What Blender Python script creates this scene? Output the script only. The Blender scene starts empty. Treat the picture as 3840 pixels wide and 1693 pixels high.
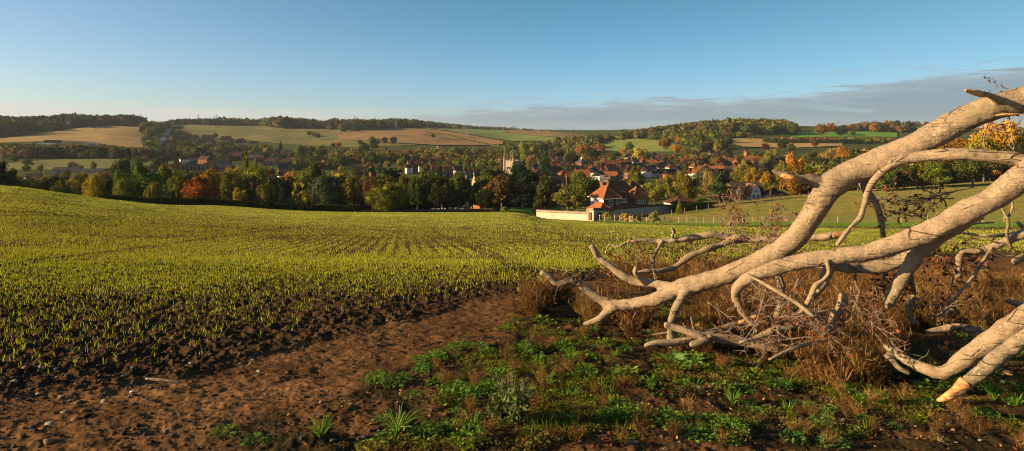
import bpy, math, random
import numpy as np
from mathutils import Vector, Matrix
R = math.radians
SC = bpy.context.scene
COL = SC.collection
F = 610.0; CX = 512.0; HZ = 133.0; CAM = 1.6     # focal length in pixels, principal column, horizon row, eye height
rng = np.random.default_rng(7)
random.seed(7)

# ------------------------------------------------------------------ helpers
def tag(o, label=None, cat=None, group=None, kind=None):
    if label: o['label'] = label
    if cat: o['category'] = cat
    if group: o['group'] = group
    if kind: o['kind'] = kind
    return o

def empty(name, loc, rz=0.0, scale=(1, 1, 1)):
    o = bpy.data.objects.new(name, None); COL.objects.link(o)
    o.location = loc; o.rotation_euler = (0, 0, rz); o.scale = scale
    o.empty_display_size = 0.3
    return o

def link(name, me, parent=None, loc=None, color=None):
    o = bpy.data.objects.new(name, me); COL.objects.link(o)
    if parent is not None: o.parent = parent
    if loc is not None: o.location = loc
    if color is not None: o.color = (*color, 1)
    return o

def npmesh(name, V, faces, mats=(), smooth=False, midx=None, attrs=None, colors=None):
    """V (N,3); faces: one (M,k) array or a list of such arrays"""
    if isinstance(faces, np.ndarray): faces = [faces]
    faces = [np.asarray(f, dtype=np.int32) for f in faces if len(f)]
    me = bpy.data.meshes.new(name)
    V = np.ascontiguousarray(V, dtype=np.float32)
    me.vertices.add(len(V)); me.vertices.foreach_set('co', V.ravel())
    nl = sum(f.size for f in faces); nf = sum(len(f) for f in faces)
    me.loops.add(nl); me.polygons.add(nf)
    me.loops.foreach_set('vertex_index', np.concatenate([f.ravel() for f in faces]))
    tot = np.concatenate([np.full(len(f), f.shape[1], np.int32) for f in faces])
    st = np.concatenate([[0], np.cumsum(tot)[:-1]]).astype(np.int32)
    me.polygons.foreach_set('loop_start', st)
    if smooth: me.polygons.foreach_set('use_smooth', np.ones(nf, bool))
    for m in mats: me.materials.append(m)
    if midx is not None: me.polygons.foreach_set('material_index', np.asarray(midx, np.int32))
    if attrs:
        for k, a in attrs.items():
            at = me.attributes.new(k, 'FLOAT', 'POINT'); at.data.foreach_set('value', np.asarray(a, np.float32))
    if colors is not None:
        at = me.attributes.new('col', 'FLOAT_COLOR', 'POINT')
        c = np.ones((len(V), 4), np.float32); c[:, :3] = colors
        at.data.foreach_set('color', c.ravel())
    me.update(calc_edges=True)
    return me

class MB:
    """collects simple solids into one mesh"""
    def __init__(s): s.v = []; s.f = []; s.m = []
    def add(s, vs, fs, m=0):
        b = len(s.v); s.v += [tuple(v) for v in vs]
        for f in fs: s.f.append(tuple(b + i for i in f)); s.m.append(m)
        return s
    def box(s, x0, x1, y0, y1, z0, z1, m=0):
        vs = [(x0,y0,z0),(x1,y0,z0),(x1,y1,z0),(x0,y1,z0),(x0,y0,z1),(x1,y0,z1),(x1,y1,z1),(x0,y1,z1)]
        return s.add(vs, [(3,2,1,0),(4,5,6,7),(0,1,5,4),(1,2,6,5),(2,3,7,6),(3,0,4,7)], m)
    def bar(s, a, b, r, m=0, n=4, r2=None):
        a = Vector(a); b = Vector(b); d = (b - a).normalized()
        u = d.orthogonal().normalized(); w = d.cross(u); r2 = r if r2 is None else r2
        vs = []
        for p, rr in ((a, r), (b, r2)):
            for i in range(n):
                t = 2*math.pi*(i+.5)/n; vs.append(p + (u*math.cos(t) + w*math.sin(t))*rr)
        fs = [(i, (i+1) % n, n+(i+1) % n, n+i) for i in range(n)] + [tuple(range(n))[::-1], tuple(range(n, 2*n))]
        return s.add(vs, fs, m)
    def lathe(s, prof, n=12, c=(0, 0), m=0):
        vs = []
        for r, z in prof:
            for i in range(n):
                t = 2*math.pi*i/n; vs.append((c[0]+r*math.cos(t), c[1]+r*math.sin(t), z))
        fs = []
        for k in range(len(prof)-1):
            for i in range(n): fs.append((k*n+i, k*n+(i+1) % n, (k+1)*n+(i+1) % n, (k+1)*n+i))
        fs.append(tuple(range(n))[::-1]); fs.append(tuple(range((len(prof)-1)*n, len(prof)*n)))
        return s.add(vs, fs, m)
    def mesh(s, name, mats, smooth=False):
        me = bpy.data.meshes.new(name); me.from_pydata(s.v, [], s.f); me.update()
        for m in mats: me.materials.append(m)
        me.polygons.foreach_set('material_index', s.m)
        if smooth: me.polygons.foreach_set('use_smooth', [True]*len(s.f))
        return me

# ------------------------------------------------------------------ noise
def vnoise(x, y, seed=0):
    xi = np.floor(x).astype(np.int64); yi = np.floor(y).astype(np.int64)
    fx = x - xi; fy = y - yi
    fx = fx*fx*(3-2*fx); fy = fy*fy*(3-2*fy)
    def h(a, b):
        n = (a*374761393 + b*668265263 + seed*1442695041) & 0xffffffff
        n = ((n ^ (n >> 13))*1274126177) & 0xffffffff
        return ((n ^ (n >> 16)) & 0xffff)/65535.0
    return (h(xi, yi)*(1-fx)+h(xi+1, yi)*fx)*(1-fy) + (h(xi, yi+1)*(1-fx)+h(xi+1, yi+1)*fx)*fy
def fbm(x, y, o=4, seed=0):
    s = 0; a = .5; t = 0
    for i in range(o):
        s = s + a*vnoise(x*2**i, y*2**i, seed+i*17); t += a; a *= .5
    return s/t
def sstep(a, b, x):
    t = np.clip((x-a)/(b-a), 0, 1); return t*t*(3-2*t)

# ------------------------------------------------------------------ terrain
YK = np.array([.8,2,4,7,12,20,35,55,80,110,140,170,200,260,350,450,600,800,1000,1250,1600,2200,3200,5000,9000.])
PK = np.array([-900,-300,0,100,200,300,400,512,550,600,700,800,900,1024,1400,1900.])
TB = {
-300:[-.1,-.24,-.45,-.75,-1.1,-1.6,-2.3,-3.2,-4.4,-5.6,-12,-17,-21,-28,-32,-32,-27,-14,0,16,26,28,25,20,15],
0:[-.1,-.24,-.46,-.8,-1.3,-2.0,-3.1,-4.6,-6.1,-8.1,-14,-19,-22,-30,-33,-32,-26,-15,-2,15,26,28,25,20,15],
100:[-.1,-.24,-.47,-.82,-1.38,-2.2,-3.8,-5.9,-8.1,-10.4,-15,-20,-24,-31,-34,-33,-27,-17,-2,15,24,26,24,20,15],
200:[-.1,-.24,-.48,-.84,-1.42,-2.35,-4.2,-6.7,-9.3,-12,-14.9,-20,-25,-32,-34,-34,-32,-26,-18,2,22,24,22,18,15],
300:[-.1,-.24,-.48,-.84,-1.45,-2.4,-4.5,-7,-10,-13,-16.3,-20.3,-25,-32,-34,-34,-32,-28,-20,-4,16,22,20,16,12],
400:[-.1,-.24,-.48,-.84,-1.45,-2.45,-4.6,-7.1,-10.1,-13.4,-16.9,-20.4,-24,-31,-34,-34,-32,-29,-18,-2,14,18,18,14,12],
512:[-.1,-.24,-.48,-.84,-1.45,-2.45,-4.6,-7.1,-10.1,-13.5,-17,-20.5,-23,-29,-33,-34,-33,-30,-23,-12,1,10,13,13,10],
550:[-.1,-.24,-.49,-.86,-1.48,-2.5,-4.7,-7.3,-10.5,-14.4,-18.7,-22.1,-24,-28,-32.5,-33.5,-33,-29.5,-21.5,-10,2.5,10,12.5,13,10],
600:[-.1,-.24,-.5,-.88,-1.52,-2.6,-4.8,-7.5,-11.2,-15.2,-19.0,-22,-23.5,-27.5,-32,-34,-33,-29,-20,-8,4,10,12,13,10],
700:[-.1,-.25,-.53,-.98,-1.7,-2.9,-5.1,-8,-11.5,-15.2,-18.6,-20.1,-22.3,-26,-31,-33,-31,-20,-4,10,16,14,12,10,8],
800:[-.1,-.26,-.56,-1.08,-1.85,-3.1,-5.4,-8.2,-11.8,-15.4,-17,-18.7,-19.5,-24,-30,-32,-30,-20,-6,12,18,14,12,10,8],
900:[-.1,-.27,-.58,-1.12,-1.92,-3.25,-5.5,-8.3,-11.8,-15.1,-16.8,-17,-17.2,-21,-27,-29,-27,-18,-8,6,12,12,10,10,8],
1024:[-.1,-.28,-.6,-1.15,-1.96,-3.28,-5.57,-8.3,-11.7,-15,-16,-15.9,-15.3,-17,-22,-25,-22,-14,-5,6,14,14,12,10,8],
}
TB[-900] = TB[-300]; TB[1400] = TB[1024]; TB[1900] = TB[1024]
ZK = np.array([TB[int(p)] for p in PK])
def pchip(x, y, xn):
    """y (..., n) along last axis"""
    h = np.diff(x); d = np.diff(y, axis=-1)/h
    m = np.zeros_like(y)
    w1 = 2*h[1:]+h[:-1]; w2 = h[1:]+2*h[:-1]
    with np.errstate(divide='ignore', invalid='ignore'):
        mm = (w1+w2)/(w1/d[..., :-1]+w2/d[..., 1:])
    m[..., 1:-1] = np.where(d[..., :-1]*d[..., 1:] > 0, mm, 0)
    m[..., 0] = d[..., 0]; m[..., -1] = d[..., -1]
    i = np.clip(np.searchsorted(x, xn)-1, 0, len(x)-2)
    t = (xn-x[i])/h[i]; t2 = t*t; t3 = t2*t
    return ((2*t3-3*t2+1)*y[..., i]+(t3-2*t2+t)*h[i]*m[..., i]+(-2*t3+3*t2)*y[..., i+1]+(t3-t2)*h[i]*m[..., i+1])
LY = np.linspace(math.log(.8), math.log(9000), 900)
PG = np.arange(-900, 1901, 4.0)
_a = pchip(np.log(YK), ZK, LY)               # (cols, 900)
TG = pchip(PK, _a.T.copy(), PG).T            # (PG, LY)
# gentle rolls across the crop field
_PP, _YY = np.meshgrid(PG, np.exp(LY), indexing='ij')
_XX = (_PP-CX)/F*_YY
TG = TG + (fbm(_XX/26+3, _YY/26, 2, 5)-.5)*1.1*sstep(18, 50, _YY)*(1-sstep(110, 160, _YY)) \
        + (fbm(_XX/90+3, _YY/90, 3, 9)-.5)*10*sstep(700, 1100, _YY)
def T(px, Y):
    px = np.clip(np.asarray(px, float), -900, 1899.9); Y = np.clip(np.asarray(Y, float), .81, 8990)
    a = (px+900)/4.0; b = (np.log(Y)-LY[0])/(LY[1]-LY[0])
    i = np.clip(a.astype(int), 0, len(PG)-2); j = np.clip(b.astype(int), 0, len(LY)-2)
    a = a-i; b = b-j
    return (TG[i, j]*(1-a)+TG[i+1, j]*a)*(1-b)+(TG[i, j+1]*(1-a)+TG[i+1, j+1]*a)*b
def G(x, y):
    return T(np.asarray(x, float)/np.asarray(y, float)*F+CX, y)
def wx(px, Y): return (px-CX)/F*Y
def wz(row, Y): return CAM-(row-HZ)/F*Y
def gp(px, Y): return Vector((wx(px, Y), Y, float(T(px, Y))))
def hit(px, row, Y0=3.0, Y1=7000.0):
    ys = np.exp(np.linspace(math.log(Y0), math.log(Y1), 700))
    rr = HZ+F*(CAM-T(np.full(700, px), ys))/ys
    k = np.nonzero(rr <= row)[0]
    return float(ys[k[0]]) if len(k) else float(Y1)
def yscan(px, row, need, Y0=230., Y1=2600.):
    """first distance at which something `need`(Y) metres tall has its top at this row and its foot on the ground"""
    ys = np.exp(np.linspace(math.log(Y0), math.log(Y1), 500))
    f = wz(row, ys)-T(np.full(500, px), ys)-need(ys)
    k = np.nonzero(f <= 0)[0]
    return float(ys[k[0]]) if len(k) else float(ys[np.argmin(f)])
# edges of the crop field, the footpath and the weedy verge, as (column, depth) curves on the ground
def curve(pts): 
    p = sorted((a, hit(a, b)) for a, b in pts)
    xs = np.array([q[0] for q in p]); ys = np.log(np.array([q[1] for q in p]))
    return lambda px: np.exp(np.interp(px, xs, ys))
FIELD_NEAR = curve([(-500,470),(-200,432),(0,404),(100,390),(200,374),(290,352),(360,332),(430,315),(480,303),(530,296),(560,288),(640,273),(800,260),(1024,255),(1300,254)])
PATH_NEAR = curve([(-500,540),(0,485),(150,462),(240,432),(330,396),(400,364),(460,344),(505,324),(522,309),(533,297),(1300,256)])
DEADW = curve([(500,345),(533,306),(560,290),(640,274),(800,261),(1024,256),(1300,255)])

# ------------------------------------------------------------------ materials
def newmat(name):
    m = bpy.data.materials.new(name); m.use_nodes = True
    nt = m.node_tree; nt.nodes.clear()
    out = nt.nodes.new('ShaderNodeOutputMaterial')
    return m, nt, out
def nd(nt, t, **k):
    n = nt.nodes.new(t)
    for a, v in k.items():
        if a.startswith('i_'):
            key = a[2:]; key = int(key) if key.isdigit() else key.replace('_', ' ')
            n.inputs[key].default_value = v
        else: setattr(n, a, v)
    return n
def lk(nt, a, b): nt.links.new(a, b)
def mth(nt, op, a, b=None, c=None, clamp=False):
    n = nt.nodes.new('ShaderNodeMath'); n.operation = op; n.use_clamp = clamp
    for i, v in enumerate((a, b, c)):
        if v is None: continue
        if hasattr(v, 'is_linked') or hasattr(v, 'links'): nt.links.new(v, n.inputs[i])
        else: n.inputs[i].default_value = v
    return n.outputs[0]
def mixc(nt, f, a, b, mode='MIX'):
    n = nt.nodes.new('ShaderNodeMix'); n.data_type = 'RGBA'; n.blend_type = mode
    for s, v in ((n.inputs[0], f), (n.inputs[6], a), (n.inputs[7], b)):
        if isinstance(v, bpy.types.NodeSocket): nt.links.new(v, s)
        elif isinstance(v, (tuple, list)): s.default_value = (*v[:3], 1)
        else: s.default_value = v
    return n.outputs[2]
def noise(nt, scale, detail=3, vec=None, rough=.5, coord='Object', dist=0):
    n = nd(nt, 'ShaderNodeTexNoise', i_Scale=scale, i_Detail=detail, i_Roughness=rough, i_Distortion=dist)
    if vec is None:
        tc = nt.nodes.new('ShaderNodeTexCoord'); vec = tc.outputs[coord]
    nt.links.new(vec, n.inputs['Vector'])
    return n.outputs['Fac']
def ramp(nt, fac, stops):
    n = nt.nodes.new('ShaderNodeValToRGB'); e = n.color_ramp.elements
    while len(e) > 1: e.remove(e[-1])
    e[0].position = stops[0][0]; e[0].color = (*stops[0][1], 1)
    for p, c in stops[1:]:
        x = e.new(p); x.color = (*c, 1)
    nt.links.new(fac, n.inputs[0]); return n.outputs[0]
def mr(nt, v, a, b, c=0., d=1.):
    n = nt.nodes.new('ShaderNodeMapRange'); nt.links.new(v, n.inputs[0])
    for i, x in enumerate((a, b, c, d)): n.inputs[i+1].default_value = x
    return n.outputs[0]
def bsdf(nt, out, col, rough=.8, bump=None, bs=.4, bd=.05, spec=.3, trans=0.0, tcol=None):
    p = nt.nodes.new('ShaderNodeBsdfPrincipled')
    if isinstance(col, bpy.types.NodeSocket): nt.links.new(col, p.inputs['Base Color'])
    else: p.inputs['Base Color'].default_value = (*col, 1)
    if isinstance(rough, bpy.types.NodeSocket): nt.links.new(rough, p.inputs['Roughness'])
    else: p.inputs['Roughness'].default_value = rough
    p.inputs['Specular IOR Level'].default_value = spec
    if bump is not None:
        b = nd(nt, 'ShaderNodeBump', i_Strength=bs, i_Distance=bd)
        nt.links.new(bump, b.inputs['Height']); nt.links.new(b.outputs[0], p.inputs['Normal'])
    sh = p.outputs[0]
    if trans > 0:
        t = nt.nodes.new('ShaderNodeBsdfTranslucent')
        c = tcol if tcol is not None else col
        if isinstance(c, bpy.types.NodeSocket): nt.links.new(c, t.inputs[0])
        else: t.inputs[0].default_value = (*c, 1)
        mx = nt.nodes.new('ShaderNodeMixShader'); mx.inputs[0].default_value = trans
        nt.links.new(sh, mx.inputs[1]); nt.links.new(t.outputs[0], mx.inputs[2]); sh = mx.outputs[0]
    nt.links.new(sh, out.inputs[0])
    return p
def simple(name, col, rough=.8, var=.25, scale=6, bs=.3, bd=.03, spec=.3):
    m, nt, out = newmat(name)
    n = noise(nt, scale, 5)
    c = mixc(nt, mr(nt, n, .3, .7), tuple(x*(1-var) for x in col), tuple(min(1, x*(1+var)) for x in col))
    bsdf(nt, out, c, rough, n, bs, bd, spec); return m
def objcol(name, var=.35, scale=1.2, rough=.85, kind='plain', trans=0):
    """base colour comes from the object's own colour, with weathering on top"""
    m, nt, out = newmat(name)
    oi = nt.nodes.new('ShaderNodeObjectInfo')
    n = noise(nt, scale, 4)
    c = mixc(nt, mr(nt, n, .3, .7), (1-var,)*3, (1+var,)*3)
    c = mixc(nt, 1.0, oi.outputs['Color'], c, 'MULTIPLY')
    bump = n
    if kind == 'tile':
        tc = nt.nodes.new('ShaderNodeTexCoord')
        w = nd(nt, 'ShaderNodeTexWave', i_Scale=3.2, i_Distortion=1.5, i_Detail=2.0, bands_direction='Z')
        lk(nt, tc.outputs['Object'], w.inputs['Vector'])
        n2 = noise(nt, 9, 2)
        c = mixc(nt, mr(nt, n2, .45, .7), c, mixc(nt, 1.0, c, (.55, .5, .45), 'MULTIPLY'))
        n3 = noise(nt, .6, 3)
        c = mixc(nt, mr(nt, n3, .55, .75, 0, .45), c, (.12, .10, .04))
        bump = w.outputs['Fac']
    if kind == 'brick':
        n2 = noise(nt, 14, 2)
        c = mixc(nt, mr(nt, n2, .4, .65), mixc(nt, 1.0, c, (.7, .62, .6), 'MULTIPLY'), c)
    bsdf(nt, out, c, rough, bump, .3, .03, .08, trans); return m
M = {}
M['render'] = objcol('painted_render', .08, .7, .8)
M['brick'] = objcol('brickwork', .18, .8, .9, 'brick')
M['tile'] = objcol('roof_tiles', .25, .9, .85, 'tile')
M['white'] = simple('white_paint', (.78, .77, .74), .5, .06)
M['glass'] = simple('window_glass', (.03, .035, .045), .12, .2, spec=.6)
M['wood'] = simple('weathered_wood', (.20, .14, .09), .8, .35, 5)
M['post'] = simple('pale_fence_wood', (.42, .30, .18), .8, .3, 8)
M['wire'] = simple('galvanised_wire', (.25, .25, .25), .5, .1)
M['steel'] = simple('pylon_steel', (.22, .23, .25), .6, .15)
M['dark'] = simple('dark_timber', (.035, .028, .022), .8, .3)
M['lead'] = simple('lead_sheet', (.14, .15, .16), .6, .2)
M['door'] = simple('brown_door', (.12, .05, .03), .6, .2)
M['asphalt'] = simple('asphalt', (.06, .06, .062), .85, .2, .5)
M['gravestone'] = simple('gravestone', (.24, .22, .18), .85, .3, 3)
# flint and stone
def stone_mat(name, a, b, mortar, scale):
    m, nt, out = newmat(name)
    v = nd(nt, 'ShaderNodeTexVoronoi', i_Scale=scale); tc = nt.nodes.new('ShaderNodeTexCoord')
    lk(nt, tc.outputs['Object'], v.inputs['Vector'])
    c = ramp(nt, mr(nt, v.outputs['Color'], 0, 1), [(0, a), (.5, b), (1, tuple(x*1.25 for x in a))])
    c = mixc(nt, mr(nt, v.outputs['Distance'], .35, .6), c, mortar)
    n = noise(nt, .5, 3)
    c = mixc(nt, mr(nt, n, .45, .75, 0, .5), c, tuple(x*.5 for x in b))
    bsdf(nt, out, c, .9, v.outputs['Distance'], .5, .05); return m
M['flint'] = stone_mat('flint_wall', (.36, .28, .20), (.48, .37, .27), (.52, .42, .30), 5)
M['churchstone'] = stone_mat('church_flint', (.34, .26, .17), (.28, .21, .14), (.38, .29, .19), 2.2)
# foliage whose colour is the object's colour
def foliage(name, attr=False, trans=.22, var=.5, scale=.8):
    m, nt, out = newmat(name)
    if attr:
        a = nd(nt, 'ShaderNodeAttribute', attribute_name='col'); base = a.outputs['Color']
        c = base
        p = nt.nodes.new('ShaderNodeBsdfDiffuse'); lk(nt, c, p.inputs[0])
    else:
        oi = nt.nodes.new('ShaderNodeObjectInfo'); base = oi.outputs['Color']
        n = noise(nt, 5.0, 2)
        a = nd(nt, 'ShaderNodeAttribute', attribute_name='tone')
        f = mth(nt, 'MULTIPLY', mr(nt, n, .3, .7, .6, 1.4), a.outputs['Fac'])
        cmb = nt.nodes.new('ShaderNodeCombineColor')
        for i in range(3): lk(nt, f, cmb.inputs[i])
        c = mixc(nt, 1.0, base, cmb.outputs[0], 'MULTIPLY')
        p = nt.nodes.new('ShaderNodeBsdfDiffuse'); lk(nt, c, p.inputs[0])
    t = nt.nodes.new('ShaderNodeBsdfTranslucent')
    lk(nt, mixc(nt, 1.0, c, (1.25, 1.2, .6), 'MULTIPLY'), t.inputs[0])
    mx = nt.nodes.new('ShaderNodeMixShader'); mx.inputs[0].default_value = trans
    lk(nt, p.outputs[0], mx.inputs[1]); lk(nt, t.outputs[0], mx.inputs[2]); lk(nt, mx.outputs[0], out.inputs[0])
    return m
M['leaf'] = foliage('tree_foliage', trans=.12)
M['leafattr'] = foliage('plant_foliage', True, .3)
M['woodland'] = foliage('woodland_foliage', True, .08)
M['stalk'] = foliage('dead_stalks', True, .15)
m, nt, out = newmat('tree_bark'); n = noise(nt, 8, 4)
bsdf(nt, out, mixc(nt, n, (.07, .055, .04), (.22, .18, .13)), .9, n, .5, .02); M['treebark'] = m

# weathered beech bark of the fallen limbs
m, nt, out = newmat('beech_bark')
tc = nt.nodes.new('ShaderNodeTexCoord')
mp = nd(nt, 'ShaderNodeMapping'); mp.inputs['Rotation'].default_value = (0, R(24), 0); mp.inputs['Scale'].default_value = (.22, 1.0, 2.3)
lk(nt, tc.outputs['Object'], mp.inputs[0])
n1 = noise(nt, 2.2, 4, tc.outputs['Object'])
n2 = noise(nt, 16, 5, mp.outputs[0], .62, dist=.6)
n3 = noise(nt, 55, 3, tc.outputs['Object'])
c = ramp(nt, n1, [(.3, (.27, .180, .100)), (.5, (.37, .265, .160)), (.7, (.31, .218, .135))])
c = mixc(nt, mth(nt, 'MULTIPLY', mr(nt, n2, .50, .60, 0, .85), mr(nt, noise(nt, 1.3, 3, tc.outputs['Object']), .46, .66, .12, 1)), c, (.10, .068, .042))
c = mixc(nt, mr(nt, n3, .35, .6, .45, 0), c, (.13, .09, .06))
n5 = noise(nt, 1.1, 3, tc.outputs['Object'])
c = mixc(nt, mr(nt, n5, .52, .66, 0, .55), c, (.16, .135, .07))
n6 = noise(nt, 6, 5, tc.outputs['Object'], .7)
c = mixc(nt, mr(nt, n6, .50, .64, 0, .5), c, (.17, .115, .07))       # algae
# long splits in the bark
mp2 = nd(nt, 'ShaderNodeMapping'); mp2.inputs['Rotation'].default_value = (0, R(27), 0); mp2.inputs['Scale'].default_value = (.5, 2.2, 5.0)
lk(nt, tc.outputs['Object'], mp2.inputs[0])
vo = nd(nt, 'ShaderNodeTexVoronoi', feature='DISTANCE_TO_EDGE', i_Scale=1.5)
ds = mixc(nt, .1, mp2.outputs[0], nd(nt, 'ShaderNodeTexNoise', i_Scale=4.0).outputs['Color'])
lk(nt, ds, vo.inputs['Vector'])
crack = mth(nt, 'MULTIPLY', mr(nt, vo.outputs['Distance'], .003, .018, 1, 0), mr(nt, noise(nt, 2.6, 3, tc.outputs['Object']), .50, .57))
c = mixc(nt, mth(nt, 'MULTIPLY', crack, .7), c, (.05, .03, .02))
# pale lichen
vl = nd(nt, 'ShaderNodeTexVoronoi', i_Scale=26.0); lk(nt, tc.outputs['Object'], vl.inputs['Vector'])
n4 = noise(nt, 3.0, 2, tc.outputs['Object'])
li = mth(nt, 'MULTIPLY', mr(nt, vl.outputs['Distance'], .16, .24, 1, 0), mr(nt, n4, .53, .6))
c = mixc(nt, mth(nt, 'MULTIPLY', li, .75), c, (.50, .45, .30))
h = mth(nt, 'ADD', mth(nt, 'MULTIPLY', n2, -.65), mth(nt, 'ADD', mth(nt, 'MULTIPLY', n3, .25), mth(nt, 'MULTIPLY', crack, -.8)))
bsdf(nt, out, c, .75, h, 1.0, .022, .2); M['beech'] = m
m, nt, out = newmat('exposed_wood')
tc = nt.nodes.new('ShaderNodeTexCoord'); mp = nd(nt, 'ShaderNodeMapping'); mp.inputs['Scale'].default_value = (3, 20, 20); lk(nt, tc.outputs['Object'], mp.inputs[0])
n = noise(nt, 2, 4, mp.outputs[0]); bsdf(nt, out, ramp(nt, n, [(.3, (.30, .12, .04)), (.6, (.62, .32, .12)), (.8, (.7, .45, .22))]), .8, n, .8, .02); M['raw'] = m
M['twig'] = simple('twig_bark', (.22, .15, .10), .8, .4, 20)
M['deadleaf'] = simple('withered_leaf', (.22, .07, .03), .7, .4, 6)
M['lichen'] = simple('lichen', (.42, .39, .27), .9, .2, 30)
# ------------------------------------------------------------------ the ground
FE = curve([]) if False else None
_fp = np.array([-900,-300,0,100,200,300,400,512,536,593,650,700,800,900,1024,1400,1900.])
_fy = np.array([100,104,108,122,142,158,166,173,168,149,122,115,109,105,103,100,100.])
def FAR(px): return np.interp(px, _fp, _fy)
# row -> depth lookup for the near hillside
_lr = np.arange(184, 470, .5); _lp = np.arange(-400, 1425, 8.0)
_lt = np.zeros((len(_lp), len(_lr)))
_ys = np.exp(np.linspace(math.log(2.2), math.log(175), 900))
for i, p in enumerate(_lp):
    yy = _ys[_ys <= FAR(p)]; rr = HZ+F*(CAM-T(np.full(len(yy), p), yy))/yy
    rr = np.minimum.accumulate(rr)
    _lt[i] = np.interp(-_lr, -rr, yy)
def DY(px, row):
    a = np.clip((np.asarray(px)+400)/8, 0, len(_lp)-1.001); b = np.clip((np.asarray(row)-184)/.5, 0, len(_lr)-1.001)
    i = a.astype(int); j = b.astype(int); a = a-i; b = b-j
    return (_lt[i, j]*(1-a)+_lt[i+1, j]*a)*(1-b)+(_lt[i, j+1]*(1-a)+_lt[i+1, j+1]*a)*b

SOIL = np.array([.054, .031, .016]); PATHC = np.array([.145, .073, .031]); VERGE = np.array([.045, .032, .014])
def micro(x, y, px):
    """height detail of clods, ruts and footprints, and how much of each kind of ground there is"""
    fe = FIELD_NEAR(px); pe = PATH_NEAR(px); wob = (fbm(x*1.3, y*1.3, 3, 3)-.5)*.35
    ly = np.log(y)
    field = sstep(-.03, .05, ly-np.log(fe)+wob*.22)
    verge = sstep(-.04, .06, np.log(pe)-ly+wob*.35)
    path = np.clip(1-field-verge, 0, 1)
    cl = fbm(x*9, y*9, 4, 11); cl2 = vnoise(x*26, y*26, 5); cl3 = vnoise(x*14+7, y*14, 8); cl4 = vnoise(x*55, y*55, 9); cl5 = vnoise(x*32+3, y*32, 19)
    ridge = np.sin((ly-np.log(fe))*26+fbm(x*.8, y*.8, 2, 4)*5)
    clod = (cl-.5)*.085+np.maximum(cl3-.55, 0)*.09+cl2*.018+cl4*.008+np.maximum(cl5-.5, 0)*.035+ridge*.016*np.exp(-np.maximum(ly-np.log(fe), 0)*3)
    soft = (fbm(x*2.2, y*2.2, 3, 21)-.5)*.05+(vnoise(x*16, y*22, 6)-.5)*.012+(fbm(x*7+y*3, y*12-x*2, 4, 31)-.5)*.040+cl4*.004+np.maximum(cl5-.72, 0)*.03
    rough = (fbm(x*5, y*5, 4, 41)-.5)*.075+cl2*.012+cl4*.006
    return field*clod+path*soft+verge*rough+.02*field, field, path, verge
# near sheet
npx = np.concatenate([np.arange(-640, -170, 3.6), np.arange(-170, 1195, 1.15), np.arange(1195, 1660, 3.6)]); nyy = np.exp(np.linspace(math.log(3.3), math.log(19), 460))
PX, YY = np.meshgrid(npx, nyy); X = (PX-CX)/F*YY; Z = T(PX, YY)
dz, fi, pa, ve = micro(X, YY, PX)
fade = np.clip((19-YY)/3, 0, 1)*np.clip((PX+640)/20, 0, 1)*np.clip((1660-PX)/20, 0, 1)
Z = Z+dz*np.clip(fade*1.5, 0, 1)-.10*(1-fade)
pat = fbm(X*1.7, YY*1.7, 4, 51)
c = SOIL*(.45+1.3*fbm(X*16, YY*16, 3, 61))[..., None]*fi[..., None]
c = c+PATHC*((.35+1.25*pat)*(.55+.9*fbm(X*16, YY*24, 3, 63)))[..., None]*pa[..., None]
vv = sstep(.42, .6, fbm(X*2.5+9, YY*2.5, 3, 71))
c = c+(VERGE[None, None]*(1-vv[..., None])+PATHC*.75*vv[..., None])*ve[..., None]
def gridfaces(nr, nc):
    i = np.arange(nr*nc).reshape(nr, nc)
    return np.stack([i[:-1, :-1], i[:-1, 1:], i[1:, 1:], i[1:, :-1]], -1).reshape(-1, 4)
def groundmat(name, sc1, bs, bd):
    m, nt, out = newmat(name)
    a = nd(nt, 'ShaderNodeAttribute', attribute_name='col')
    n = noise(nt, sc1, 6, rough=.65); n2 = noise(nt, sc1*5, 3)
    cmb = nt.nodes.new('ShaderNodeCombineColor'); f = mth(nt, 'MULTIPLY', mr(nt, n, .3, .7, .6, 1.4), mr(nt, n2, .3, .7, .75, 1.25))
    for i in range(3): lk(nt, f, cmb.inputs[i])
    c = mixc(nt, 1.0, a.outputs['Color'], cmb.outputs[0], 'MULTIPLY')
    bsdf(nt, out, c, 1.0, n, bs, bd, .0); return m
M['soil'] = groundmat('tilled_soil', 30, .8, .010)
M['land'] = groundmat('open_land', .35, .4, .15)
me = npmesh('ground', np.stack([X, YY, Z], -1).reshape(-1, 3), gridfaces(*X.shape), [M['soil']], True, colors=c.reshape(-1, 3))
tag(link('ground', me), kind='structure')
NEAR_T = None
def surf(x, y):
    """ground height including clods (near sheet)"""
    px = x/y*F+CX
    return T(px, y)+micro(x, y, px)[0]*np.clip((19-y)/2, 0, 1)

# far sheet
fpx = np.concatenate([np.arange(-900, -60, 14), np.arange(-60, 1090, 3.0), np.arange(1090, 1901, 14)])
fyy = np.exp(np.concatenate([np.linspace(math.log(.82), math.log(14), 40)[:-1], np.linspace(math.log(14), math.log(260), 420)[:-1], np.linspace(math.log(260), math.log(8800), 260)]))
PX, YY = np.meshgrid(fpx, fyy); X = (PX-CX)/F*YY; Z = T(PX, YY)
inn = sstep(19, 16.5, YY)*sstep(3.2, 3.6, YY)*sstep(-170, -130, PX)*(1-sstep(1160, 1195, PX))
Z = Z-.22*np.clip((17.5-YY)/1.2, 0, 1)*(YY > 3.5)*(PX > -625)*(PX < 1640)
fe = FIELD_NEAR(PX); far = FAR(PX)
g = fbm(X/9, YY/9, 4, 81); g2 = fbm(X*.9, YY*.9, 3, 83)
col = np.zeros(X.shape+(3,)); 
land = np.array([.07, .08, .024])
col[:] = land*(.7+.6*g)[..., None]
grass = np.array([.065, .12, .02])
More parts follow.
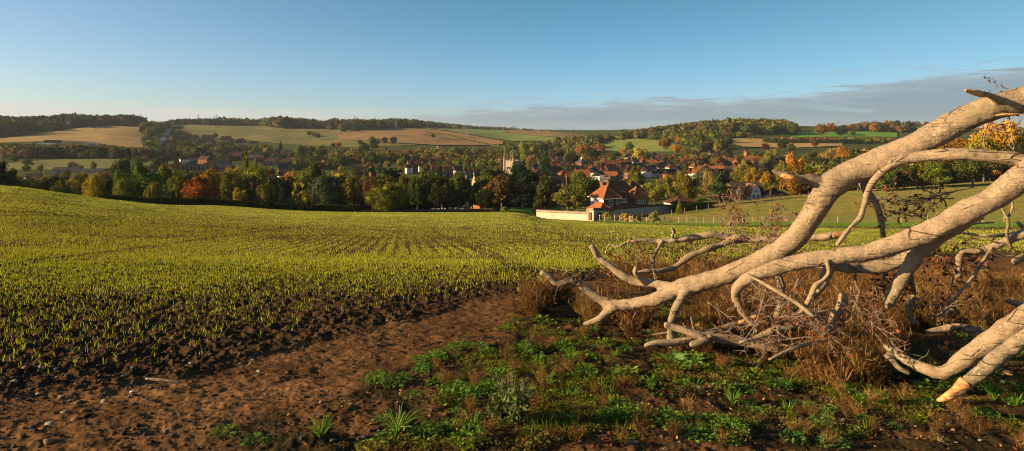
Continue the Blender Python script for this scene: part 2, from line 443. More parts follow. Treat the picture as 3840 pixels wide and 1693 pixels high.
cropg = np.array([.33, .34, .05]); u = X+.18*YY
rows = .5+.5*np.cos(u/.42*2*math.pi)
gm = (.05+.62*sstep(35, 120, YY))*(.6+.8*g)
fcol = SOIL*1.5*(1-gm[..., None])+cropg*gm[..., None]
infield = (YY > fe)&(YY < far)
col = np.where(infield[..., None], fcol, col)
nearp = (YY <= fe); col = np.where(nearp[..., None], PATHC*(.7+.6*g2)[..., None], col)
# dirt track, grass strip and meadow on the right
trk = (PX > 500)*sstep(-2.2, -1.2, YY-far+g2*1.2)*(1-sstep(2.2, 3.0, YY-far+g2*.8))
right = sstep(530, 560, PX)*sstep(0, 1, YY-far)
vg = sstep(2, 3, YY-far)*(1-sstep(9, 11, YY-far))*sstep(495, 505, PX)*(1-sstep(532, 537, PX)*(1-sstep(597, 602, PX)))
mead = right*sstep(9, 11, YY-far)*(1-sstep(215, 235, YY))
mg = fbm(X/14+5, YY/6, 4, 91); mcol = np.array([.17, .18, .035])*(1-mg[..., None])+np.array([.26, .19, .055])*mg[..., None]
col = col*(1-mead[..., None])+mcol*(.8+.5*g2)[..., None]*mead[..., None]
vcol = np.array([.10, .18, .03])
col = col*(1-vg[..., None])+vcol*(.7+.6*g2)[..., None]*vg[..., None]
col = col*(1-trk[..., None])+(np.array([.13, .07, .035])*(.7+.6*g2)[..., None])*trk[..., None]
# churchyard lawn
lawn = (PX > 300)*(PX < 532)*sstep(8, 10, YY-far)*(1-sstep(26, 32, YY-far))
col = col*(1-lawn[..., None])+np.array([.06, .16, .02])*lawn[..., None]
me = npmesh('ground', np.stack([X, YY, Z], -1).reshape(-1, 3), gridfaces(*X.shape), [M['land']], True, colors=col.reshape(-1, 3))
tag(link('terrain', me), kind='structure')

# ------------------------------------------------------------------ far fields laid over the hills
def fieldmat(name, a, b, stripe=None, ang=0, freq=.12, sc=.02):
    m, nt, out = newmat(name)
    tc = nt.nodes.new('ShaderNodeTexCoord')
    n = noise(nt, sc, 5); n2 = noise(nt, sc*8, 4)
    c = mixc(nt, mr(nt, n, .35, .65), a, b)
    if stripe:
        mp = nd(nt, 'ShaderNodeMapping'); mp.inputs['Rotation'].default_value = (0, 0, R(ang)); lk(nt, tc.outputs['Object'], mp.inputs[0])
        w = nd(nt, 'ShaderNodeTexWave', i_Scale=freq, i_Distortion=2.0, i_Detail=2.0, wave_profile='SIN'); w.inputs['Detail Scale'].default_value = .3
        lk(nt, mp.outputs[0], w.inputs['Vector'])
        c = mixc(nt, mr(nt, w.outputs['Fac'], .0, .5, .75, 0), c, stripe)
    c = mixc(nt, mr(nt, n2, .3, .7, .35, 0), c, tuple(x*.6 for x in a))
    bsdf(nt, out, c, .95, n2, .3, .3, .1); return m
def sheet(name, mat, top, bot, off=.6, step=3, nY=26, Y0=230):
    xs = np.arange(max(top[0][0], bot[0][0]), min(top[-1][0], bot[-1][0])+.1, step)
    V = []
    for p in xs:
        rt = np.interp(p, [q[0] for q in top], [q[1] for q in top]); rb = np.interp(p, [q[0] for q in bot], [q[1] for q in bot])
        ys_ = np.linspace(500, 2400, 200); rw_ = HZ+F*(CAM-T(np.full(200, p), ys_))/ys_; mn = rw_.min()+.12
        yb = hit(p, max(rb, mn+.3), Y0); yt = hit(p, max(min(rt, rb-.05), mn), Y0); yt = max(yt, yb+2)
        for y in np.exp(np.linspace(math.log(yb), math.log(yt), nY)): V.append((wx(p, y), y, float(T(p, y))+off))
    me = npmesh(name, np.array(V), gridfaces(len(xs), nY), [mat], True)
    return tag(link(name, me), kind='structure')
fm = fieldmat
o = 2.5156
def s(l): return [(a/o, b/o) for a, b in l]
sheet('stubble_field', fm('stubble', (0.354,0.219,0.0674), (0.437,0.282,0.0878), (0.166,0.105,0.0337), 78, .09, .02), s([(-60,356),(0,350),(120,334),(230,320),(300,317),(362,320),(385,345)]), s([(-60,362),(0,360),(100,357),(240,361),(330,372),(385,374)]))
sheet('pale_field', fm('pale_stubble', (0.229,0.177,0.0539), (0.312,0.241,0.0674)), s([(-200,362),(0,364),(92,362)]), s([(-200,386),(0,386),(50,378),(92,364)]))
sheet('meadow', fm('rough_meadow', (0.136,0.136,0.027), (0.208,0.177,0.0404), sc=.04), s([(0,414),(60,408),(150,402),(300,400),(440,404)]), s([(0,428),(60,428),(200,428),(300,424),(440,412)]), off=.4)
sheet('green_field', fm('winter_wheat', (0.156,0.156,0.027), (0.229,0.177,0.0439), (0.104,0.0944,0.027), 12, .02, .012), s([(455,318),(500,309),(600,309),(690,316),(770,325),(860,335),(960,343),(1050,352)]), s([(455,330),(500,345),(600,352),(700,362),(780,368),(900,372),(1050,366)]), off=.8, nY=40)
sheet('brown_field', fm('brown_stubble', (0.176,0.136,0.0404), (0.208,0.156,0.0474)), s([(695,329),(760,325),(850,327),(890,330)]), s([(695,330),(780,333),(850,342),(890,345)]), off=1.3)
sheet('green_field', fm('pasture', (0.115,0.209,0.0203), (0.146,0.23,0.027)), s([(805,313),(870,312),(905,315)]), s([(805,319),(870,319),(905,319)]), off=1.0)
sheet('ploughed_field', fm('ploughed', (0.271,0.146,0.0474), (0.333,0.188,0.0609), (0.208,0.136,0.0404), 20, .03), s([(850,337),(900,331),(960,326),(1040,324),(1120,331),(1200,345),(1270,358)]), s([(850,352),(960,360),(1100,367),(1200,368),(1270,364)]), off=1.6)
sheet('green_field', fm('young_crop', (0.156,0.198,0.0337), (0.197,0.219,0.0404), sc=.015), s([(1060,320),(1150,319),(1250,327),(1350,334),(1440,338)]), s([(1060,325),(1130,331),(1210,345),(1290,358),(1440,358)]), off=2.2)
sheet('brown_field', fm('brown_arable', (0.25,0.146,0.0474), (0.208,0.136,0.0404)), s([(1270,330),(1340,331),(1420,338),(1480,344)]), s([(1270,336),(1340,344),(1420,350),(1480,346)]), off=3.2)
sheet('meadow', fm('hill_meadow', (0.176,0.209,0.0337), (0.229,0.23,0.0474), sc=.03), s([(1500,368),(1540,355),(1600,350),(1660,356),(1720,372),(1775,374)]), s([(1500,380),(1560,383),(1660,383),(1720,383),(1775,382)]), off=.8)
sheet('brown_field', fm('dry_stubble', (0.417,0.25,0.081), (0.374,0.241,0.0674)), s([(1825,349),(1900,350),(1990,357),(2120,360)]), s([(1825,358),(1870,371),(1990,374),(2120,368)]), off=1)
sheet('green_field', fm('bright_pasture', (0.136,0.282,0.0203), (0.156,0.292,0.027)), s([(1925,333),(2000,331),(2150,331),(2260,334)]), s([(1925,338),(2000,346),(2150,345),(2260,346)]), off=1)
# the straight road climbing the far hillside on the left
rp = s([(389,392),(393,380),(400,368),(407,356),(415,344),(424,334),(432,325)]); V = []; rows_ = []
ws = [11,11,10,9,8,7,6]
pr = [(p, hit(p, r, 420)) for p, r in rp]
pts = []
for k in range(len(pr)-1):
    for t in np.linspace(0, 1, 8, endpoint=False): pts.append((pr[k][0]*(1-t)+pr[k+1][0]*t, pr[k][1]*(1-t)+pr[k+1][1]*t))
pts.append(pr[-1])
V = [(wx(p, y)+d, y, float(T(p, y))+1.2) for p, y in pts for d in (-5.5, 0, 5.5)]
tag(link('road', npmesh('road', np.array(V), gridfaces(len(pts), 3), [M['asphalt']], True)), kind='structure')
mb = MB()
for a, b in zip(pts[::2], pts[1::2]):
    v = [(wx(p, y)+d, y, float(T(p, y))+1.22) for p, y in (a, b) for d in (-.25, .25)]
    mb.add([v[0], v[1], v[3], v[2]], [(0, 1, 2, 3)])
tag(link('road_marking', mb.mesh('road_marking', [M['white']])), kind='structure')

# ------------------------------------------------------------------ seedlings of the crop
def blades(px, y, hgt, wid, col, lean=.35, off=None, seg=2):
    n = len(px); x = (px-CX)/F*y
    z = surf(x, y) if off is None else off
    a = rng.uniform(0, 2*math.pi, n); l = rng.uniform(.1, 1, n)*lean
    dx = np.cos(a)*l*hgt; dy = np.sin(a)*l*hgt
    b = rng.uniform(-1.57, 1.57, n); wxx = np.cos(b)*wid/2; wyy = np.sin(b)*wid/2
    base = np.stack([x, y, z-.005], -1); w = np.stack([wxx, wyy, wxx*0], -1)
    mid = base+np.stack([dx*.35, dy*.35, hgt*.6], -1); tip = base+np.stack([dx, dy, hgt*(1-.25*l)], -1)
    V = np.stack([base-w*.7, base+w*.7, mid+w, mid-w, tip], 1).reshape(-1, 3)
    i = np.arange(n)[:, None]*5
    q = np.concatenate([i, i+1, i+2, i+3], 1); t = np.concatenate([i+3, i+2, i+4], 1)
    return V, q, t, np.repeat(col, 5, axis=0)
def merge(parts):
    V = []; Q = []; TT = []; C = []; b = 0
    for v, q, t, c in parts:
        V.append(v); Q.append(q+b); TT.append(t+b); C.append(c); b += len(v)
    return np.concatenate(V), [np.concatenate(Q), np.concatenate(TT)], np.concatenate(C)
def cropdens(px, y):
    e = np.log(y)-np.log(FIELD_NEAR(px)); wd = np.interp(px, [0, 300, 460, 530, 700], [1.05, .80, .42, .22, .2])
    return np.clip((e-.05)/wd, 0, 1)**1.45
def sprouts(px, y, hgt, wid, col):
    """distant seedlings: one leaf each"""
    n = len(px); x = (px-CX)/F*y; z = T(px, y); a = rng.uniform(0, 6.283, n); l = rng.uniform(0, .5, n)*hgt; b = rng.uniform(-1.57, 1.57, n)
    w = np.stack([np.cos(b)*wid/2, np.sin(b)*wid/2, b*0], -1); base = np.stack([x, y, z-.004], -1)
    V = np.stack([base-w, base+w, base+np.stack([np.cos(a)*l, np.sin(a)*l, hgt], -1)+w*.3], 1).reshape(-1, 3)
    return V, np.zeros((0, 4), int), np.arange(n*3).reshape(-1, 3), np.repeat(col, 3, axis=0)
parts = []
# far and middle distance
n = 960000
px = rng.uniform(-260, 1260, n); row = 186+rng.random(n)**1.15*(300-186)
y = DY(px, row); ok = (y > FIELD_NEAR(px)*1.08) & (rng.random(n) < sstep(7.5, 17, y)*(.02+.98*cropdens(px, y))) & (y < FAR(px)-1)
px, y = px[ok], y[ok]; x = (px-CX)/F*y
u = x+.18*y; us = np.round(u/.5)*.5+rng.normal(0, .036, len(u)); k = sstep(18, 28, y); x = x+(us-u)*k
y = y+rng.normal(0, .02, len(y))*y; px = x/y*F+CX
keep = rng.random(len(x)) < .20+1.25*np.clip(fbm(x/1.6, y/2.4, 3, 101)-.22, 0, .6)
# tramlines of bare soil
tl = np.abs(((u+3) % 12)-6); keep &= ~((tl < .3) & (rng.random(len(x)) < .7))
px, y, x = px[keep], y[keep], x[keep]
g = fbm(x/12, y/12, 3, 103)
w = np.clip(.00062*y, .008, .20)*rng.uniform(.7, 1.5, len(y)); h = (.062+.0005*y)*rng.uniform(.5, 1.3, len(y))
col = np.array([.36, .35, .046])*(.55+.8*rng.random((len(y), 1)))*(.75+.5*g[:, None])
col[:, 0] *= rng.uniform(.8, 1.15, len(y))
col = col*(1+.38*sstep(28, 75, y))[:, None]
ns_ = y < 26
parts.append(blades(px[ns_], y[ns_], h[ns_], w[ns_], col[ns_])); ns_ = ~ns_
parts.append(sprouts(px[ns_], y[ns_], h[ns_], w[ns_]*1.3, col[ns_]))
# near seedlings, each a tuft of two or three blades
n = 36000
px = rng.uniform(-390, 700, n); row = 262+rng.random(n)**1.25*150
y = DY(px, row); e = np.log(y)-np.log(FIELD_NEAR(px))
dens = cropdens(px, y)*.97+.03*(e > .12)
ok = (e > .08) & (rng.random(n) < dens*(.4+1.2*fbm((px-CX)/F*y*1.4, y*1.4, 3, 107))) & (y < 22)
px, y = px[ok], y[ok]
for k in range(3):
    m_ = rng.random(len(px)) < (1, .85, .5)[k]
    q, yy = px[m_]+rng.normal(0, 1.6, m_.sum())*6/y[m_], y[m_]*(1+rng.normal(0, .003, m_.sum()))
    col = np.array([.34, .39, .038])*(.6+.7*rng.random((len(q), 1)))
    parts.append(blades(q, yy, rng.uniform(.038, .098, len(q)), rng.uniform(.005, .009, len(q)), col, .75))
V, Fs, C = merge(parts)
ob = link('crop_seedlings', npmesh('crop_seedlings', V, Fs, [M['leafattr']], colors=C))
tag(ob, 'bright yellow green cereal seedlings covering the sloping field in drilled rows', 'crop', kind='stuff')

# ------------------------------------------------------------------ grass strips
parts = []
n = 60000
px = rng.uniform(500, 1140, n); y = FAR(px)+rng.uniform(2.3, 10.5, n); ok = (px < 535) | (px > 598); px, y = px[ok], y[ok]
col = np.array([.14, .22, .035])*(.7+.6*rng.random((len(px), 1)))
parts.append(blades(px, y, rng.uniform(.12, .34, len(px)), rng.uniform(.04, .10, len(px)), col, .7, off=T(px, y)))
V, Fs, C = merge(parts)
tag(link('grass_strip', npmesh('grass_strip', V, Fs, [M['leafattr']], colors=C)), 'lush green grass strip between dirt track and wire fence', 'grass', kind='stuff')
n = 200000
px = rng.uniform(620, 1160, n); y0 = FAR(px)+11; y = y0+rng.random(n)**1.1*(222-y0)
g = fbm((px-CX)/F*y/14+5, y/6, 4, 91)
col = (np.array([.19, .22, .04])*(1-g[:, None])+np.array([.31, .22, .07])*g[:, None])*(.7+.6*rng.random((n, 1)))
V, Fs, C = merge([blades(px, y, rng.uniform(.05, .13, n), rng.uniform(.03, .10, n), col, .6, off=T(px, y))])
tag(link('meadow_grass', npmesh('meadow_grass', V, Fs, [M['leafattr']], colors=C)), 'short olive and straw grass covering the grazed meadow beyond the fence', 'grass', kind='stuff')

# ------------------------------------------------------------------ stones
ph = (1+5**.5)/2
ICO = np.array([(-1,ph,0),(1,ph,0),(-1,-ph,0),(1,-ph,0),(0,-1,ph),(0,1,ph),(0,-1,-ph),(0,1,-ph),(ph,0,-1),(ph,0,1),(-ph,0,-1),(-ph,0,1)], float)/1.9
ICF = np.array([(0,11,5),(0,5,1),(0,1,7),(0,7,10),(0,10,11),(1,5,9),(5,11,4),(11,10,2),(10,7,6),(7,1,8),(3,9,4),(3,4,2),(3,2,6),(3,6,8),(3,8,9),(4,9,5),(2,4,11),(6,2,10),(8,6,7),(9,8,1)])
n = 26000
px = rng.uniform(-130, 1150, n); row = 255+rng.random(n)**.8*200; y = DY(px, row); y = np.where(row > 440, rng.uniform(3.6, 4.3, n), y)
x = (px-CX)/F*y; _, fi, pa, ve = micro(x, y, px)
ok = rng.random(n) < fi*.95*np.exp(-np.maximum(np.log(y)-np.log(FIELD_NEAR(px))-.25, 0)*2)+pa*.22+ve*.35
x, y, px = x[ok], y[ok], px[ok]; n = len(x); z = surf(x, y)
sz = np.exp(rng.normal(-5.0, .5, n)); sz = np.clip(sz, .0035, .022)
sc = rng.uniform(.6, 1.3, (n, 1, 3))*np.array([1.1, 1, .7]); a = rng.uniform(0, 6.28, n)
v = ICO[None]*sc*(1+rng.normal(0, .16, (n, 12, 1)))*sz[:, None, None]
vx = v[..., 0]*np.cos(a)[:, None]-v[..., 1]*np.sin(a)[:, None]; vy = v[..., 0]*np.sin(a)[:, None]+v[..., 1]*np.cos(a)[:, None]
V = np.stack([vx+x[:, None], vy+y[:, None], v[..., 2]+(z+sz*.25)[:, None]], -1).reshape(-1, 3)
Fi = (ICF[None]+np.arange(n)[:, None, None]*12).reshape(-1, 3)
pal = np.array([(.24,.16,.10), (.15,.11,.08), (.34,.25,.18), (.08,.05,.035), (.07,.045,.03), (.18,.17,.16), (.09,.055,.035)])
C = .55*pal[rng.integers(0, 7, n)]*rng.uniform(.7, 1.2, (n, 1))
tag(link('gravel', npmesh('gravel', V, Fi, [M['stalk']], colors=np.repeat(C, 12, 0))), 'small flints and soil crumbs scattered over ploughed edge and path', 'gravel', kind='stuff')
M['flintstone'] = objcol('flint_stone', .35, 14, .75)
sm = []
for k in range(5):
    v = ICO*np.array([1.15, .95, .62])*(1+rng.normal(0, .17, (12, 1)))
    # one subdivision for angular but not crystalline stones
    vs = [tuple(p) for p in v]; fs = []; mid = {}
    def mp_(a, b):
        key = (min(a, b), max(a, b))
        if key not in mid:
            q = (np.array(vs[a])+np.array(vs[b]))/2*(1+rng.normal(.05, .06)); mid[key] = len(vs); vs.append(tuple(q))
        return mid[key]
    for a, b, c_ in ICF:
        d, e, f_ = mp_(a, b), mp_(b, c_), mp_(c_, a); fs += [(a, d, f_), (d, b, e), (f_, e, c_), (d, e, f_)]
    sm.append(npmesh('stone', np.array(vs), np.array(fs), [M['flintstone']]))
def stone(px, row, r, col, label, group=None, k=0):
    y = float(DY(px, min(row, 449))) if row < 449 else 3.95
    x = wx(px, y); z = float(surf(np.array([x]), np.array([y]))[0])
    ob = link('stone', sm[k % 5], loc=(x, y, z+r*.2), color=col); ob.scale = (r, r, r*.85); ob.rotation_euler = (random.uniform(-.3, .3), 0, random.uniform(0, 6))
    tag(ob, label, 'stone', group)
ZS = 1/3.75; PALE = (.33,.25,.18); TAN = (.27,.16,.08); GREY = (.14,.13,.13); BRN = (.14,.08,.04)
def c6(a, b): return (a/1.916*ZS, (1100+b/1.916)*ZS)
def c7(a, b): return ((1000+a/1.916)*ZS, (1100+b/1.916)*ZS)
def c8(a, b): return ((1900+a/2.304)*ZS, (1200+b/2.304)*ZS)
def c9(a, b): return ((2900+a/2.304)*ZS, (1200+b/2.304)*ZS)
for k, (p, r, cl, lb) in enumerate([
 (c6(270,330), .045, TAN, 'knobbly tan flint pair among the sparse seedlings at far left'),
 (c6(465,875), .036, TAN, 'upright tan flint standing alone on the smooth dirt path'),
 (c6(345,1085), .05, TAN, 'flat tan flint lying low on the path near the bottom left corner'),
 (c6(355,950), .038, PALE, 'pale grey flat flint at the edge of the path below the clods'),
 (c6(745,780), .030, PALE, 'small cream wedge flint where dark clods meet the path'),
 (c6(955,712), .022, (.75,.7,.6), 'round white pebble on the dark clods above the path'),
 (c6(540,925), .034, TAN, 'long orange tan flint near the upright stone on the path'),
 (c6(440,755), .046, TAN, 'broad brown flint at the foot of the clods on the left'),
 (c6(560,780), .046, BRN, 'dark brown lump flint beside the broad flint in the clods'),
 (c6(180,585), .036, TAN, 'tan flint high in the clods near the left border'),
 (c6(105,680), .036, PALE, 'pinkish flint in clods close to the left border'),
 (c6(200,690), .036, GREY, 'grey flint slab between clods at the left'),
 (c6(400,580), .030, GREY, 'blue grey flint chip at the last seedlings on the left'),
 (c6(1215,495), .044, TAN, 'long tan stone with pitted top in the clods'),
 (c6(1375,545), .026, PALE, 'white flint chip on the ridge of clods'),
 (c6(1860,560), .034, PALE, 'pale angular flint at the clod edge above the path bend'),
 (c6(1375,635), .030, BRN, 'rounded brown clod stone on the lip of the path'),
 (c6(1750,605), .020, TAN, 'small golden stone at the rim of the path'),
 (c7(775,455), .022, BRN, 'small dark clod shaped stone alone in the middle of the path'),
 (c7(1120,600), .020, TAN, 'orange stone chip on the path where weeds begin'),
 (c7(390,790), .026, TAN, 'tan stone in the weeds at the lower path side'),
 (c7(700,1030), .026, PALE, 'round pale pebble behind the spiky grass tuft'),
 (c7(380,225), .034, TAN, 'cream broken flint among the dark clods above the path'),
 (c7(755,250), .030, TAN, 'tan flat stone on top of a clod row'),
 (c7(870,215), .030, TAN, 'golden flint on the clod row next to last seedlings'),
 (c7(340,232), .022, PALE, 'thin pale flint chip by a tuft of seedlings'),
 (c8(1840,965), .034, (.75,.62,.45), 'cream rounded stone lying in the lower weeds'),
 (c8(1790,985), .024, PALE, 'smaller cream stone touching the rounded one in lower weeds'),
 (c8(1050,1060), .045, TAN, 'tan flat stone at the bottom edge in the weeds'),
 (c8(1120,1060), .034, TAN, 'second tan stone at the bottom edge beside the flat one'),
 (c8(1490,525), .026, PALE, 'white flat stone on bare soil between weed patches'),
 (c8(740,275), .030, TAN, 'orange sunlit stone on bare soil below the branch tip'),
 (c8(800,155), .032, TAN, 'upright golden stone in grass below the forked branch'),
 (c8(985,185), .028, TAN, 'golden knobbly stone by the branch standing in soil'),
 (c8(460,70), .034, TAN, 'broad golden stone left of the forked branch foot'),
 (c8(190,1085), .040, TAN, 'pale brown lump at the bottom edge in dry weeds'),
 (c9(2030,465), .070, TAN, 'large round golden flint in the shade behind the broken branch'),
 (c9(590,640), .032, PALE, 'speckled pale stone among plantain leaves'),
 (c9(940,855), .028, TAN, 'tan leaf shaped stone below the plantain')]):
    stone(p[0], p[1], r*.8, cl, lb, None, k)
for k in range(90):
    while True:
        p = random.uniform(2, 640); rw = random.uniform(325, 445)
        yy = float(DY(p, rw)); q = float(FIELD_NEAR(np.array([p]))[0])
        if yy > q*.93 and yy < q*1.35: break
    stone(p, rw, random.uniform(.010, .022), random.choice([PALE, TAN, GREY, BRN, BRN]), 'small flint half buried in the dark clods along the field edge', 'small flints along the field edge', k)
for k in range(30):
    p = random.uniform(330, 1015); rw = random.uniform(375, 448)
    stone(p, rw, random.uniform(.012, .026), random.choice([PALE, TAN, BRN]), 'small stone lying between weeds on the trodden ground', 'small stones between the weeds', k)
# ------------------------------------------------------------------ trees
def cards(cen, nrm, size, r):
    n = len(cen)
    nr = nrm+r.normal(0, .6, (n, 3)); nr /= np.linalg.norm(nr, axis=1)[:, None]+1e-9
    a = np.cross(nr, r.normal(0, 1, (n, 3))); a /= np.linalg.norm(a, axis=1)[:, None]+1e-9
    b = np.cross(nr, a); sz = (size*r.uniform(.6, 1.4, n))[:, None]
    V = np.stack([cen-a*sz-b*sz*.7, cen+a*sz-b*sz*.6, cen+a*sz*.9+b*sz*.7, cen-a*sz*.8+b*sz*.8], 1)
    return V.reshape(-1, 3)
def leafs(cen, nrm, size, r):
    """pointed, slightly folded leaves"""
    V = cards(cen, nrm, size, r).reshape(-1, 4, 3); a = (V[:, 1]-V[:, 0])*.5; c = V.mean(1); l = (V[:, 3]-V[:, 0])*.8
    return np.stack([c-l, c-a*.62+l*.1, c+l, c+a*.62+l*.1], 1).reshape(-1, 3)
def sph(r, n):
    d = r.normal(0, 1, (n, 3)); return d/np.linalg.norm(d, axis=1)[:, None]
def lobes(kind, r):
    """(centre, radius xyz) list in unit tree space: height 1, half width .5"""
    L = []
    if kind in ('broad', 'bush', 'birch'):
        zc, zr = (.53, .44) if kind != 'bush' else (.45, .45)
        for k in range(32 if kind == 'broad' else 22):
            d = sph(r, 1)[0]; d[2] = d[2]*.9+.1; q = r.uniform(.5, .9)
            s_ = r.uniform(.11, .20)*(1 if kind != 'birch' else .8)
            L.append(((d[0]*.5*q, d[1]*.5*q, zc+d[2]*zr*q), (s_*1.05, s_*1.05, s_*.85)))
        L.append(((0, 0, zc), (.30, .30, zr*.7)))
    elif kind == 'round':
        for k in range(30):
            d = sph(r, 1)[0]; L.append(((d[0]*.38, d[1]*.38, .5+d[2]*.36), (.13, .13, .13)))
        L.append(((0, 0, .5), (.40, .40, .42)))
    elif kind == 'conifer':
        for k in range(34):
            t = (k+.5)/34; w = .46*(1-t)**.8+.03; a = k*2.4
            L.append(((math.cos(a)*w*.55, math.sin(a)*w*.55, .08+t*.88), (w*.55, w*.55, .055+.03*(1-t))))
    elif kind == 'darkpine':
        for k in range(30):
            t = r.uniform(0, 1); w = .42*(1-t**2.2)+.05; a = k*2.4
            L.append(((math.cos(a)*w*.6, math.sin(a)*w*.6, .15+t*.78), (w*.5, w*.5, .07)))
    elif kind == 'poplar':
        for k in range(26):
            t = (k+.5)/26; w = .5*math.sin(math.pi*(t*.86+.1))**.6; a = k*2.4
            L.append(((math.cos(a)*w*.45, math.sin(a)*w*.45, .06+t*.9), (w*.5, w*.5, .07)))
    elif kind == 'willow':
        for k in range(26):
            a = r.uniform(0, 6.28); q = r.uniform(.1, .40); h = .86-q*q*1.6
            L.append(((math.cos(a)*q, math.sin(a)*q, h*.62+.05), (.09, .09, h*.40)))
        L.append(((0, 0, .7), (.28, .28, .25)))
    elif kind == 'cedar':
        for k in range(30):
            t = r.uniform(0, 1); a = r.uniform(0, 6.28); q = r.uniform(.12, .5)*(1-.35*t)
            L.append(((math.cos(a)*q, math.sin(a)*q, .35+t*.6), (.17, .17, .028)))
    return L
def crown(kind, n, size, seed, gap=.0):
    r = np.random.default_rng(seed); L = lobes(kind, r)
    w = np.array([(l[1][0]*l[1][1]+2*l[1][0]*l[1][2])**1.0 for l in L]); w[-1] *= .35; w /= w.sum()
    k = r.choice(len(L), n, p=w); c = np.array([l[0] for l in L])[k]; rad = np.array([l[1] for l in L])[k]
    tone = r.uniform(.72, 1.28, len(L))[k]
    d = sph(r, n); q = 1-.45*r.random(n)**2
    if kind in ('birch',): q = 1-.8*r.random(n)**1.2
    cen = c+d*rad*(q*r.uniform(.9, 1.18, n))[:, None]
    V = cards(cen, d, np.full(n, size), r)
    Fq = np.arange(n*4).reshape(-1, 4)
    tv = np.repeat(tone*r.uniform(.8, 1.2, n), 4)
    # irregular inner mass of twigs and leaves
    co = []; cf = []; b = len(V)
    for l in L[-9:] if kind not in ('cedar',) else []:
        vv = ICO*np.array(l[1])*.72*(1+r.normal(0, .1, (12, 1)))+np.array(l[0]); cf.append(ICF+b); co.append(vv); b += 12
    fs = [Fq]
    if co:
        V = np.concatenate([V]+co); fs.append(np.concatenate(cf)); tv = np.concatenate([tv, np.full(b-n*4, .8)])
    return npmesh('crown', V, fs, [M['leaf']], attrs={'tone': tv})
def trunkmesh(kind, seed):
    r = random.Random(seed); mb = MB()
    top = {'conifer': .9, 'poplar': .8, 'cedar': .8, 'darkpine': .85}.get(kind, .5); base = .035 if kind not in ('bush',) else .02
    p = Vector((0, 0, -.05)); q = Vector((r.uniform(-.02, .02), r.uniform(-.02, .02), top*.55))
    e = Vector((r.uniform(-.03, .03), r.uniform(-.03, .03), top))
    mb.bar(p, q, base, 0, 7, base*.65); mb.bar(q, e, base*.65, 0, 6, base*.25)
    for k in range(7):
        t = r.uniform(.45, 1); s0 = Vector((0, 0, top*t*.9)); a = k*2.4
        l = r.uniform(.2, .36); mb.bar(s0, s0+Vector((math.cos(a)*l, math.sin(a)*l, l*r.uniform(.5, .9))), base*.4, 0, 5, base*.1)
    return mb.mesh('trunk', [M['treebark']], True)
KIN = {'broad': (4, 4200, .020), 'birch': (2, 3000, .018), 'bush': (3, 1800, .028), 'round': (1, 6500, .015), 'conifer': (2, 2600, .024), 'darkpine': (2, 3600, .020), 'poplar': (2, 2600, .020), 'willow': (2, 3000, .018), 'cedar': (1, 3000, .024)}
PROTO = {}
for kk, (nv, n, sz) in KIN.items():
    PROTO[kk] = [(crown(kk, n, sz, hash_*31+len(kk)), trunkmesh(kk, hash_)) for hash_ in range(1, nv+1)]
PROTO['lo'] = [(crown('broad', 1000, .036, 77+k), PROTO['broad'][k][1]) for k in range(4)]
NAME = {'broad': 'broadleaf_tree', 'birch': 'birch_tree', 'bush': 'bush', 'round': 'round_tree', 'conifer': 'conifer_tree', 'darkpine': 'pine_tree', 'poplar': 'poplar_tree', 'willow': 'willow_tree', 'cedar': 'cedar_tree', 'lo': 'broadleaf_tree'}
CAT = {'bush': 'bush'}
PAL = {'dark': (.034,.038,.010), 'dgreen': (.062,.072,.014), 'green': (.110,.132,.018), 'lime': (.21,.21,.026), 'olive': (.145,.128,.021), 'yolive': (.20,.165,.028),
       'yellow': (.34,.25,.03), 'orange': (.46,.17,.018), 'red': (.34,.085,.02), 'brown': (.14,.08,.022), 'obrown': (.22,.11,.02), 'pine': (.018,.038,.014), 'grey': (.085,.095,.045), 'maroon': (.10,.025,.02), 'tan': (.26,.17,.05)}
ntree = 0
def tree(px, w, top, Y, kind, col, label, group=None, v=None, cat=None):
    """column of the trunk, width in pixels, row of the tip, distance"""
    global ntree
    g = gp(px, Y); H = wz(top, Y)-g.z; Wd = w/F*Y
    if H < 1.2: H = 1.2
    if kind not in ('poplar', 'bush', 'cedar', 'round') and H > Wd*1.9: Wd = H/1.9
    if kind == 'cedar' and H > Wd: Wd = H
    if kind in ('broad', 'lo', 'birch') and H < .8*Wd: Wd = H/.8
    v = random.randrange(len(PROTO[kind])) if v is None else v
    cm, tm = PROTO[kind][v]
    c = PAL[col] if isinstance(col, str) else col
    f = random.uniform(.88, 1.12); c = (c[0]*f*random.uniform(.93, 1.07), c[1]*f, c[2]*f)
    ro = empty(NAME[kind], g, random.uniform(0, 6.28) if kind != 'x' else 0, (Wd, Wd, H))
    tag(ro, label, cat or CAT.get(kind, 'tree'), group)
    link('crown', cm, ro, color=c)
    if kind != 'bush' or H > 3: link('trunk', tm, ro)
    ntree += 1
    return ro
def k1(x): return (x*.352)/3.75
def r1(y): return (400+y*.352)/3.75
def TC(ox, s_, items):
    for (x, w, top, Y, kind, col, label) in items:
        p_, w_, t_ = (ox+x*s_)/3.75, w*s_/3.75, (400+top*s_)/3.75
        if Y >= 380: Y = yscan(p_, t_, lambda ys: np.maximum(8.0, w_/F*ys*(1.05 if kind not in ('poplar', 'conifer') else 2.2)), 330)
        if Y < 300 and p_ < 560 and kind in ('broad', 'willow'): w_ *= 1.28; t_ -= .8
        tree(p_, w_, t_, Y, kind, col, label)
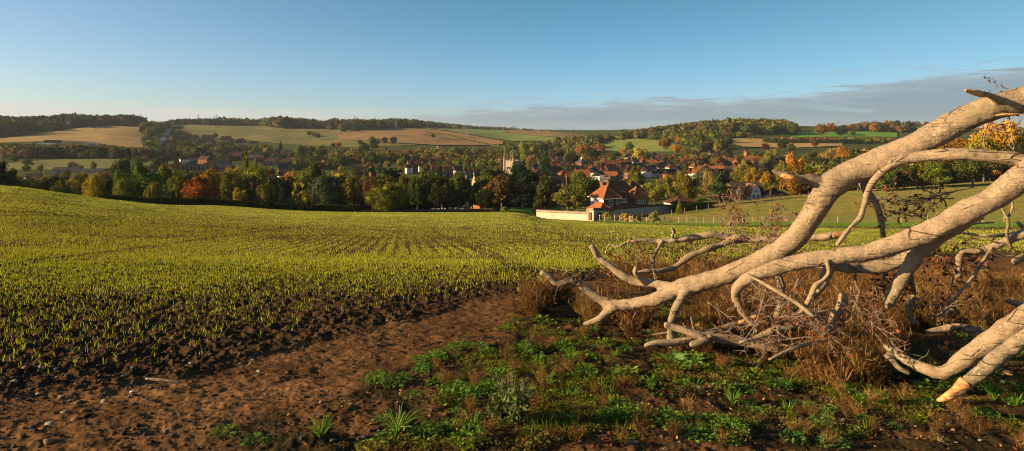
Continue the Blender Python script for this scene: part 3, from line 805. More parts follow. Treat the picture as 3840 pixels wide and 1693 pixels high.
TC(0, .352, [
 (20, 75, 590, 165, 'broad', 'dark', 'dark tree cut by the left border just above the crop field'),
 (170, 230, 725, 185, 'broad', 'olive', 'scrubby olive tree beyond the crop at far left'),
 (120, 120, 825, 150, 'bush', 'yolive', 'low yellow bush peeping over the crop edge at far left'),
 (350, 80, 845, 138, 'bush', 'yolive', 'small rounded yellow green bush on the crop skyline at the left'),
 (490, 185, 765, 170, 'broad', 'dgreen', 'dark green tree rising just above the crop between two bushes'),
 (500, 110, 705, 240, 'broad', 'tan', 'rust brown tree behind the dark green one at the left'),
 (640, 150, 790, 165, 'broad', 'olive', 'olive tree left of the yellow weeping tree on the crop skyline'),
 (715, 150, 652, 290, 'broad', 'olive', 'bushy olive tree in front of the low industrial roofs'),
 (280, 80, 610, 400, 'broad', 'green', 'green tree at the left end of the rough meadow'),
 (850, 190, 705, 200, 'broad', 'yolive', 'yellow olive tree directly left of the yellow weeping tree'),
 (1000, 190, 695, 138, 'willow', (.40,.30,.035), 'tall yellow weeping tree standing on the far edge of the crop'),
 (1080, 190, 700, 250, 'broad', 'obrown', 'orange brown tree behind the yellow weeping tree'),
 (1150, 160, 790, 165, 'broad', 'dark', 'dark tree between the yellow weeping tree and the big green tree'),
 (1285, 110, 750, 158, 'willow', 'lime', 'slim pale weeping tree with visible trunk before the big green tree'),
 (1470, 350, 600, 178, 'broad', (.11,.155,.02), 'big domed bright green tree above the crop on the left'),
 (1640, 170, 785, 152, 'willow', 'yolive', 'ragged yellow olive tree to the right of the big green tree'),
 (1310, 200, 548, 330, 'broad', 'dgreen', 'dark green tree up behind the big domed green tree'),
 (1470, 115, 530, 460, 'broad', 'green', 'round green tree below the foot of the straight road'),
 (1550, 90, 516, 520, 'broad', 'tan', 'brownish tree right of the round green tree by the road foot'),
 (1700, 150, 540, 560, 'broad', 'dgreen', 'dark tree at the foot of the straight hill road'),
 (755, 62, 580, 520, 'broad', 'green', 'small green tree in the rough meadow, first of four'),
 (805, 45, 590, 512, 'broad', 'lime', 'pale green tree touching the first small meadow tree'),
 (860, 42, 608, 505, 'broad', 'lime', 'short lime tree in the middle of the rough meadow'),
 (995, 62, 582, 515, 'broad', 'lime', 'small rounded lime tree standing alone at the right of the meadow'),
 (430, 40, 606, 480, 'broad', 'yellow', 'small glowing yellow tree by the rough meadow'),
 (300, 95, 540, 560, 'bush', 'olive', 'rounded pale bush at the corner of the rough meadow'),
 (150, 110, 500, 640, 'lo', 'green', 'pale green tree near the left end of the dark belt'),
 (200, 80, 690, 330, 'bush', 'orange', 'orange hedge bush beside the roadside sheds at the left'),
 (410, 60, 692, 300, 'bush', 'orange', 'small orange bush right of the dark shed at the left'),
 (1040, 90, 695, 320, 'bush', 'orange', 'orange bush before the long low roofs'),
])
TC(600, .352, [
 (60, 170, 620, 215, 'broad', 'olive', 'olive tree just right of the big domed green tree'),
 (200, 170, 640, 205, 'broad', 'green', 'leafy green tree in front of the brick houses at the left of the estate'),
 (200, 150, 745, 165, 'willow', 'olive', 'drooping olive tree left of the copper red tree'),
 (350, 160, 650, 220, 'broad', 'dgreen', 'dark green tree between the olive tree and the orange topped tree'),
 (430, 270, 745, 160, 'broad', (.30,.095,.020), 'broad copper red tree standing at the edge of the crop'),
 (138, 45, 885, 152, 'conifer', 'pine', 'small dark pointed conifer left of the copper red tree'),
 (190, 60, 970, 151, 'bush', 'tan', 'small rusty shrub between the little conifer and the copper red tree'),
 (530, 190, 638, 205, 'broad', (.30,.15,.02), 'tall tree with orange top behind the copper red tree'),
 (810, 130, 620, 230, 'broad', 'yellow', 'rounded golden topped tree left of the tall poplars'),
 (790, 85, 605, 245, 'broad', 'maroon', 'dark red tree peeping up behind the golden topped tree'),
 (760, 200, 690, 190, 'broad', 'olive', 'broad olive tree below the golden topped tree'),
 (850, 205, 838, 155, 'birch', 'yellow', 'pale yellow autumn tree at the edge of the crop left of a round dark tree'),
 (915, 95, 455, 290, 'poplar', 'lime', 'tallest yellow green poplar, the left of the pair'),
 (1018, 55, 493, 300, 'poplar', 'yolive', 'narrow yellow poplar, the right of the pair'),
 (1000, 240, 580, 220, 'broad', 'lime', 'large lime green tree at the foot of the two poplars'),
 (990, 120, 780, 163, 'conifer', 'dgreen', 'green conifer shaped tree behind the pale yellow autumn tree'),
 (1130, 270, 803, 156, 'round', (.105,.100,.017), 'round dark olive tree right of the pale yellow autumn tree'),
 (1130, 150, 630, 240, 'broad', 'brown', 'brown tree right of the large lime green tree'),
 (1320, 170, 750, 178, 'conifer', 'pine', 'tall dark green conifer in the middle of the tree belt'),
 (1385, 100, 672, 235, 'broad', 'orange', 'small vivid orange tree below the brick terrace'),
 (1530, 240, 650, 215, 'willow', 'lime', 'pale green willow like tree right of the vivid orange tree'),
 (1400, 100, 935, 158, 'bush', 'grey', 'small pollarded round tree with bare stem on the crop edge'),
 (1500, 75, 965, 160, 'bush', 'tan', 'small brown garden tree right of the pollarded one'),
 (1580, 80, 955, 161, 'bush', 'olive', 'small olive garden tree before the dark belt'),
 (1730, 300, 720, 182, 'willow', 'grey', 'wide pale grey green tree with a light trunk beyond the field'),
 (1650, 190, 600, 250, 'broad', 'dgreen', 'dark green tree above the pale willow like tree'),
 (1500, 150, 395, 640, 'broad', 'green', 'large rounded green tree at the corner of the big green hillside field'),
 (1610, 90, 410, 620, 'broad', 'dgreen', 'darker tree right of the large one at the field corner'),
 (1720, 130, 410, 600, 'broad', 'green', 'broad green tree, third along from the corner of the hillside field'),
 (1590, 110, 478, 480, 'broad', 'dark', 'dark tree right of the long white terrace'),
 (1283, 45, 362, 700, 'conifer', 'pine', 'lone dark conifer against the big green hillside field'),
 (375, 70, 290, 950, 'lo', 'green', 'round green tree among the highest estate houses'),
 (590, 60, 280, 980, 'lo', 'dgreen', 'dark tree between two of the highest estate houses'),
 (1590, 60, 258, 1150, 'lo', 'dgreen', 'isolated green tree, left one of the clump on the hillside field'),
 (1685, 70, 278, 1100, 'lo', 'dgreen', 'isolated green tree, right one of the clump on the hillside field'),
 (1635, 55, 268, 1130, 'lo', 'green', 'middle tree of the small clump on the hillside field'),
])
TC(1200, .352, [
 (85, 210, 730, 178, 'broad', 'grey', 'tall grey green tree with pale trunk left of the cedar'),
 (340, 260, 690, 205, 'willow', 'olive', 'broad olive weeping tree left of the spreading cedar'),
 (190, 85, 598, 310, 'birch', 'yellow', 'slender golden yellow tree left of the house with dormers'),
 (260, 90, 668, 290, 'bush', 'yellow', 'low golden bush beside the slender yellow tree'),
 (700, 350, 630, 232, 'cedar', (.035,.062,.025), 'spreading dark cedar with flat layered branches'),
 (700, 440, 797, 168, 'round', (.155,.155,.022), 'huge smooth rounded olive tree standing on the field edge'),
 (560, 140, 740, 200, 'broad', 'brown', 'brown tree between the weeping tree and the cedar'),
 (910, 120, 740, 205, 'broad', 'olive', 'olive tree right of the cedar'),
 (1040, 190, 725, 200, 'broad', 'dgreen', 'dark leafy tree right of the cedar above the churchyard'),
 (1180, 200, 660, 225, 'broad', 'green', 'tall green tree above the churchyard in front of the high street'),
 (1280, 60, 610, 290, 'conifer', 'pine', 'narrow dark cypress left of the white gabled roofs'),
 (1300, 220, 760, 195, 'broad', 'dark', 'dark tree above the churchyard lawn'),
 (1470, 220, 700, 210, 'broad', 'dgreen', 'dark green tree left of the chapel gable'),
 (540, 130, 475, 560, 'broad', 'green', 'rounded green tree at the right of the shaded hillside'),
 (520, 120, 580, 440, 'broad', 'olive', 'pale olive tree behind the house with dormers'),
 (640, 70, 552, 430, 'conifer', 'grey', 'grey green conifer behind the cedar'),
 (855, 110, 545, 440, 'willow', 'yellow', 'yellow weeping willow left of the high street roofs'),
 (855, 70, 618, 380, 'bush', 'orange', 'orange bush just above the cedar'),
 (720, 90, 570, 430, 'broad', 'tan', 'tan brown tree above the cedar'),
 (380, 110, 415, 620, 'broad', 'yellow', 'golden tree on the slope above the shaded field'),
 (195, 70, 368, 760, 'broad', 'orange', 'orange tree at the left of the hillside belt'),
 (470, 130, 380, 650, 'broad', 'dgreen', 'dark tree on the slope right of the golden tree'),
 (570, 160, 308, 720, 'broad', 'green', 'large green tree at the top of the hillside belt'),
 (690, 80, 318, 730, 'broad', 'dgreen', 'dark tree right of the large one topping the hillside belt'),
 (785, 80, 318, 740, 'broad', 'dgreen', 'second dark round tree topping the hillside belt'),
 (430, 60, 350, 760, 'lo', 'dgreen', 'small dark round tree left of the large hillside tree'),
 (135, 60, 382, 720, 'lo', 'dgreen', 'small dark tree left of the orange hillside tree'),
 (1450, 160, 425, 500, 'broad', 'green', 'large green tree behind the upper red roofs'),
 (1480, 130, 550, 420, 'willow', 'lime', 'pale green weeping willow behind the white gabled roofs'),
 (1660, 120, 432, 480, 'broad', 'green', 'green tree between red roofs above the church'),
 (1760, 170, 860, 175, 'broad', 'dark', 'dark green tree at the right end of the churchyard wall'),
 (1790, 170, 700, 215, 'broad', 'green', 'green tree just right of the chapel'),
 (1210, 55, 285, 1100, 'lo', 'dgreen', 'small dark tree clump out in the young crop field'),
])
TC(1800, .4048, [
 (130, 250, 575, 225, 'broad', 'dgreen', 'green tree below the church tower to its left'),
 (205, 270, 610, 190, 'broad', 'brown', 'large brown green tree below the church tower'),
 (400, 220, 520, 235, 'broad', 'pine', 'very dark evergreen right in front of the church tower base'),
 (400, 230, 620, 205, 'darkpine', 'pine', 'black green pine standing right of the brown green tree'),
 (600, 230, 625, 185, 'darkpine', (.075,.075,.02), 'olive pine with ragged layers left of the pale birch'),
 (815, 330, 715, 168, 'birch', (.16,.145,.03), 'pale olive birch hanging over the flint garden wall'),
 (960, 290, 585, 215, 'broad', (.085,.095,.015), 'large dark tree with gold left edge behind the birch'),
 (290, 130, 330, 520, 'broad', 'green', 'green tree rising behind the church pinnacles'),
 (460, 200, 310, 480, 'broad', 'lime', 'big yellow green tree right of the church tower'),
 (470, 110, 440, 430, 'broad', 'tan', 'brownish tree at the foot of the big yellow green one'),
 (600, 140, 360, 455, 'conifer', (.035,.085,.022), 'tall dark green conifer behind the village right of the tower'),
 (545, 50, 480, 425, 'conifer', 'lime', 'small lime conifer at the foot of the tall conifer'),
 (740, 100, 405, 530, 'broad', 'dark', 'dark tree in front of the upper red houses'),
 (850, 120, 425, 500, 'broad', 'dark', 'dark tree left of the market hall roof'),
 (960, 150, 330, 560, 'broad', 'obrown', 'russet tree behind the market hall'),
 (1110, 110, 335, 570, 'broad', 'obrown', 'orange tinged tree below the hill meadow'),
 (1060, 130, 385, 520, 'broad', 'dark', 'dark tree behind the long brick terrace'),
 (1265, 80, 405, 500, 'broad', 'dgreen', 'green round tree behind the long brick terrace'),
 (1330, 60, 395, 530, 'broad', 'orange', 'small bright orange tree above the terrace roofs'),
 (1380, 90, 325, 600, 'broad', 'green', 'dark rounded tree at the edge of the hill meadow'),
 (1480, 160, 370, 500, 'broad', 'yellow', 'large golden green tree below the hill meadow'),
 (1110, 40, 475, 470, 'bush', 'lime', 'small bright lime tree among the red roofs'),
 (1180, 70, 580, 330, 'bush', 'green', 'clipped green tree behind the white cottage'),
 (1440, 170, 545, 300, 'broad', 'olive', 'olive tree right of the cream gable'),
 (1270, 170, 610, 250, 'darkpine', 'pine', 'dark evergreen behind the big tiled house'),
 (1450, 130, 620, 270, 'broad', 'olive', 'brown green tree behind the ridge of the big tiled house'),
 (240, 90, 915, 172, 'bush', 'olive', 'straggly bush at the gap left of the flint garden wall'),
 (120, 60, 905, 176, 'bush', 'tan', 'yellowish bush below the brown green tree by the field'),
])
TC(2400, .4048, [
 (140, 260, 650, 205, 'birch', (.17,.15,.03), 'pale olive birch right of the big tiled house'),
 (290, 150, 610, 235, 'broad', 'yolive', 'yellow edged tree behind the pale birch'),
 (430, 230, 575, 215, 'broad', (.13,.10,.015), 'dark tree with golden top left of the tall evergreen'),
 (740, 260, 540, 195, 'darkpine', (.045,.065,.018), 'tall dark evergreen standing before the gambrel cottage'),
 (660, 120, 580, 225, 'broad', 'tan', 'tan tree on the left of the tall dark evergreen'),
 (590, 90, 530, 300, 'broad', 'grey', 'grey green tree above the golden topped tree'),
 (230, 110, 290, 640, 'broad', 'obrown', 'golden brown tree on the hillside above the meadow hedge'),
 (340, 90, 350, 560, 'broad', 'orange', 'bright orange tree at the right end of the hill meadow'),
 (430, 100, 370, 540, 'broad', 'olive', 'olive grey tree right of the bright orange tree'),
 (505, 80, 395, 530, 'broad', 'grey', 'pale green tree, second right of the bright orange one'),
 (430, 60, 438, 500, 'bush', 'orange', 'small coral orange bush behind the village roofs'),
 (105, 70, 440, 470, 'broad', 'maroon', 'dark maroon tree behind the village roofs'),
 (250, 50, 455, 480, 'bush', 'lime', 'small pale green tree right of the maroon tree'),
 (500, 80, 465, 450, 'broad', 'dgreen', 'dark green tree rising from the village roofs'),
 (30, 100, 385, 500, 'broad', 'yellow', 'yellow tree with dark top by the hill meadow'),
 (600, 90, 430, 500, 'broad', 'olive', 'olive tree left of the pair of small cottages'),
 (690, 90, 445, 470, 'broad', 'green', 'green tree in front of the small cottages'),
 (800, 110, 395, 500, 'broad', 'dgreen', 'dark green tree right of the small cottages'),
 (715, 90, 340, 620, 'broad', 'yolive', 'yellow tinted tree above the small cottages'),
 (800, 110, 270, 700, 'broad', 'dgreen', 'dark tree at the left end of the dry stubble field'),
 (990, 170, 475, 370, 'broad', 'tan', 'tan and olive tree left of the red farmhouse'),
 (930, 170, 540, 300, 'broad', 'olive', 'broad olive tree above the gambrel cottage'),
 (1060, 170, 560, 280, 'broad', (.26,.17,.02), 'golden tree above the roof of the gambrel cottage'),
 (1180, 130, 580, 260, 'broad', (.34,.17,.02), 'orange and green tree behind the barns'),
 (1190, 150, 450, 400, 'broad', 'olive', 'rounded olive tree right of the red farmhouse'),
 (1060, 90, 400, 480, 'broad', 'green', 'green tree above the red farmhouse'),
 (1165, 75, 335, 600, 'broad', 'maroon', 'dark reddish tree at the edge of the dry stubble field'),
 (1320, 100, 300, 600, 'broad', 'dark', 'dark tall tree at the right of the dry stubble field'),
 (1400, 80, 340, 560, 'broad', 'dgreen', 'dark green tree by the broken stub of the fallen tree'),
 (1420, 200, 415, 300, 'broad', (.50,.20,.02), 'vivid orange tree with pale limbs above the broken stub'),
 (1330, 130, 480, 290, 'broad', 'yolive', 'yellow green tree left of the vivid orange tree'),
 (1530, 120, 560, 260, 'broad', 'orange', 'orange foliage clump just above the broken stub'),
 (1460, 220, 640, 240, 'broad', 'dgreen', 'shady green tree with a pale trunk behind the barns'),
 (545, 90, 825, 185, 'bush', 'green', 'clipped green shrub right of the double garage'),
 (365, 60, 850, 165, 'conifer', 'lime', 'little lime conifer before the double garage'),
])
TC(3000, .405, [
 (140, 100, 275, 620, 'broad', 'brown', 'brown tree on the far hillside under the fallen limb'),
 (200, 130, 150, 1100, 'lo', 'obrown', 'brown tree, left of the group between the bright pastures'),
 (285, 110, 148, 1080, 'lo', 'red', 'rust red tree in the group between the bright pastures'),
 (380, 120, 165, 1050, 'lo', 'dark', 'dark tree in the group between the bright pastures'),
 (485, 60, 212, 980, 'lo', 'dgreen', 'green tree at the right of the group between bright pastures'),
 (300, 200, 370, 420, 'broad', 'tan', 'tan tree just left of the big fallen limb'),
 (430, 220, 355, 380, 'broad', 'obrown', 'russet tree partly behind the big fallen limb'),
 (120, 170, 420, 420, 'broad', 'dgreen', 'green tree right of the vivid orange tree'),
 (1500, 300, 290, 235, 'broad', 'obrown', 'rust and gold tree seen between the two upper limbs'),
 (1850, 420, 130, 225, 'broad', (.36,.20,.02), 'tall golden orange tree at the right border under the top limb'),
 (1700, 300, 215, 215, 'broad', (.22,.16,.02), 'gold and green tree left of the tall one at the right border'),
 (1320, 260, 330, 230, 'broad', (.24,.14,.02), 'ochre tree seen beneath the top limb'),
 (1150, 260, 400, 222, 'broad', 'yolive', 'olive gold tree just above the second limb'),
 (1600, 320, 400, 205, 'broad', 'dgreen', 'green leafy tree below the second limb'),
 (1950, 280, 330, 210, 'broad', 'dark', 'dark green tree low at the right border'),
 (1250, 260, 500, 200, 'broad', 'green', 'leafy green tree at the top of the meadow on the right'),
 (960, 240, 520, 205, 'broad', 'dgreen', 'dark green tree at the meadow top behind the bare hanging branch'),
 (760, 240, 560, 200, 'broad', 'green', 'low green tree at the meadow top right of the trunk'),
 (540, 200, 560, 205, 'broad', 'dgreen', 'dark tree at the meadow top just behind the trunk'),
])
# random fill of the tree belt below the village
PROF = curve([(0, 0)]) if False else None
bx = [-80, 0, 60, 120, 180, 240, 300, 340, 400, 450, 500, 545, 590, 640, 690, 740, 780]
by = [178, 180, 182, 178, 178, 180, 180, 178, 182, 181, 178, 184, 184, 184, 184, 184, 186]
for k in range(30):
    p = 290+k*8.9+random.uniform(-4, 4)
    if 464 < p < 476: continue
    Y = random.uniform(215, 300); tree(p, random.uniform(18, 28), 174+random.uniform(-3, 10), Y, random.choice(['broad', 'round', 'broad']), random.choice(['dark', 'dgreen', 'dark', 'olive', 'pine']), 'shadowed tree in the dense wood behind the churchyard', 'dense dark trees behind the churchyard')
GB = 'dark trees filling the belt beyond the crop field'
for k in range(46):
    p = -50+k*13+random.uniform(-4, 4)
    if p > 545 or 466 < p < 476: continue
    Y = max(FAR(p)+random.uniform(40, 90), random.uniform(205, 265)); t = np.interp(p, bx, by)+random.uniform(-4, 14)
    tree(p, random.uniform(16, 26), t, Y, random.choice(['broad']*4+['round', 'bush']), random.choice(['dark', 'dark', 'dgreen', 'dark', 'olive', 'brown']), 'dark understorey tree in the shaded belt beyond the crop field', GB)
for k in range(16):
    p = 560+k*16+random.uniform(-5, 5); Y = random.uniform(235, 300)
    tree(p, random.uniform(18, 28), 181+random.uniform(-4, 8), Y, 'broad', random.choice(['dark', 'dgreen', 'olive', 'brown']), 'shaded garden tree between the village and the big tiled house', 'shaded trees between village and the nearest houses')
# belt of dark trees below the stubble field on the left, and estate trees
for k in range(24):
    p = -30+k*8; t = 147.5+random.uniform(-1, 8)-(2 if 30 < p < 60 else 0); Y = hit(p, random.uniform(154, 158), 400)
    tree(p, random.uniform(11, 18), t, Y, 'lo', random.choice(['dgreen', 'dark', 'green', 'olive', 'brown', 'tan']), 'tree in the dark belt between the stubble field and the rough meadow', 'belt of trees under the stubble field')
for k in range(26):
    p = random.uniform(152, 335); rw = random.uniform(141, 152)
    lim = 143+ (p-170)*.07
    if rw < lim: rw += 8
    hd = random.uniform(7, 11); Y = yscan(p, rw, lambda ys: ys*0+hd, 400); tree(p, random.uniform(6, 13), rw, Y, 'lo', random.choice(['dgreen', 'green', 'olive', 'yolive', 'dark', 'tan', 'olive']), 'garden tree among the houses of the hillside estate', 'garden trees of the hillside estate')
for k in range(10):
    p = random.uniform(425, 545); rw = random.uniform(152, 163); hd = random.uniform(8, 13); Y = yscan(p, rw, lambda ys: ys*0+hd, 400)
    tree(p, random.uniform(7, 15), rw, Y, 'lo', random.choice(['dgreen', 'olive', 'green', 'tan', 'brown']), 'tree on the shaded slope between hillside belt and high street', 'trees on the slope above the high street')
for k in range(12):
    p = random.uniform(560, 800); rw = random.uniform(148, 158); hd = random.uniform(9, 14); Y = yscan(p, rw, lambda ys: ys*0+hd, 500)
    tree(p, random.uniform(8, 15), rw, Y, 'lo', random.choice(['dgreen', 'olive', 'green', 'obrown', 'dark', 'yolive']), 'tree bordering the back of the village below the wooded hill', 'trees bordering the back of the village')
for k in range(9):
    p = 158+random.uniform(-9, 12); Y = 700+k*75
    tree(168-6+(k*1.2)+random.uniform(3, 9), random.uniform(9, 14), HZ+(CAM-float(T(168, Y))-random.uniform(8, 13))/Y*F, Y, 'lo', random.choice(['green', 'dgreen', 'olive', 'tan']), 'roadside tree along the right of the straight hill road', 'trees lining the straight hill road')
    tree(150+k*.9-random.uniform(0, 6), random.uniform(9, 15), HZ+(CAM-float(T(150, Y+120))-random.uniform(11, 16))/(Y+120)*F, Y+120, 'lo', random.choice(['green', 'dgreen', 'olive', 'lime']), 'roadside tree along the left of the straight hill road', 'trees lining the left of the hill road')

# ------------------------------------------------------------------ woods and hedges too many to count
def crowncloud(pts, n, r, cs=.17):
    """pts: x, y, z, radius, height, colour  ->  leaf clumps merged in one mesh"""
    V = []; C = []
    for (x, y, z, ra, h, c) in pts:
        d = sph(r, n); d[:, 2] = np.abs(d[:, 2])*1.3-.3
        lob = 1+.28*np.sin(d[:, 0]*5+x)*np.sin(d[:, 1]*5+y)+r.normal(0, .07, n)
        cen = np.array([x, y, z+h*.5])+d*np.array([ra, ra, h*.5])*lob[:, None]
        V.append(cards(cen, d, np.full(n, ra*cs), r)); C.append(np.repeat(np.array(c)[None]*r.uniform(.75, 1.25, (n, 1)), 4, 0))
        # inner mass
        V.append((ICO*np.array([ra*.75, ra*.75, h*.42])+np.array([x, y, z+h*.45])))
        C.append(np.repeat(np.array(c)[None]*.9, 12, 0))
    qs = []; ts = []; b = 0
    for k in range(len(pts)):
        qs.append(np.arange(n*4).reshape(-1, 4)+b); b += n*4; ts.append(ICF+b); b += 12
    return np.concatenate(V), [np.concatenate(qs), np.concatenate(ts)], np.concatenate(C)
def wood(name, label, areas, cols, cat='woodland', n=120, cs=.17):
    """areas: (px0, px1, top row of tree tips as points, nearest depth, farthest depth, count, height)"""
    r = np.random.default_rng(len(label)); pts = []
    for (tp, y0, y1, cnt, hh) in areas:
        xs = [q[0] for q in tp]
        for k in range(cnt):
            p = r.uniform(xs[0], xs[-1])
            if isinstance(y0, list):
                ys_ = np.linspace(500, 2400, 200); rw_ = HZ+F*(CAM-T(np.full(200, p), ys_))/ys_; mn = rw_.min()
                ya = min(hit(p, max(np.interp(p, [q[0] for q in y0], [q[1] for q in y0]), mn+.15), 400), 2300)
                Y = ya+(max(y1, ya*1.08)-ya)*r.random()**1.3
            else: Y = y0+(y1-y0)*r.random()
            zt = np.interp(p, xs, [q[1] for q in tp])
            g = float(T(p, Y)); h = hh*r.uniform(.75, 1.25)
            if zt > 0:
                zmax = wz(zt+r.uniform(-.2, 1.2), Y)
                if g+h > zmax: h = max(zmax-g, 2.5)
            c = np.array(PAL[cols[r.integers(0, len(cols))]])*r.uniform(.8, 1.2)
            pts.append((wx(p, Y), Y, g-1, h*r.uniform(.42, .6), h+1, c))
    V, Fs, C = crowncloud(pts, n, r, cs)
    tag(link(name, npmesh(name, V, Fs, [M['woodland']], colors=C)), label, cat, kind='stuff')
A = lambda l: [(a/2.5156, b/2.5156) for a, b in l]
DG = ['dgreen', 'dgreen', 'green', 'olive', 'brown', 'dgreen', 'dark']
wood('woodland', 'dark mixed wood capping the hill above the stubble field on the left', [
 (A([(-200,292),(0,293),(60,296),(120,292),(170,288),(240,292),(330,290),(362,297)]), A([(-200,345),(0,345),(60,337),(130,328),(230,317),(362,318)]), 1500, 520, 20)], ['dgreen', 'brown', 'dgreen', 'dark', 'olive'])
wood('woodland', 'wooded knoll at the top of the straight hill road', [
 (A([(355,306),(380,300),(400,292),(425,293),(440,300)]), A([(355,345),(385,352),(396,345),(425,318),(440,314)]), 1450, 60, 11)], ['dgreen', 'green', 'olive', 'olive'])
wood('woodland', 'dark wooded strip on the skyline above the big green hillside field', [
 (A([(440,300),(470,300),(540,299),(562,292),(570,299),(600,298),(640,302),(690,294),(700,297),(745,296),(800,303),(830,305)]), A([(440,310),(560,309),(640,312),(700,320),(830,328)]), 1800, 360, 20),
 (A([(660,300),(690,296),(715,295),(745,300)]), A([(660,318),(745,328)]), 1600, 60, 22),
 (A([(830,304),(845,294),(855,303),(880,300),(895,296),(910,302),(960,302),(985,298),(1010,300),(1060,303),(1120,310),(1200,318),(1280,322)]), A([(830,328),(900,326),(1010,323),(1060,319),(1200,325),(1280,326)]), 1800, 480, 20),
 (A([(850,310),(900,308),(950,310)]), A([(850,334),(950,325)]), 1500, 50, 16)], DG)
wood('woodland', 'far blue green wood on the low skyline in the centre', [
 (A([(1240,319),(1300,321),(1400,327),(1500,331),(1620,328)]), 2000, 3300, 230, 24), (A([(1650,330),(2000,326),(2300,328),(2700,326)]), 1500, 1900, 120, 14)], ['dgreen', 'dark', 'brown', 'olive'], n=50)
wood('woodland', 'mixed autumn wood covering the rounded hill on the right', [
 (A([(1560,330),(1610,325),(1660,318),(1740,309),(1780,303),(1860,299),(1930,299),(1990,304),(2010,318)]), 1050, 1350, 260, 18),
 (A([(1480,342),(1560,338),(1620,334),(1700,326),(1800,330),(1900,335)]), A([(1480,366),(1540,352),(1600,346),(1660,352),(1720,366),(1780,372),(1820,350),(1900,348)]), 1050, 230, 15),
 (A([(1400,345),(1450,342),(1500,345)]), A([(1400,372),(1500,366)]), 1000, 90, 12),
 (A([(1760,352),(1790,345),(1830,345)]), A([(1760,384),(1830,378)]), 900, 30, 10)], ['olive', 'olive', 'green', 'dgreen', 'dgreen', 'brown', 'olive'])
wood('woodland', 'strip of russet trees on the ridge beyond the bright pastures', [
 (A([(2010,326),(2060,322),(2160,312),(2180,304),(2230,300),(2300,304),(2400,306)]), 1150, 1300, 110, 16)], ['obrown', 'brown', 'dgreen', 'dark'])
wood('woodland', 'hedgerow trees and scrub below the bright pastures on the right', [
 (A([(1830,341),(2000,344),(2250,345),(2450,348)]), A([(1830,351),(1900,352),(1990,358),(2120,361),(2450,362)]), 100, 150, 7),
 (A([(1990,362),(2100,360),(2250,358)]), 520, 640, 50, 10),
 (A([(2020,380),(2150,372),(2320,370)]), 380, 500, 50, 10)], ['olive', 'green', 'tan', 'obrown', 'dgreen'])
wood('woodland', 'scrub and hedgerow trees in the valley behind the village', [
 (A([(1040,362),(1130,370),(1260,372),(1400,365),(1480,368)]), 700, 860, 120, 9),
 (A([(1120,385),(1200,383),(1270,384)]), 560, 700, 50, 8),
 (A([(1340,352),(1400,350),(1500,350)]), 850, 1000, 50, 12),
 (A([(1450,384),(1600,388),(1900,388)]), 600, 720, 80, 7)], ['olive', 'tan', 'dgreen', 'green', 'brown', 'yolive'])
wood('woodland', 'thick scrub of the hillside below the ploughed field', [
 (A([(830,358),(900,356),(1000,356),(1100,366),(1240,372)]), 640, 780, 170, 9),
 (A([(740,372),(800,372),(850,376)]), 560, 640, 30, 8)], ['olive', 'dgreen', 'dgreen', 'tan', 'green', 'brown'])
wood('woodland', 'autumn thicket along the top of the meadow on the right', [
 (A([(2000,425),(2200,425),(2420,420),(2700,400)]), 222, 262, 150, 8),
 (A([(2150,380),(2300,370),(2500,360),(2700,350)]), 265, 330, 90, 13)], ['obrown', 'green', 'dgreen', 'yolive', 'dgreen'], n=1300, cs=.07)
wood('scrub', 'low gardens and hedges filling the gaps between the estate houses', [
 (A([(400,350),(560,352),(700,368),(860,372)]), A([(400,404),(860,404)]), 900, 260, 3.6),
 (A([(430,348),(560,350),(700,368)]), A([(410,392),(700,388)]), 1000, 90, 8),
 (A([(0,368),(200,368),(380,374)]), A([(0,399),(380,400)]), 760, 320, 11)], ['dgreen', 'olive', 'dark', 'green', 'tan'])
wood('scrub', 'garden trees and hedges between the village roofs', [
 (A([(1060,385),(1400,392),(2000,388)]), A([(1060,440),(2000,440)]), 720, 330, 5.6)], ['dgreen', 'olive', 'dark', 'green', 'brown'])
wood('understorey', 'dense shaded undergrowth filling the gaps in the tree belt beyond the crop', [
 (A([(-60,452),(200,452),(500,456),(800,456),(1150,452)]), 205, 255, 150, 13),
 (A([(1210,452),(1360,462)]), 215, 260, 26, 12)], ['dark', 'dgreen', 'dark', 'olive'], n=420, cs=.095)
wood('hedgerow', 'dark hedge lines dividing the far hillside fields', [
 (A([(700,329),(800,331),(890,336),(905,343)]), 1330, 1480, 0, 4)], ['dark']) if False else None
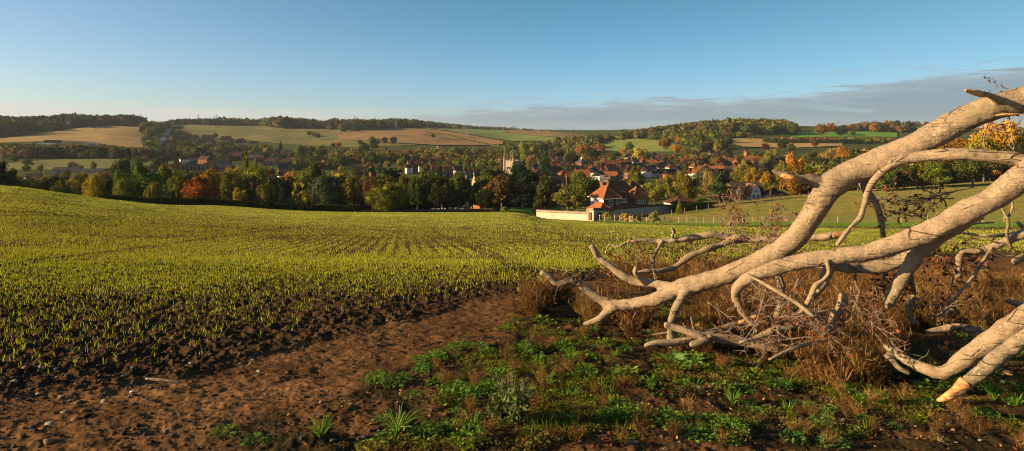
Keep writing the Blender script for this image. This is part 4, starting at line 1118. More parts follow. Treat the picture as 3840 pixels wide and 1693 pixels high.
def hedge(name, label, pts, h, w, cols, cat='hedge', n=3000, size=.25, group=None):
    r = np.random.default_rng(len(label)+7); P3 = [(wx(p, y), y) for p, y in pts]
    L = [math.dist(a, b) for a, b in zip(P3, P3[1:])]; cum = np.concatenate([[0], np.cumsum(L)])
    t = r.uniform(0, cum[-1], n); x = np.interp(t, cum, [q[0] for q in P3]); y = np.interp(t, cum, [q[1] for q in P3])
    a = r.uniform(0, 2*math.pi, n); hh = h*(.85+.3*vnoise(t/(w*1.5), t*0, 3))
    rad = 1-.25*r.random(n)**2
    c = np.stack([x+np.cos(a)*w/2*rad, y+np.sin(a)*w/2*rad, G(x, y)+hh*np.clip(r.random(n)*1.25, 0, 1)], -1)
    d = np.stack([np.cos(a), np.sin(a), r.random(n)], -1)
    V = cards(c, d, np.full(n, size), r)
    cc = np.array([PAL[cols[k]] for k in r.integers(0, len(cols), n)])*r.uniform(.8, 1.2, (n, 1))
    ms = []; b = len(V); vs = []
    tt = np.arange(0, cum[-1]+.01, max(w, 1.5)); X_ = np.interp(tt, cum, [q[0] for q in P3]); Y_ = np.interp(tt, cum, [q[1] for q in P3]); Z_ = G(X_, Y_)
    prof = [(-.42, -.3), (-.38, h*.7), (0, h*.86), (.38, h*.7), (.42, -.3)]
    dx = np.gradient(X_); dy = np.gradient(Y_); ln = np.hypot(dx, dy)+1e-6
    core = np.array([[(X_[i]-dy[i]/ln[i]*q*w, Y_[i]+dx[i]/ln[i]*q*w, Z_[i]+z) for q, z in prof] for i in range(len(tt))]).reshape(-1, 3)
    fs = gridfaces(len(tt), 5)+b
    me = npmesh(name, np.concatenate([V, core]), [np.arange(n*4).reshape(-1, 4), fs], [M['woodland']], colors=np.concatenate([np.repeat(cc, 4, 0), np.repeat(np.array([PAL[cols[0]]]), len(core), 0)]))
    return tag(link(name, me), label, cat, group)
hedge('hedge', 'long dark clipped hedge along the far left edge of the crop', [(100,127),(140,134),(200,146),(300,162),(360,165)], 1.7, 1.6, ['dark', 'dgreen'], n=16000, size=.13)
hedge('hedge', 'dark hedge running along the lower edge of the stubble field', [(-60,790),(0,780),(60,770),(110,765),(150,745)], 4, 5, ['dgreen', 'olive'], n=2500, size=.9)
hedge('hedge', 'bright green hedge strip at the right edge of the stubble field', [(152,760),(157,850),(155,960),(150,1040)], 4, 8, ['green', 'lime'], n=2500, size=.9)
hedge('hedge', 'dark hedge along the top right of the big green hillside field', [(310,1560),(330,1500),(350,1440),(356,1400)], 7, 8, ['dark', 'dgreen'], n=2500, size=1.2)
hedge('hedge', 'dark hedge below the small pasture near the skyline', [(318,1500),(340,1490),(362,1490)], 5, 8, ['dark'], n=1500, size=1.2)
hedge('hedge', 'thin hedge between ploughed field and young crop', [(425,1380),(450,1250),(480,1120),(505,1010),(520,930)], 2.5, 4, ['dgreen', 'olive'], n=1600, size=.8)
hedge('hedge', 'dark hedge under the bright pasture on the right hill', [(765,905),(790,890),(830,880),(860,880)], 6, 8, ['dark'], n=1500, size=1.0)
hedge('hedge', 'dark hedge across the bottom of the hill meadow', [(640,520),(670,515),(700,520)], 4, 5, ['dark'], n=1200, size=.7)
hedge('hedge', 'clipped dark hedge with sunlit top beside the double garage', [(672,173),(690,178),(712,184)], 1.9, 1.6, ['dgreen', 'green'], n=3500, size=.12)
# ------------------------------------------------------------------ buildings
def winmesh(w, h, nx, nz, name='window', arched=False):
    mb = MB(); t = .07
    mb.box(-w/2, w/2, .0, .03, -h/2, h/2, 1)
    for x in (-w/2, w/2-t): mb.box(x, x+t, -.05, .0, -h/2, h/2, 0)
    for z in (-h/2, h/2-t): mb.box(-w/2+t, w/2-t, -.048, .0, z, z+t, 0)
    for k in range(1, nx): x = -w/2+w*k/nx; mb.box(x-.03, x+.03, -.045, 0, -h/2+t, h/2-t, 0)
    for k in range(1, nz): z = -h/2+h*k/nz; mb.box(-w/2+t, w/2-t, -.04, 0, z-.02, z+.02, 0)
    mb.box(-w/2-.06, w/2+.06, -.10, 0.0, -h/2-.07, -h/2-.002, 0)
    return mb.mesh(name, [M['white'], M['glass']])
W1 = winmesh(1.15, 1.3, 2, 2); W2 = winmesh(2.0, 1.2, 4, 2)
def put(par, me, name, x, y, z, rz=0, color=None):
    o = link(name, me, par, (x, y, z), color); o.rotation_euler = (0, 0, rz); return o
def walls(w, d, h, r, gable, base):
    mb = MB(); X, Y_ = w/2, d/2
    if not gable: return mb.box(-X, X, -Y_, Y_, -base, h).mesh('wall', [])
    vs = [(-X,-Y_,-base),(X,-Y_,-base),(X,Y_,-base),(-X,Y_,-base),(-X,-Y_,h),(X,-Y_,h),(X,Y_,h),(-X,Y_,h),(-X,0,h+r-.12),(X,0,h+r-.12)]
    mb.add(vs, [(3,2,1,0),(0,1,5,4),(2,3,7,6),(1,2,6,9,5),(3,0,4,8,7),(4,5,9,8),(6,7,8,9)])
    return mb.mesh('wall', [])
def roofmesh(w, d, h, r, gable, o=.35, t=.14, ridge=None):
    mb = MB(); X, Y_ = w/2+(o*.5 if gable else o), d/2+o; e = h-r*o/(d/2)
    rx = X if gable else max(X-Y_*.95, .05)
    lo = [(-X,-Y_,e),(X,-Y_,e),(X,Y_,e),(-X,Y_,e),(-rx,0,h+r),(rx,0,h+r)]
    hi = [(a, b, c+t) for a, b, c in lo]
    vs = lo+hi
    fs = [(6,7,11,10),(8,9,10,11),(9,6,10),(7,8,11)]
    fs += [(1,0,4,5),(3,2,5,4),(0,3,4),(2,1,5)]
    for a, b in ((0,1),(1,2),(2,3),(3,0)): fs.append((a, b, b+6, a+6))
    mb.add(vs, fs)
    mb.bar((-rx, 0, h+r+t+.03), (rx, 0, h+r+t+.03), .13)          # ridge tiles
    if not gable:
        for k, sx in ((0, -1), (1, 1)):
            for sy in (-1, 1): mb.bar((sx*X, sy*Y_, e+t+.02), (sx*rx, 0, h+r+t+.02), .11)
    return mb.mesh('roof', [M['tile']])
def chimneymesh(s_, h, pots=2):
    mb = MB(); mb.box(-s_/2, s_/2, -s_*.35, s_*.35, 0, h); mb.box(-s_/2-.08, s_/2+.08, -s_*.35-.08, s_*.35+.08, h-.22, h+.02)
    for k in range(pots): mb.lathe([(.13, h+.02), (.10, h+.42)], 8, ((k-(pots-1)/2)*s_*.42, 0))
    return mb.mesh('chimney', [M['brick']])
CH = [chimneymesh(.9, 2.3, 2), chimneymesh(.7, 1.9, 1), chimneymesh(1.3, 2.6, 4)]
WALLM = {}
OR = (.33,.115,.042); BK = (.17,.072,.038); DB = (.10,.055,.038); WH = (.66,.63,.58); CR = (.62,.52,.38); GY = (.34,.32,.30); ST = (.46,.40,.30)
RT = (.21,.068,.028); BT = (.10,.050,.026); DT = (.034,.025,.020); SL = (.045,.045,.055); OT = (.10,.08,.03); RO = (.33,.105,.038)
nhouse = 0
def house(px, Y, top, w, d, h, r, ang, gable, wc, tc, label, group=None, ch=((.3, 0, 0),), wins=2, storeys=2, side=1, name='house', cat='house', mat=None, big=False):
    """px, Y: where it stands; top: screen row of the ridge or None to stand on the ground; metres for the rest"""
    global nhouse
    g = gp(px, Y); base = .6
    if top is not None:
        z = wz(top, Y)-h-r; base = max(.6, z-g.z+.8); 
        loc = (g.x, g.y, z)
    else: loc = g
    ro = empty(name, loc, R(ang)); tag(ro, label, cat, group)
    wm = walls(w, d, h, r, gable, base); wm.materials.append(mat or (M['render'] if sum(wc) > 1.1 else M['brick']))
    link('wall', wm, ro, color=wc)
    rf = link('roof', roofmesh(w, d, h, r, gable), ro, color=tc)
    for fx, fy, k in ch:
        put(rf, CH[k], 'chimney', fx*w, fy*d, h+r*(1-abs(fy)*2)-.5, 0, BK if random.random() < .5 else OR)
    nf = wins
    for s_ in range(storeys):
        z = 1.3+s_*2.6 if h > 3.5 or storeys == 1 else h*.55
        if z > h-.5: continue
        for k in range(nf):
            x = (k+.5)/nf*w-w/2
            if s_ == 0 and k == nf//2 and nf > 1:
                put(ro, DOOR, 'door', x, -d/2-.02, 1.0); continue
            put(ro, W2 if big else W1, 'window', x, -d/2-.01, z)
        for k in range(side):
            put(ro, W1, 'window', -w/2-.01, ((k+.5)/side-.5)*d, z, -math.pi/2)
    nhouse += 1
    return ro
mb = MB(); mb.box(-.5, .5, -.03, .03, -1, 1, 0); mb.box(-.56, -.5, -.05, .03, -1, 1.06, 1); mb.box(.5, .56, -.05, .03, -1, 1.06, 1); mb.box(-.5, .5, -.05, .03, 1, 1.06, 1)
DOOR = mb.mesh('door', [M['door'], M['white']])
def HC(ox, s_, items, group=None):
    for it in items:
        x0, x1, yt, yb, ang, gable, wc, tc, label = it[:9]; kw = it[9] if len(it) > 9 else {}
        px = (ox+(x0+x1)/2*s_)/3.75; rt = (400+yt*s_)/3.75; rb = (400+yb*s_)/3.75
        Y = kw.pop('Y', None); hr = kw.pop('H', 7.6 if kw.get('storeys', 2) > 1 else 5.0)
        if Y is None or Y > 380: Y = yscan(px, rt, lambda ys: ys*0+hr, 300); tot = hr
        else: tot = min((rb-rt)/F*Y, 11)
        W_ = (x1-x0)*s_/3.75/F*Y
        d = kw.pop('d', None) or min(max(W_*.62, 5), 9); a = R(ang)
        w = max((W_-d*abs(math.sin(a)))/max(math.cos(a), .3), 3.0)
        r = kw.pop('r', None) or min(tot*.42, d*.5); h = max(tot-r, 2.0)
        kw.setdefault('wins', max(1, int(w/3.0)))
        house(px, Y, rt, w, d, h, r, ang, gable, wc, tc, label, **kw)
HC(600, .352, [
 (205, 320, 525, 603, 38, True, WH, BT, 'white gabled house with brown roof, leftmost large white house of the estate'),
 (318, 432, 508, 590, 24, True, OR, DT, 'orange brick house with bright gable end right of the white gabled house', dict(ch=())),
 (415, 545, 530, 610, -14, True, OR, BT, 'sunlit orange brick house facing the crop with a plain brown roof', dict(ch=((.05, 0, 1),))),
 (525, 612, 484, 560, 8, True, DB, BT, 'brown roofed house with tall central chimney above the orange brick houses'),
 (612, 752, 503, 560, 18, True, DB, SL, 'dark slate roofed house behind the darker brick house', dict(ch=())),
 (598, 757, 536, 612, 12, False, BK, DT, 'dark hipped brick house with white windows in the middle of the estate', dict(wins=5)),
 (745, 862, 468, 540, 20, False, WH, BT, 'white walled hipped house with tall chimney left of the poplars'),
 (758, 885, 493, 556, 12, False, BK, BT, 'brick house with brown hipped roof just left of the tallest poplar'),
 (132, 250, 586, 645, 24, False, BK, RT, 'small red roofed house left of the dark hipped ones'),
 (243, 428, 592, 672, 24, False, DB, DT, 'broad dark roofed house below the white gabled house'),
 (430, 605, 598, 682, 12, False, DB, DT, 'broad dark roofed house behind the orange topped tree', dict(wins=4)),
 (618, 762, 600, 686, 12, False, DB, SL, 'dark slate hipped house left of the golden topped tree', dict(wins=4)),
 (950, 1072, 482, 545, 10, False, WH, DT, 'white house behind the narrow yellow poplar'),
 (1083, 1275, 475, 548, 10, False, WH, DT, 'long white terrace with black roof right of the poplars', dict(wins=6)),
 (1280, 1385, 470, 520, 10, True, WH, SL, 'white house at the right end of the white terraces', dict(ch=())),
 (1193, 1375, 505, 566, 12, False, WH, DT, 'white terrace with hipped black roof in front of the long one', dict(wins=6)),
 (1093, 1252, 546, 634, 10, False, BK, BT, 'three storey brick flats with rows of white windows', dict(wins=6)),
 (1040, 1118, 522, 600, 15, False, BK, RT, 'red roofed brick house just left of the brick flats'),
 (1250, 1412, 553, 615, 10, False, BK, BT, 'brick block with brown roof right of the flats', dict(wins=5)),
 (1383, 1468, 566, 645, 26, True, OR, SL, 'highest of the three stepped orange gabled terrace houses', dict(ch=())),
 (1318, 1412, 592, 672, 26, True, OR, SL, 'middle one of the three stepped orange gabled terrace houses', dict(ch=())),
 (1250, 1366, 618, 698, 26, True, OR, SL, 'lowest of the three stepped orange gabled terrace houses', dict(ch=())),
 (1262, 1305, 697, 722, 40, True, WH, DT, 'tiny white gabled roof just left of the vivid orange tree', dict(ch=(), Y=470)),
 (625, 712, 690, 760, 25, False, BK, RT, 'reddish roofed house half hidden behind the tree belt', dict(Y=330)),
 (457, 567, 302, 352, 14, True, BK, DT, 'highest brick house of the estate with twin chimneys', dict(ch=((-.45, 0, 1), (.3, 0, 1)))),
 (652, 758, 316, 366, 14, True, DB, DT, 'dark house, second from the top row of the estate'),
 (813, 912, 338, 388, 14, False, DB, SL, 'dark hipped house, third along the top row of the estate'),
 (953, 1047, 368, 416, 24, True, OR, DT, 'end house of the top row with sunlit orange gable', dict(ch=((-.4, 0, 1),))),
 (428, 512, 358, 420, 35, True, OR, BT, 'brown house with white gable boards left in the upper estate'),
 (470, 572, 343, 398, 16, True, DB, DT, 'dark roofed house above the one with white gable boards'),
 (160, 272, 386, 452, 35, True, OR, BT, 'pair of brown gabled houses beside the foot of the road'),
 (85, 152, 460, 512, 35, True, OR, RT, 'red brick gabled house near the road below the brown pair'),
 (265, 342, 302, 360, 30, True, BK, BT, 'brown house at the upper left corner of the estate'),
 (185, 303, 322, 382, 30, False, DB, DT, 'dark house below the upper left corner of the estate'),
 (-2, 78, 548, 602, 30, True, OR, BT, 'small brown gabled house at the left foot of the estate'),
 (720, 790, 345, 385, 14, True, DB, DT, 'small dark house between two houses of the top row', dict(ch=())),
 (975, 1002, 150, 185, 30, True, OR, RO, 'red brick house among skyline trees above the hillside field', dict(ch=(), Y=1600)),
])
HC(0, .352, [
 (1685, 1795, 545, 608, 30, True, OR, BT, 'brown house at the foot of the straight hill road'),
 (1798, 1860, 468, 520, 30, True, OR, RT, 'red gabled house right of the straight hill road'),
 (1598, 1662, 618, 672, 20, True, OR, DT, 'small orange walled house behind the big domed green tree', dict(ch=())),
 (1655, 1750, 652, 725, 38, True, WH, DT, 'little white gabled cottage just right of the big domed green tree'),
 (580, 832, 648, 725, 8, True, GY, SL, 'long low grey industrial shed below the rough meadow', dict(ch=(), wins=6, storeys=1)),
 (828, 1132, 662, 708, 5, True, GY, SL, 'long flat dark roofed shed with street lamps behind it', dict(ch=(), wins=8, storeys=1, r=1.5)),
 (283, 452, 722, 775, 8, True, DB, DT, 'dark low shed at the left behind the bushes', dict(ch=(), storeys=1)),
 (30, 352, 757, 812, 4, True, CR, GY, 'long pale roofed low building at the far left', dict(ch=(), storeys=1, r=1.2, wins=7)),
 (570, 642, 708, 770, 24, False, OR, RT, 'small house with dull red roof between two olive trees'),
])
HC(1200, .352, [
 (355, 520, 645, 745, 8, True, BK, DT, 'brick house with three white dormers and tall chimneys left of the cedar', dict(ch=((-.48, 0, 1), (.48, 0, 1)), Y=330)),
 (512, 605, 628, 690, 30, False, BK, BT, 'brown hipped house joined behind the dormered brick house', dict(ch=(), Y=350)),
 (1145, 1232, 512, 580, 62, True, (.45,.2,.1), BT, 'house with white edged gable facing the crop above the high street', dict(ch=())),
 (985, 1098, 458, 505, 18, True, OR, RO, 'large orange red roof on the slope above the high street', dict(ch=())),
 (1095, 1200, 470, 512, 12, True, BK, RT, 'dull red roof right of the large orange red one', dict(ch=())),
 (1400, 1548, 635, 712, 34, True, WH, BT, 'brown roofed house with white triangular gable left of the chapel', dict(ch=())),
 (1300, 1420, 650, 740, 22, True, DB, BT, 'brown roofed row with orange chimneys left of the white triangular gable'),
 (1540, 1735, 680, 760, 16, True, DB, DT, 'long dark roofed row behind the chapel', dict(ch=((-.3, 0, 2), (.2, 0, 1), (.42, 0, 1)))),
 (1725, 1830, 498, 545, 18, True, OR, RO, 'orange red roofed house left of the church pinnacles', dict(ch=((.2, 0, 1),))),
 (1680, 1790, 540, 582, 18, True, OR, RT, 'lower orange walled house left of the church pinnacles'),
 (1780, 1850, 440, 500, 18, False, OR, RT, 'red hipped house high behind the church tower', dict(ch=())),
 (1555, 1610, 450, 510, 15, True, GY, SL, 'small grey blue roofed house behind green trees', dict(ch=())),
])
# the high street seen end-on
for k, (x, y, a, wc, tc, lb) in enumerate([
 (960, 590, 26, OR, RT, 'orange roof at the top left end of the high street cluster'), (985, 612, 28, OR, BT, 'brown roof second down in the high street cluster'),
 (1010, 635, 28, DB, DT, 'dark roofed house in the middle of the high street cluster'), (940, 640, 30, WH, BT, 'white walled house lowest left in the high street cluster'),
 (1060, 596, 24, OR, RT, 'sunlit red roof in the centre of the high street cluster'), (1100, 585, 22, DB, DT, 'dark timbered house in the high street cluster'),
 (1150, 572, 26, OR, RO, 'brightest orange roof at the right of the high street cluster'), (1195, 582, 34, WH, BT, 'white gabled house at the right of the high street cluster'),
 (1080, 625, 20, WH, DT, 'black and white half timbered house in the high street cluster'), (1210, 628, 20, OR, RT, 'red roofed house below the white gabled one in the high street'),
 (1120, 680, 30, WH, RT, 'cream walled house with red roof low in the high street cluster'), (1270, 560, 18, BK, RT, 'long red roof right of the high street cluster')]):
    HC(1200, .352, [(x-38, x+38, y-22, y+38, a, True, wc, tc, lb, dict(Y=470-k*3, ch=((-.4, 0, 1), (.4, 0, 0)) if k % 2 else ((.3, 0, 0),)))])
HC(1800, .4048, [
 (1150, 1372, 498, 575, 8, True, BK, RT, 'long brick Georgian terrace with a row of white sash windows', dict(Y=500, wins=11, ch=((-.5, 0, 2), (.1, 0, 1)), d=8)),
 (1105, 1216, 638, 702, -14, True, WH, (.20,.17,.16), 'sunlit white cottage with grey tiled roof', dict(Y=330, wins=4, ch=((-.1, -.3, 1), (.5, 0, 0)))),
 (1290, 1400, 490, 545, 14, True, OR, RT, 'red tiled house with sunlit gable behind the Georgian terrace', dict(Y=540)),
 (1360, 1412, 545, 592, 60, True, (.6,.5,.36), BT, 'cream gable end right of the Georgian terrace', dict(Y=450, ch=(), wins=1)),
 (1000, 1085, 480, 520, 18, False, BK, RT, 'red hipped roof with white end right of the market hall', dict(Y=560, ch=())),
 (638, 720, 372, 442, 30, True, OR, SL, 'red brick house with orange gable above the pale blue house', dict(Y=560)),
 (700, 802, 362, 420, 24, False, BK, RO, 'orange roofed double house high above the village', dict(Y=590, ch=((-.3, 0, 0),))),
 (705, 760, 350, 390, 20, False, OR, RO, 'small bright red roof peeping behind the orange roofed double house', dict(Y=620, ch=())),
 (662, 782, 460, 510, 6, False, (.42,.45,.42), SL, 'pale blue grey house under dark trees', dict(Y=470, ch=())),
 (5, 120, 470, 560, 15, True, OR, BT, 'brown roofed house left of the church tower', dict(Y=480)),
 (112, 200, 490, 545, 20, True, WH, DT, 'white cottage with dark roof left of the church tower', dict(Y=430)),
 (135, 222, 470, 520, 15, True, CR, RT, 'cream house with red roof behind the church tower', dict(Y=500)),
 (480, 590, 585, 650, 26, False, OR, BT, 'large brown hipped roof at the left front of the village', dict(Y=330, ch=())),
 (560, 665, 535, 595, 12, True, WH, RT, 'white walled house with orange chimneys right of the tower', dict(Y=420, ch=((-.3, 0, 1), (.1, 0, 2)))),
 (655, 800, 530, 590, 14, True, OR, BT, 'long brown roof behind orange chimneys near the tower', dict(Y=450, ch=((.45, 0, 2),))),
 (720, 850, 590, 655, 24, False, DB, RT, 'broad red roof in the front row of the village', dict(Y=350, ch=())),
 (780, 860, 620, 680, 14, True, DB, RT, 'low red roof left of the dark tree with gold edge', dict(Y=320, ch=())),
 (650, 790, 640, 720, 8, True, DB, DT, 'long black roofed building with one white window', dict(Y=300, ch=())),
 (960, 1060, 515, 590, 34, True, OR, RO, 'orange roofed house with steep sunlit slope below the market hall', dict(Y=440, ch=((-.45, 0, 1), (.45, 0, 1)))),
 (1040, 1140, 550, 600, 10, True, WH, BT, 'white fronted house with four chimneys below the market hall', dict(Y=420, ch=((-.4, 0, 1), (0, 0, 1), (.4, 0, 2)))),
 (1180, 1300, 570, 620, 10, True, DB, DT, 'dark roof with tall orange chimneys below the Georgian terrace', dict(Y=400, ch=((-.4, 0, 1), (0, 0, 1), (.4, 0, 1)))),
 (1280, 1380, 560, 610, 10, True, DB, BT, 'second dark roof with tall chimneys below the Georgian terrace', dict(Y=410, ch=((-.4, 0, 1), (.3, 0, 1)))),
 (1520, 1600, 555, 640, 22, False, OR, SL, 'square orange brick house with grey hipped roof', dict(Y=400, ch=((.2, 0, 1),))),
])
HC(2400, .4048, [
 (85, 232, 592, 650, -6, True, (.55,.4,.28), BT, 'long barn with brown roof and sunlit pale wall', dict(Y=390, ch=(), d=7, wins=5, storeys=1)),
 (625, 700, 402, 445, 24, True, OR, BT, 'small cottage pair with chimney below the wooded hill', dict(Y=600)),
 (1030, 1100, 475, 510, 12, True, OR, RT, 'low red roof left of the red farmhouse', dict(Y=430, ch=())),
 (1085, 1180, 430, 500, 30, False, OR, RO, 'red farmhouse with hipped orange roof and central chimney', dict(Y=430, ch=((0, 0, 1),))),
 (510, 562, 425, 475, 20, True, BK, BT, 'little brown roofed house above the village at the centre right', dict(Y=540)),
 (965, 1010, 400, 430, 20, True, OR, RO, 'tiny bright orange roof on the slope above the red farmhouse', dict(Y=600, ch=())),
 (735, 770, 452, 480, 60, True, OR, RO, 'tiny red gable among the trees above the village', dict(Y=560, ch=())),
 (238, 518, 838, 950, 14, False, (.55,.42,.32), BT, 'double garage with brown hipped roof and white doors', dict(Y=188, ch=(), wins=0, side=0, name='garage', cat='garage', d=7)),
])
# village roofs filled in behind: each with its own place in the row
VW = [OR, BK, WH, DB, CR, WH]; VT = [RT, RT, BT, DT, RO, BT, SL]
ph_ = ['left of the market hall', 'below the market hall', 'right of the Georgian terrace', 'beyond the pale birch', 'towards the red farmhouse']
VC = {OR: 'orange brick', BK: 'brown brick', WH: 'white', DB: 'dark brick', CR: 'cream'}; VTN = {RT: 'red', BT: 'brown', DT: 'black', RO: 'bright orange', SL: 'slate grey'}
taken = []
k = 0; tries = 0
while k < 76 and tries < 4000:
    tries += 1
    p = random.uniform(532, 792) if random.random() < .75 else random.uniform(632, 720); Y = random.uniform(430, 690); x = wx(p, Y)
    if any(math.hypot(x-a, Y-b) < 13 for a, b in taken): continue
    taken.append((x, Y)); wc = random.choice(VW); tc = random.choice(VT); gb = random.random() < .8
    zone = ph_[0 if p < 580 else 1 if p < 602 else 2 if p < 660 else 3 if p < 725 else 4]
    house(p, Y, None, random.uniform(7, 13), random.uniform(5.5, 7.5), random.uniform(4.2, 5.8), random.uniform(2.4, 3.4), random.choice([14, 20, 26, 32, -10, 60]), gb, wc, tc,
          '%s village house with %s %s roof %s' % (VC[wc], VTN[tc], 'gabled' if gb else 'hipped', zone), 'old village houses crowded behind the church and big tiled house',
          ch=random.choice([((.4, 0, 0),), ((-.4, 0, 1), (.4, 0, 1)), ((-.35, 0, 2),), ((0, 0, 1),)]), wins=2, side=1)
    k += 1
# garage doors
g_ = [o for o in COL.objects if o.name.startswith('garage') and o.type == 'EMPTY'][0]
wv = [c for c in g_.children if c.name.startswith('wall')][0]; bx_ = wv.bound_box; xw = bx_[6][0]; yd = bx_[0][1]
for s_ in (-.22, .24):
    mb = MB(); mb.box(-1.25, 1.25, -.05, 0, 0, 2.1, 0)
    for q in range(1, 5): mb.box(-1.25, 1.25, -.06, -.05, q*.42-.01, q*.42+.01, 1)
    put(g_, mb.mesh('garage_door', [M['white'], M['lead']]), 'garage_door', s_*2*xw, yd-.01, .1)
# ---- market hall
px = 581.5; top = 159.4; Y = yscan(px, top, lambda ys: ys*0+10.5, 400); z = wz(top, Y)
ro = empty('market_hall', (wx(px, Y), Y, z-9), R(38)); tag(ro, 'square brick market hall with slate pyramid roof and small white lantern', 'hall')
mb = MB(); mb.box(-4.2, 4.2, -4.2, 4.2, -6, 6.2); wm = mb.mesh('wall', [M['brick']]); link('wall', wm, ro, color=OR)
mb = MB(); mb.add([(-4.7,-4.7,6.1),(4.7,-4.7,6.1),(4.7,4.7,6.1),(-4.7,4.7,6.1),(-.7,-.7,9),(.7,-.7,9),(.7,.7,9),(-.7,.7,9)], [(3,2,1,0),(0,1,5,4),(1,2,6,5),(2,3,7,6),(3,0,4,7),(4,5,6,7)])
rf = link('roof', mb.mesh('roof', [M['tile']]), ro, color=(.10,.095,.10))
mb = MB(); mb.lathe([(.75, 8.9), (.75, 10.1), (.95, 10.2), (.9, 10.35), (.55, 10.9), (.12, 11.3), (.05, 12.3)], 8); link('lantern', mb.mesh('lantern', [M['white']]), rf)
for rz, nx_ in ((0, 1), (-math.pi/2, 1)):
    for q in (-2.4, 0, 2.4): put(ro, W1, 'window', q if rz == 0 else -4.21, -4.21 if rz == 0 else q, 4.0, rz)
# ---- church tower
Y = 366; zt = wz(161.3, Y); g = gp(513.1, Y); hT = zt-g.z+1
ro = empty('church_tower', (wx(513.1, Y), Y, g.z-1), R(55)); tag(ro, 'square flint church tower with battlements, corner pinnacles and flagpole', 'church tower')
S_ = 6.5   # corner nearest the camera is the local origin: faces run +x (right) and +y (left/back)
mb = MB(); mb.box(0, S_, 0, S_, 0, hT); mb.box(-.08, S_+.08, -.08, S_+.08, hT-1.1, hT-.85); mb.box(-.08, S_+.08, -.08, S_+.08, hT-6.6, hT-6.4)
link('wall', mb.mesh('wall', [M['churchstone']]), ro)
mb = MB()
for k in range(6):
    a = .1+k*(S_-.2)/5.6
    for (x0, x1, y0, y1) in ((a, a+.62, -.06, .35), (a, a+.62, S_-.35, S_+.06), (-.06, .35, a, a+.62), (S_-.35, S_+.06, a, a+.62)): mb.box(x0, x1, y0, y1, hT+.003, hT+.75)
link('battlement', mb.mesh('battlement', [M['churchstone']]), ro)
for (x, y, b, hh) in ((0, S_, .62, 5.8), (0, 0, .5, 3.6), (S_, 0, .34, 3.3), (S_, S_, .34, 3.3)):
    mb = MB(); mb.lathe([(b*1.05, -hT*.0+hT-6), (b*1.05, hT+1.0), (b*1.2, hT+1.1), (b*1.2, hT+1.3), (b*.85, hT+1.4), (.06, hT+hh)], 8, (x, y)); link('pinnacle', mb.mesh('pinnacle', [M['churchstone']]), ro)
mb = MB(); mb.bar((.5, .5, hT), (.5, .5, hT+7.6), .07, 0, 6); pole = link('flagpole', mb.mesh('flagpole', [M['white']]), ro)
mb = MB(); vs = []
for i in range(7):
    for zz in (0, 1): vs.append((.45-i*.17, .5+.12*math.sin(i*1.1)+.1*i, hT+7.4-zz*.9-i*.22))
mb.add(vs+[(a, b+.02, c) for a, b, c in vs], [(2*i, 2*i+1, 2*i+3, 2*i+2) for i in range(6)]+[(14+2*i+2, 14+2*i+3, 14+2*i+1, 14+2*i) for i in range(6)])
link('flag', mb.mesh('flag', [M['white']]), pole)
def lancet(w, h):
    mb = MB(); pts = [(-w/2, -h/2), (w/2, -h/2), (w/2, h*.18)]+[(w/2*math.cos(t), h*.18+h*.32*math.sin(t)) for t in (.4, .8, 1.2, 1.57, 1.94, 2.34, 2.74)]+[(-w/2, h*.18)]
    n = len(pts); mb.add([(x*1.35, -.04, z_*1.12) for x, z_ in pts]+[(x*1.35, 0.05, z_*1.12) for x, z_ in pts], [tuple(range(n))]+[(i, i+n, (i+1) % n+n, (i+1) % n) for i in range(n)], 0)
    mb.add([(x, -.07, z_) for x, z_ in pts], [tuple(range(n))], 1)
    mb.box(-.06, .06, -.1, -.071, -h/2, h*.4, 0); return mb.mesh('window', [M['churchstone'], M['dark']])
L1 = lancet(1.0, 2.6)
for q in (2.0, 4.4):
    put(ro, L1, 'window', -.03, q, hT-4.6, -math.pi/2); put(ro, L1, 'window', q, -.03, hT-4.6, 0)
# ---- chapel by the churchyard: bright end gable between two trees
def c3(x, y): return ((1200+x*.352)/3.75, (400+y*.352)/3.75)
px, rt = c3(1640, 722); Y = 228; zt = wz(rt, Y); g = gp(px, Y)
ro = empty('chapel', (wx(px, Y), Y, g.z-.5), R(28)); tag(ro, 'stone chapel with tall cream end gable and dark slate roof beside trees', 'chapel')
hh = zt-g.z+.5; mb = MB(); w_, l_ = 5.6, 14
mb.add([(0,-w_/2,0),(l_,-w_/2,0),(l_,w_/2,0),(0,w_/2,0),(0,-w_/2,hh*.68),(l_,-w_/2,hh*.68),(l_,w_/2,hh*.68),(0,w_/2,hh*.68),(0,0,hh-.2),(l_,0,hh-.2)], [(3,2,1,0),(0,1,5,4),(2,3,7,6),(1,2,6,9,5),(3,0,4,8,7),(4,5,9,8),(6,7,8,9)])
mb.box(-.5, .3, -w_/2-.4, -w_/2+.3, 0, hh*.6); mb.box(-.5, .3, w_/2-.3, w_/2+.4, 0, hh*.6)
link('wall', mb.mesh('wall', [M['churchstone']]), ro)
rm = roofmesh(l_-.6, w_, hh*.68, hh*.32, True); o_ = link('roof', rm, ro, (l_/2+.2, 0, 0.02), SL)
mb = MB(); mb.box(-.15, .25, -.25, .25, hh-.2, hh+.5); mb.bar((.05, 0, hh+.5), (.05, 0, hh+1.3), .09); mb.bar((.05, -.35, hh+.95), (.05, .35, hh+.95), .08); link('cross', mb.mesh('cross', [M['churchstone']]), ro)
L2 = lancet(1.2, 3.6)
put(ro, L2, 'window', -.04, 0, hh*.5, -math.pi/2); put(ro, lancet(.7, 1.6), 'window', 4, -w_/2-.02, hh*.4, 0)
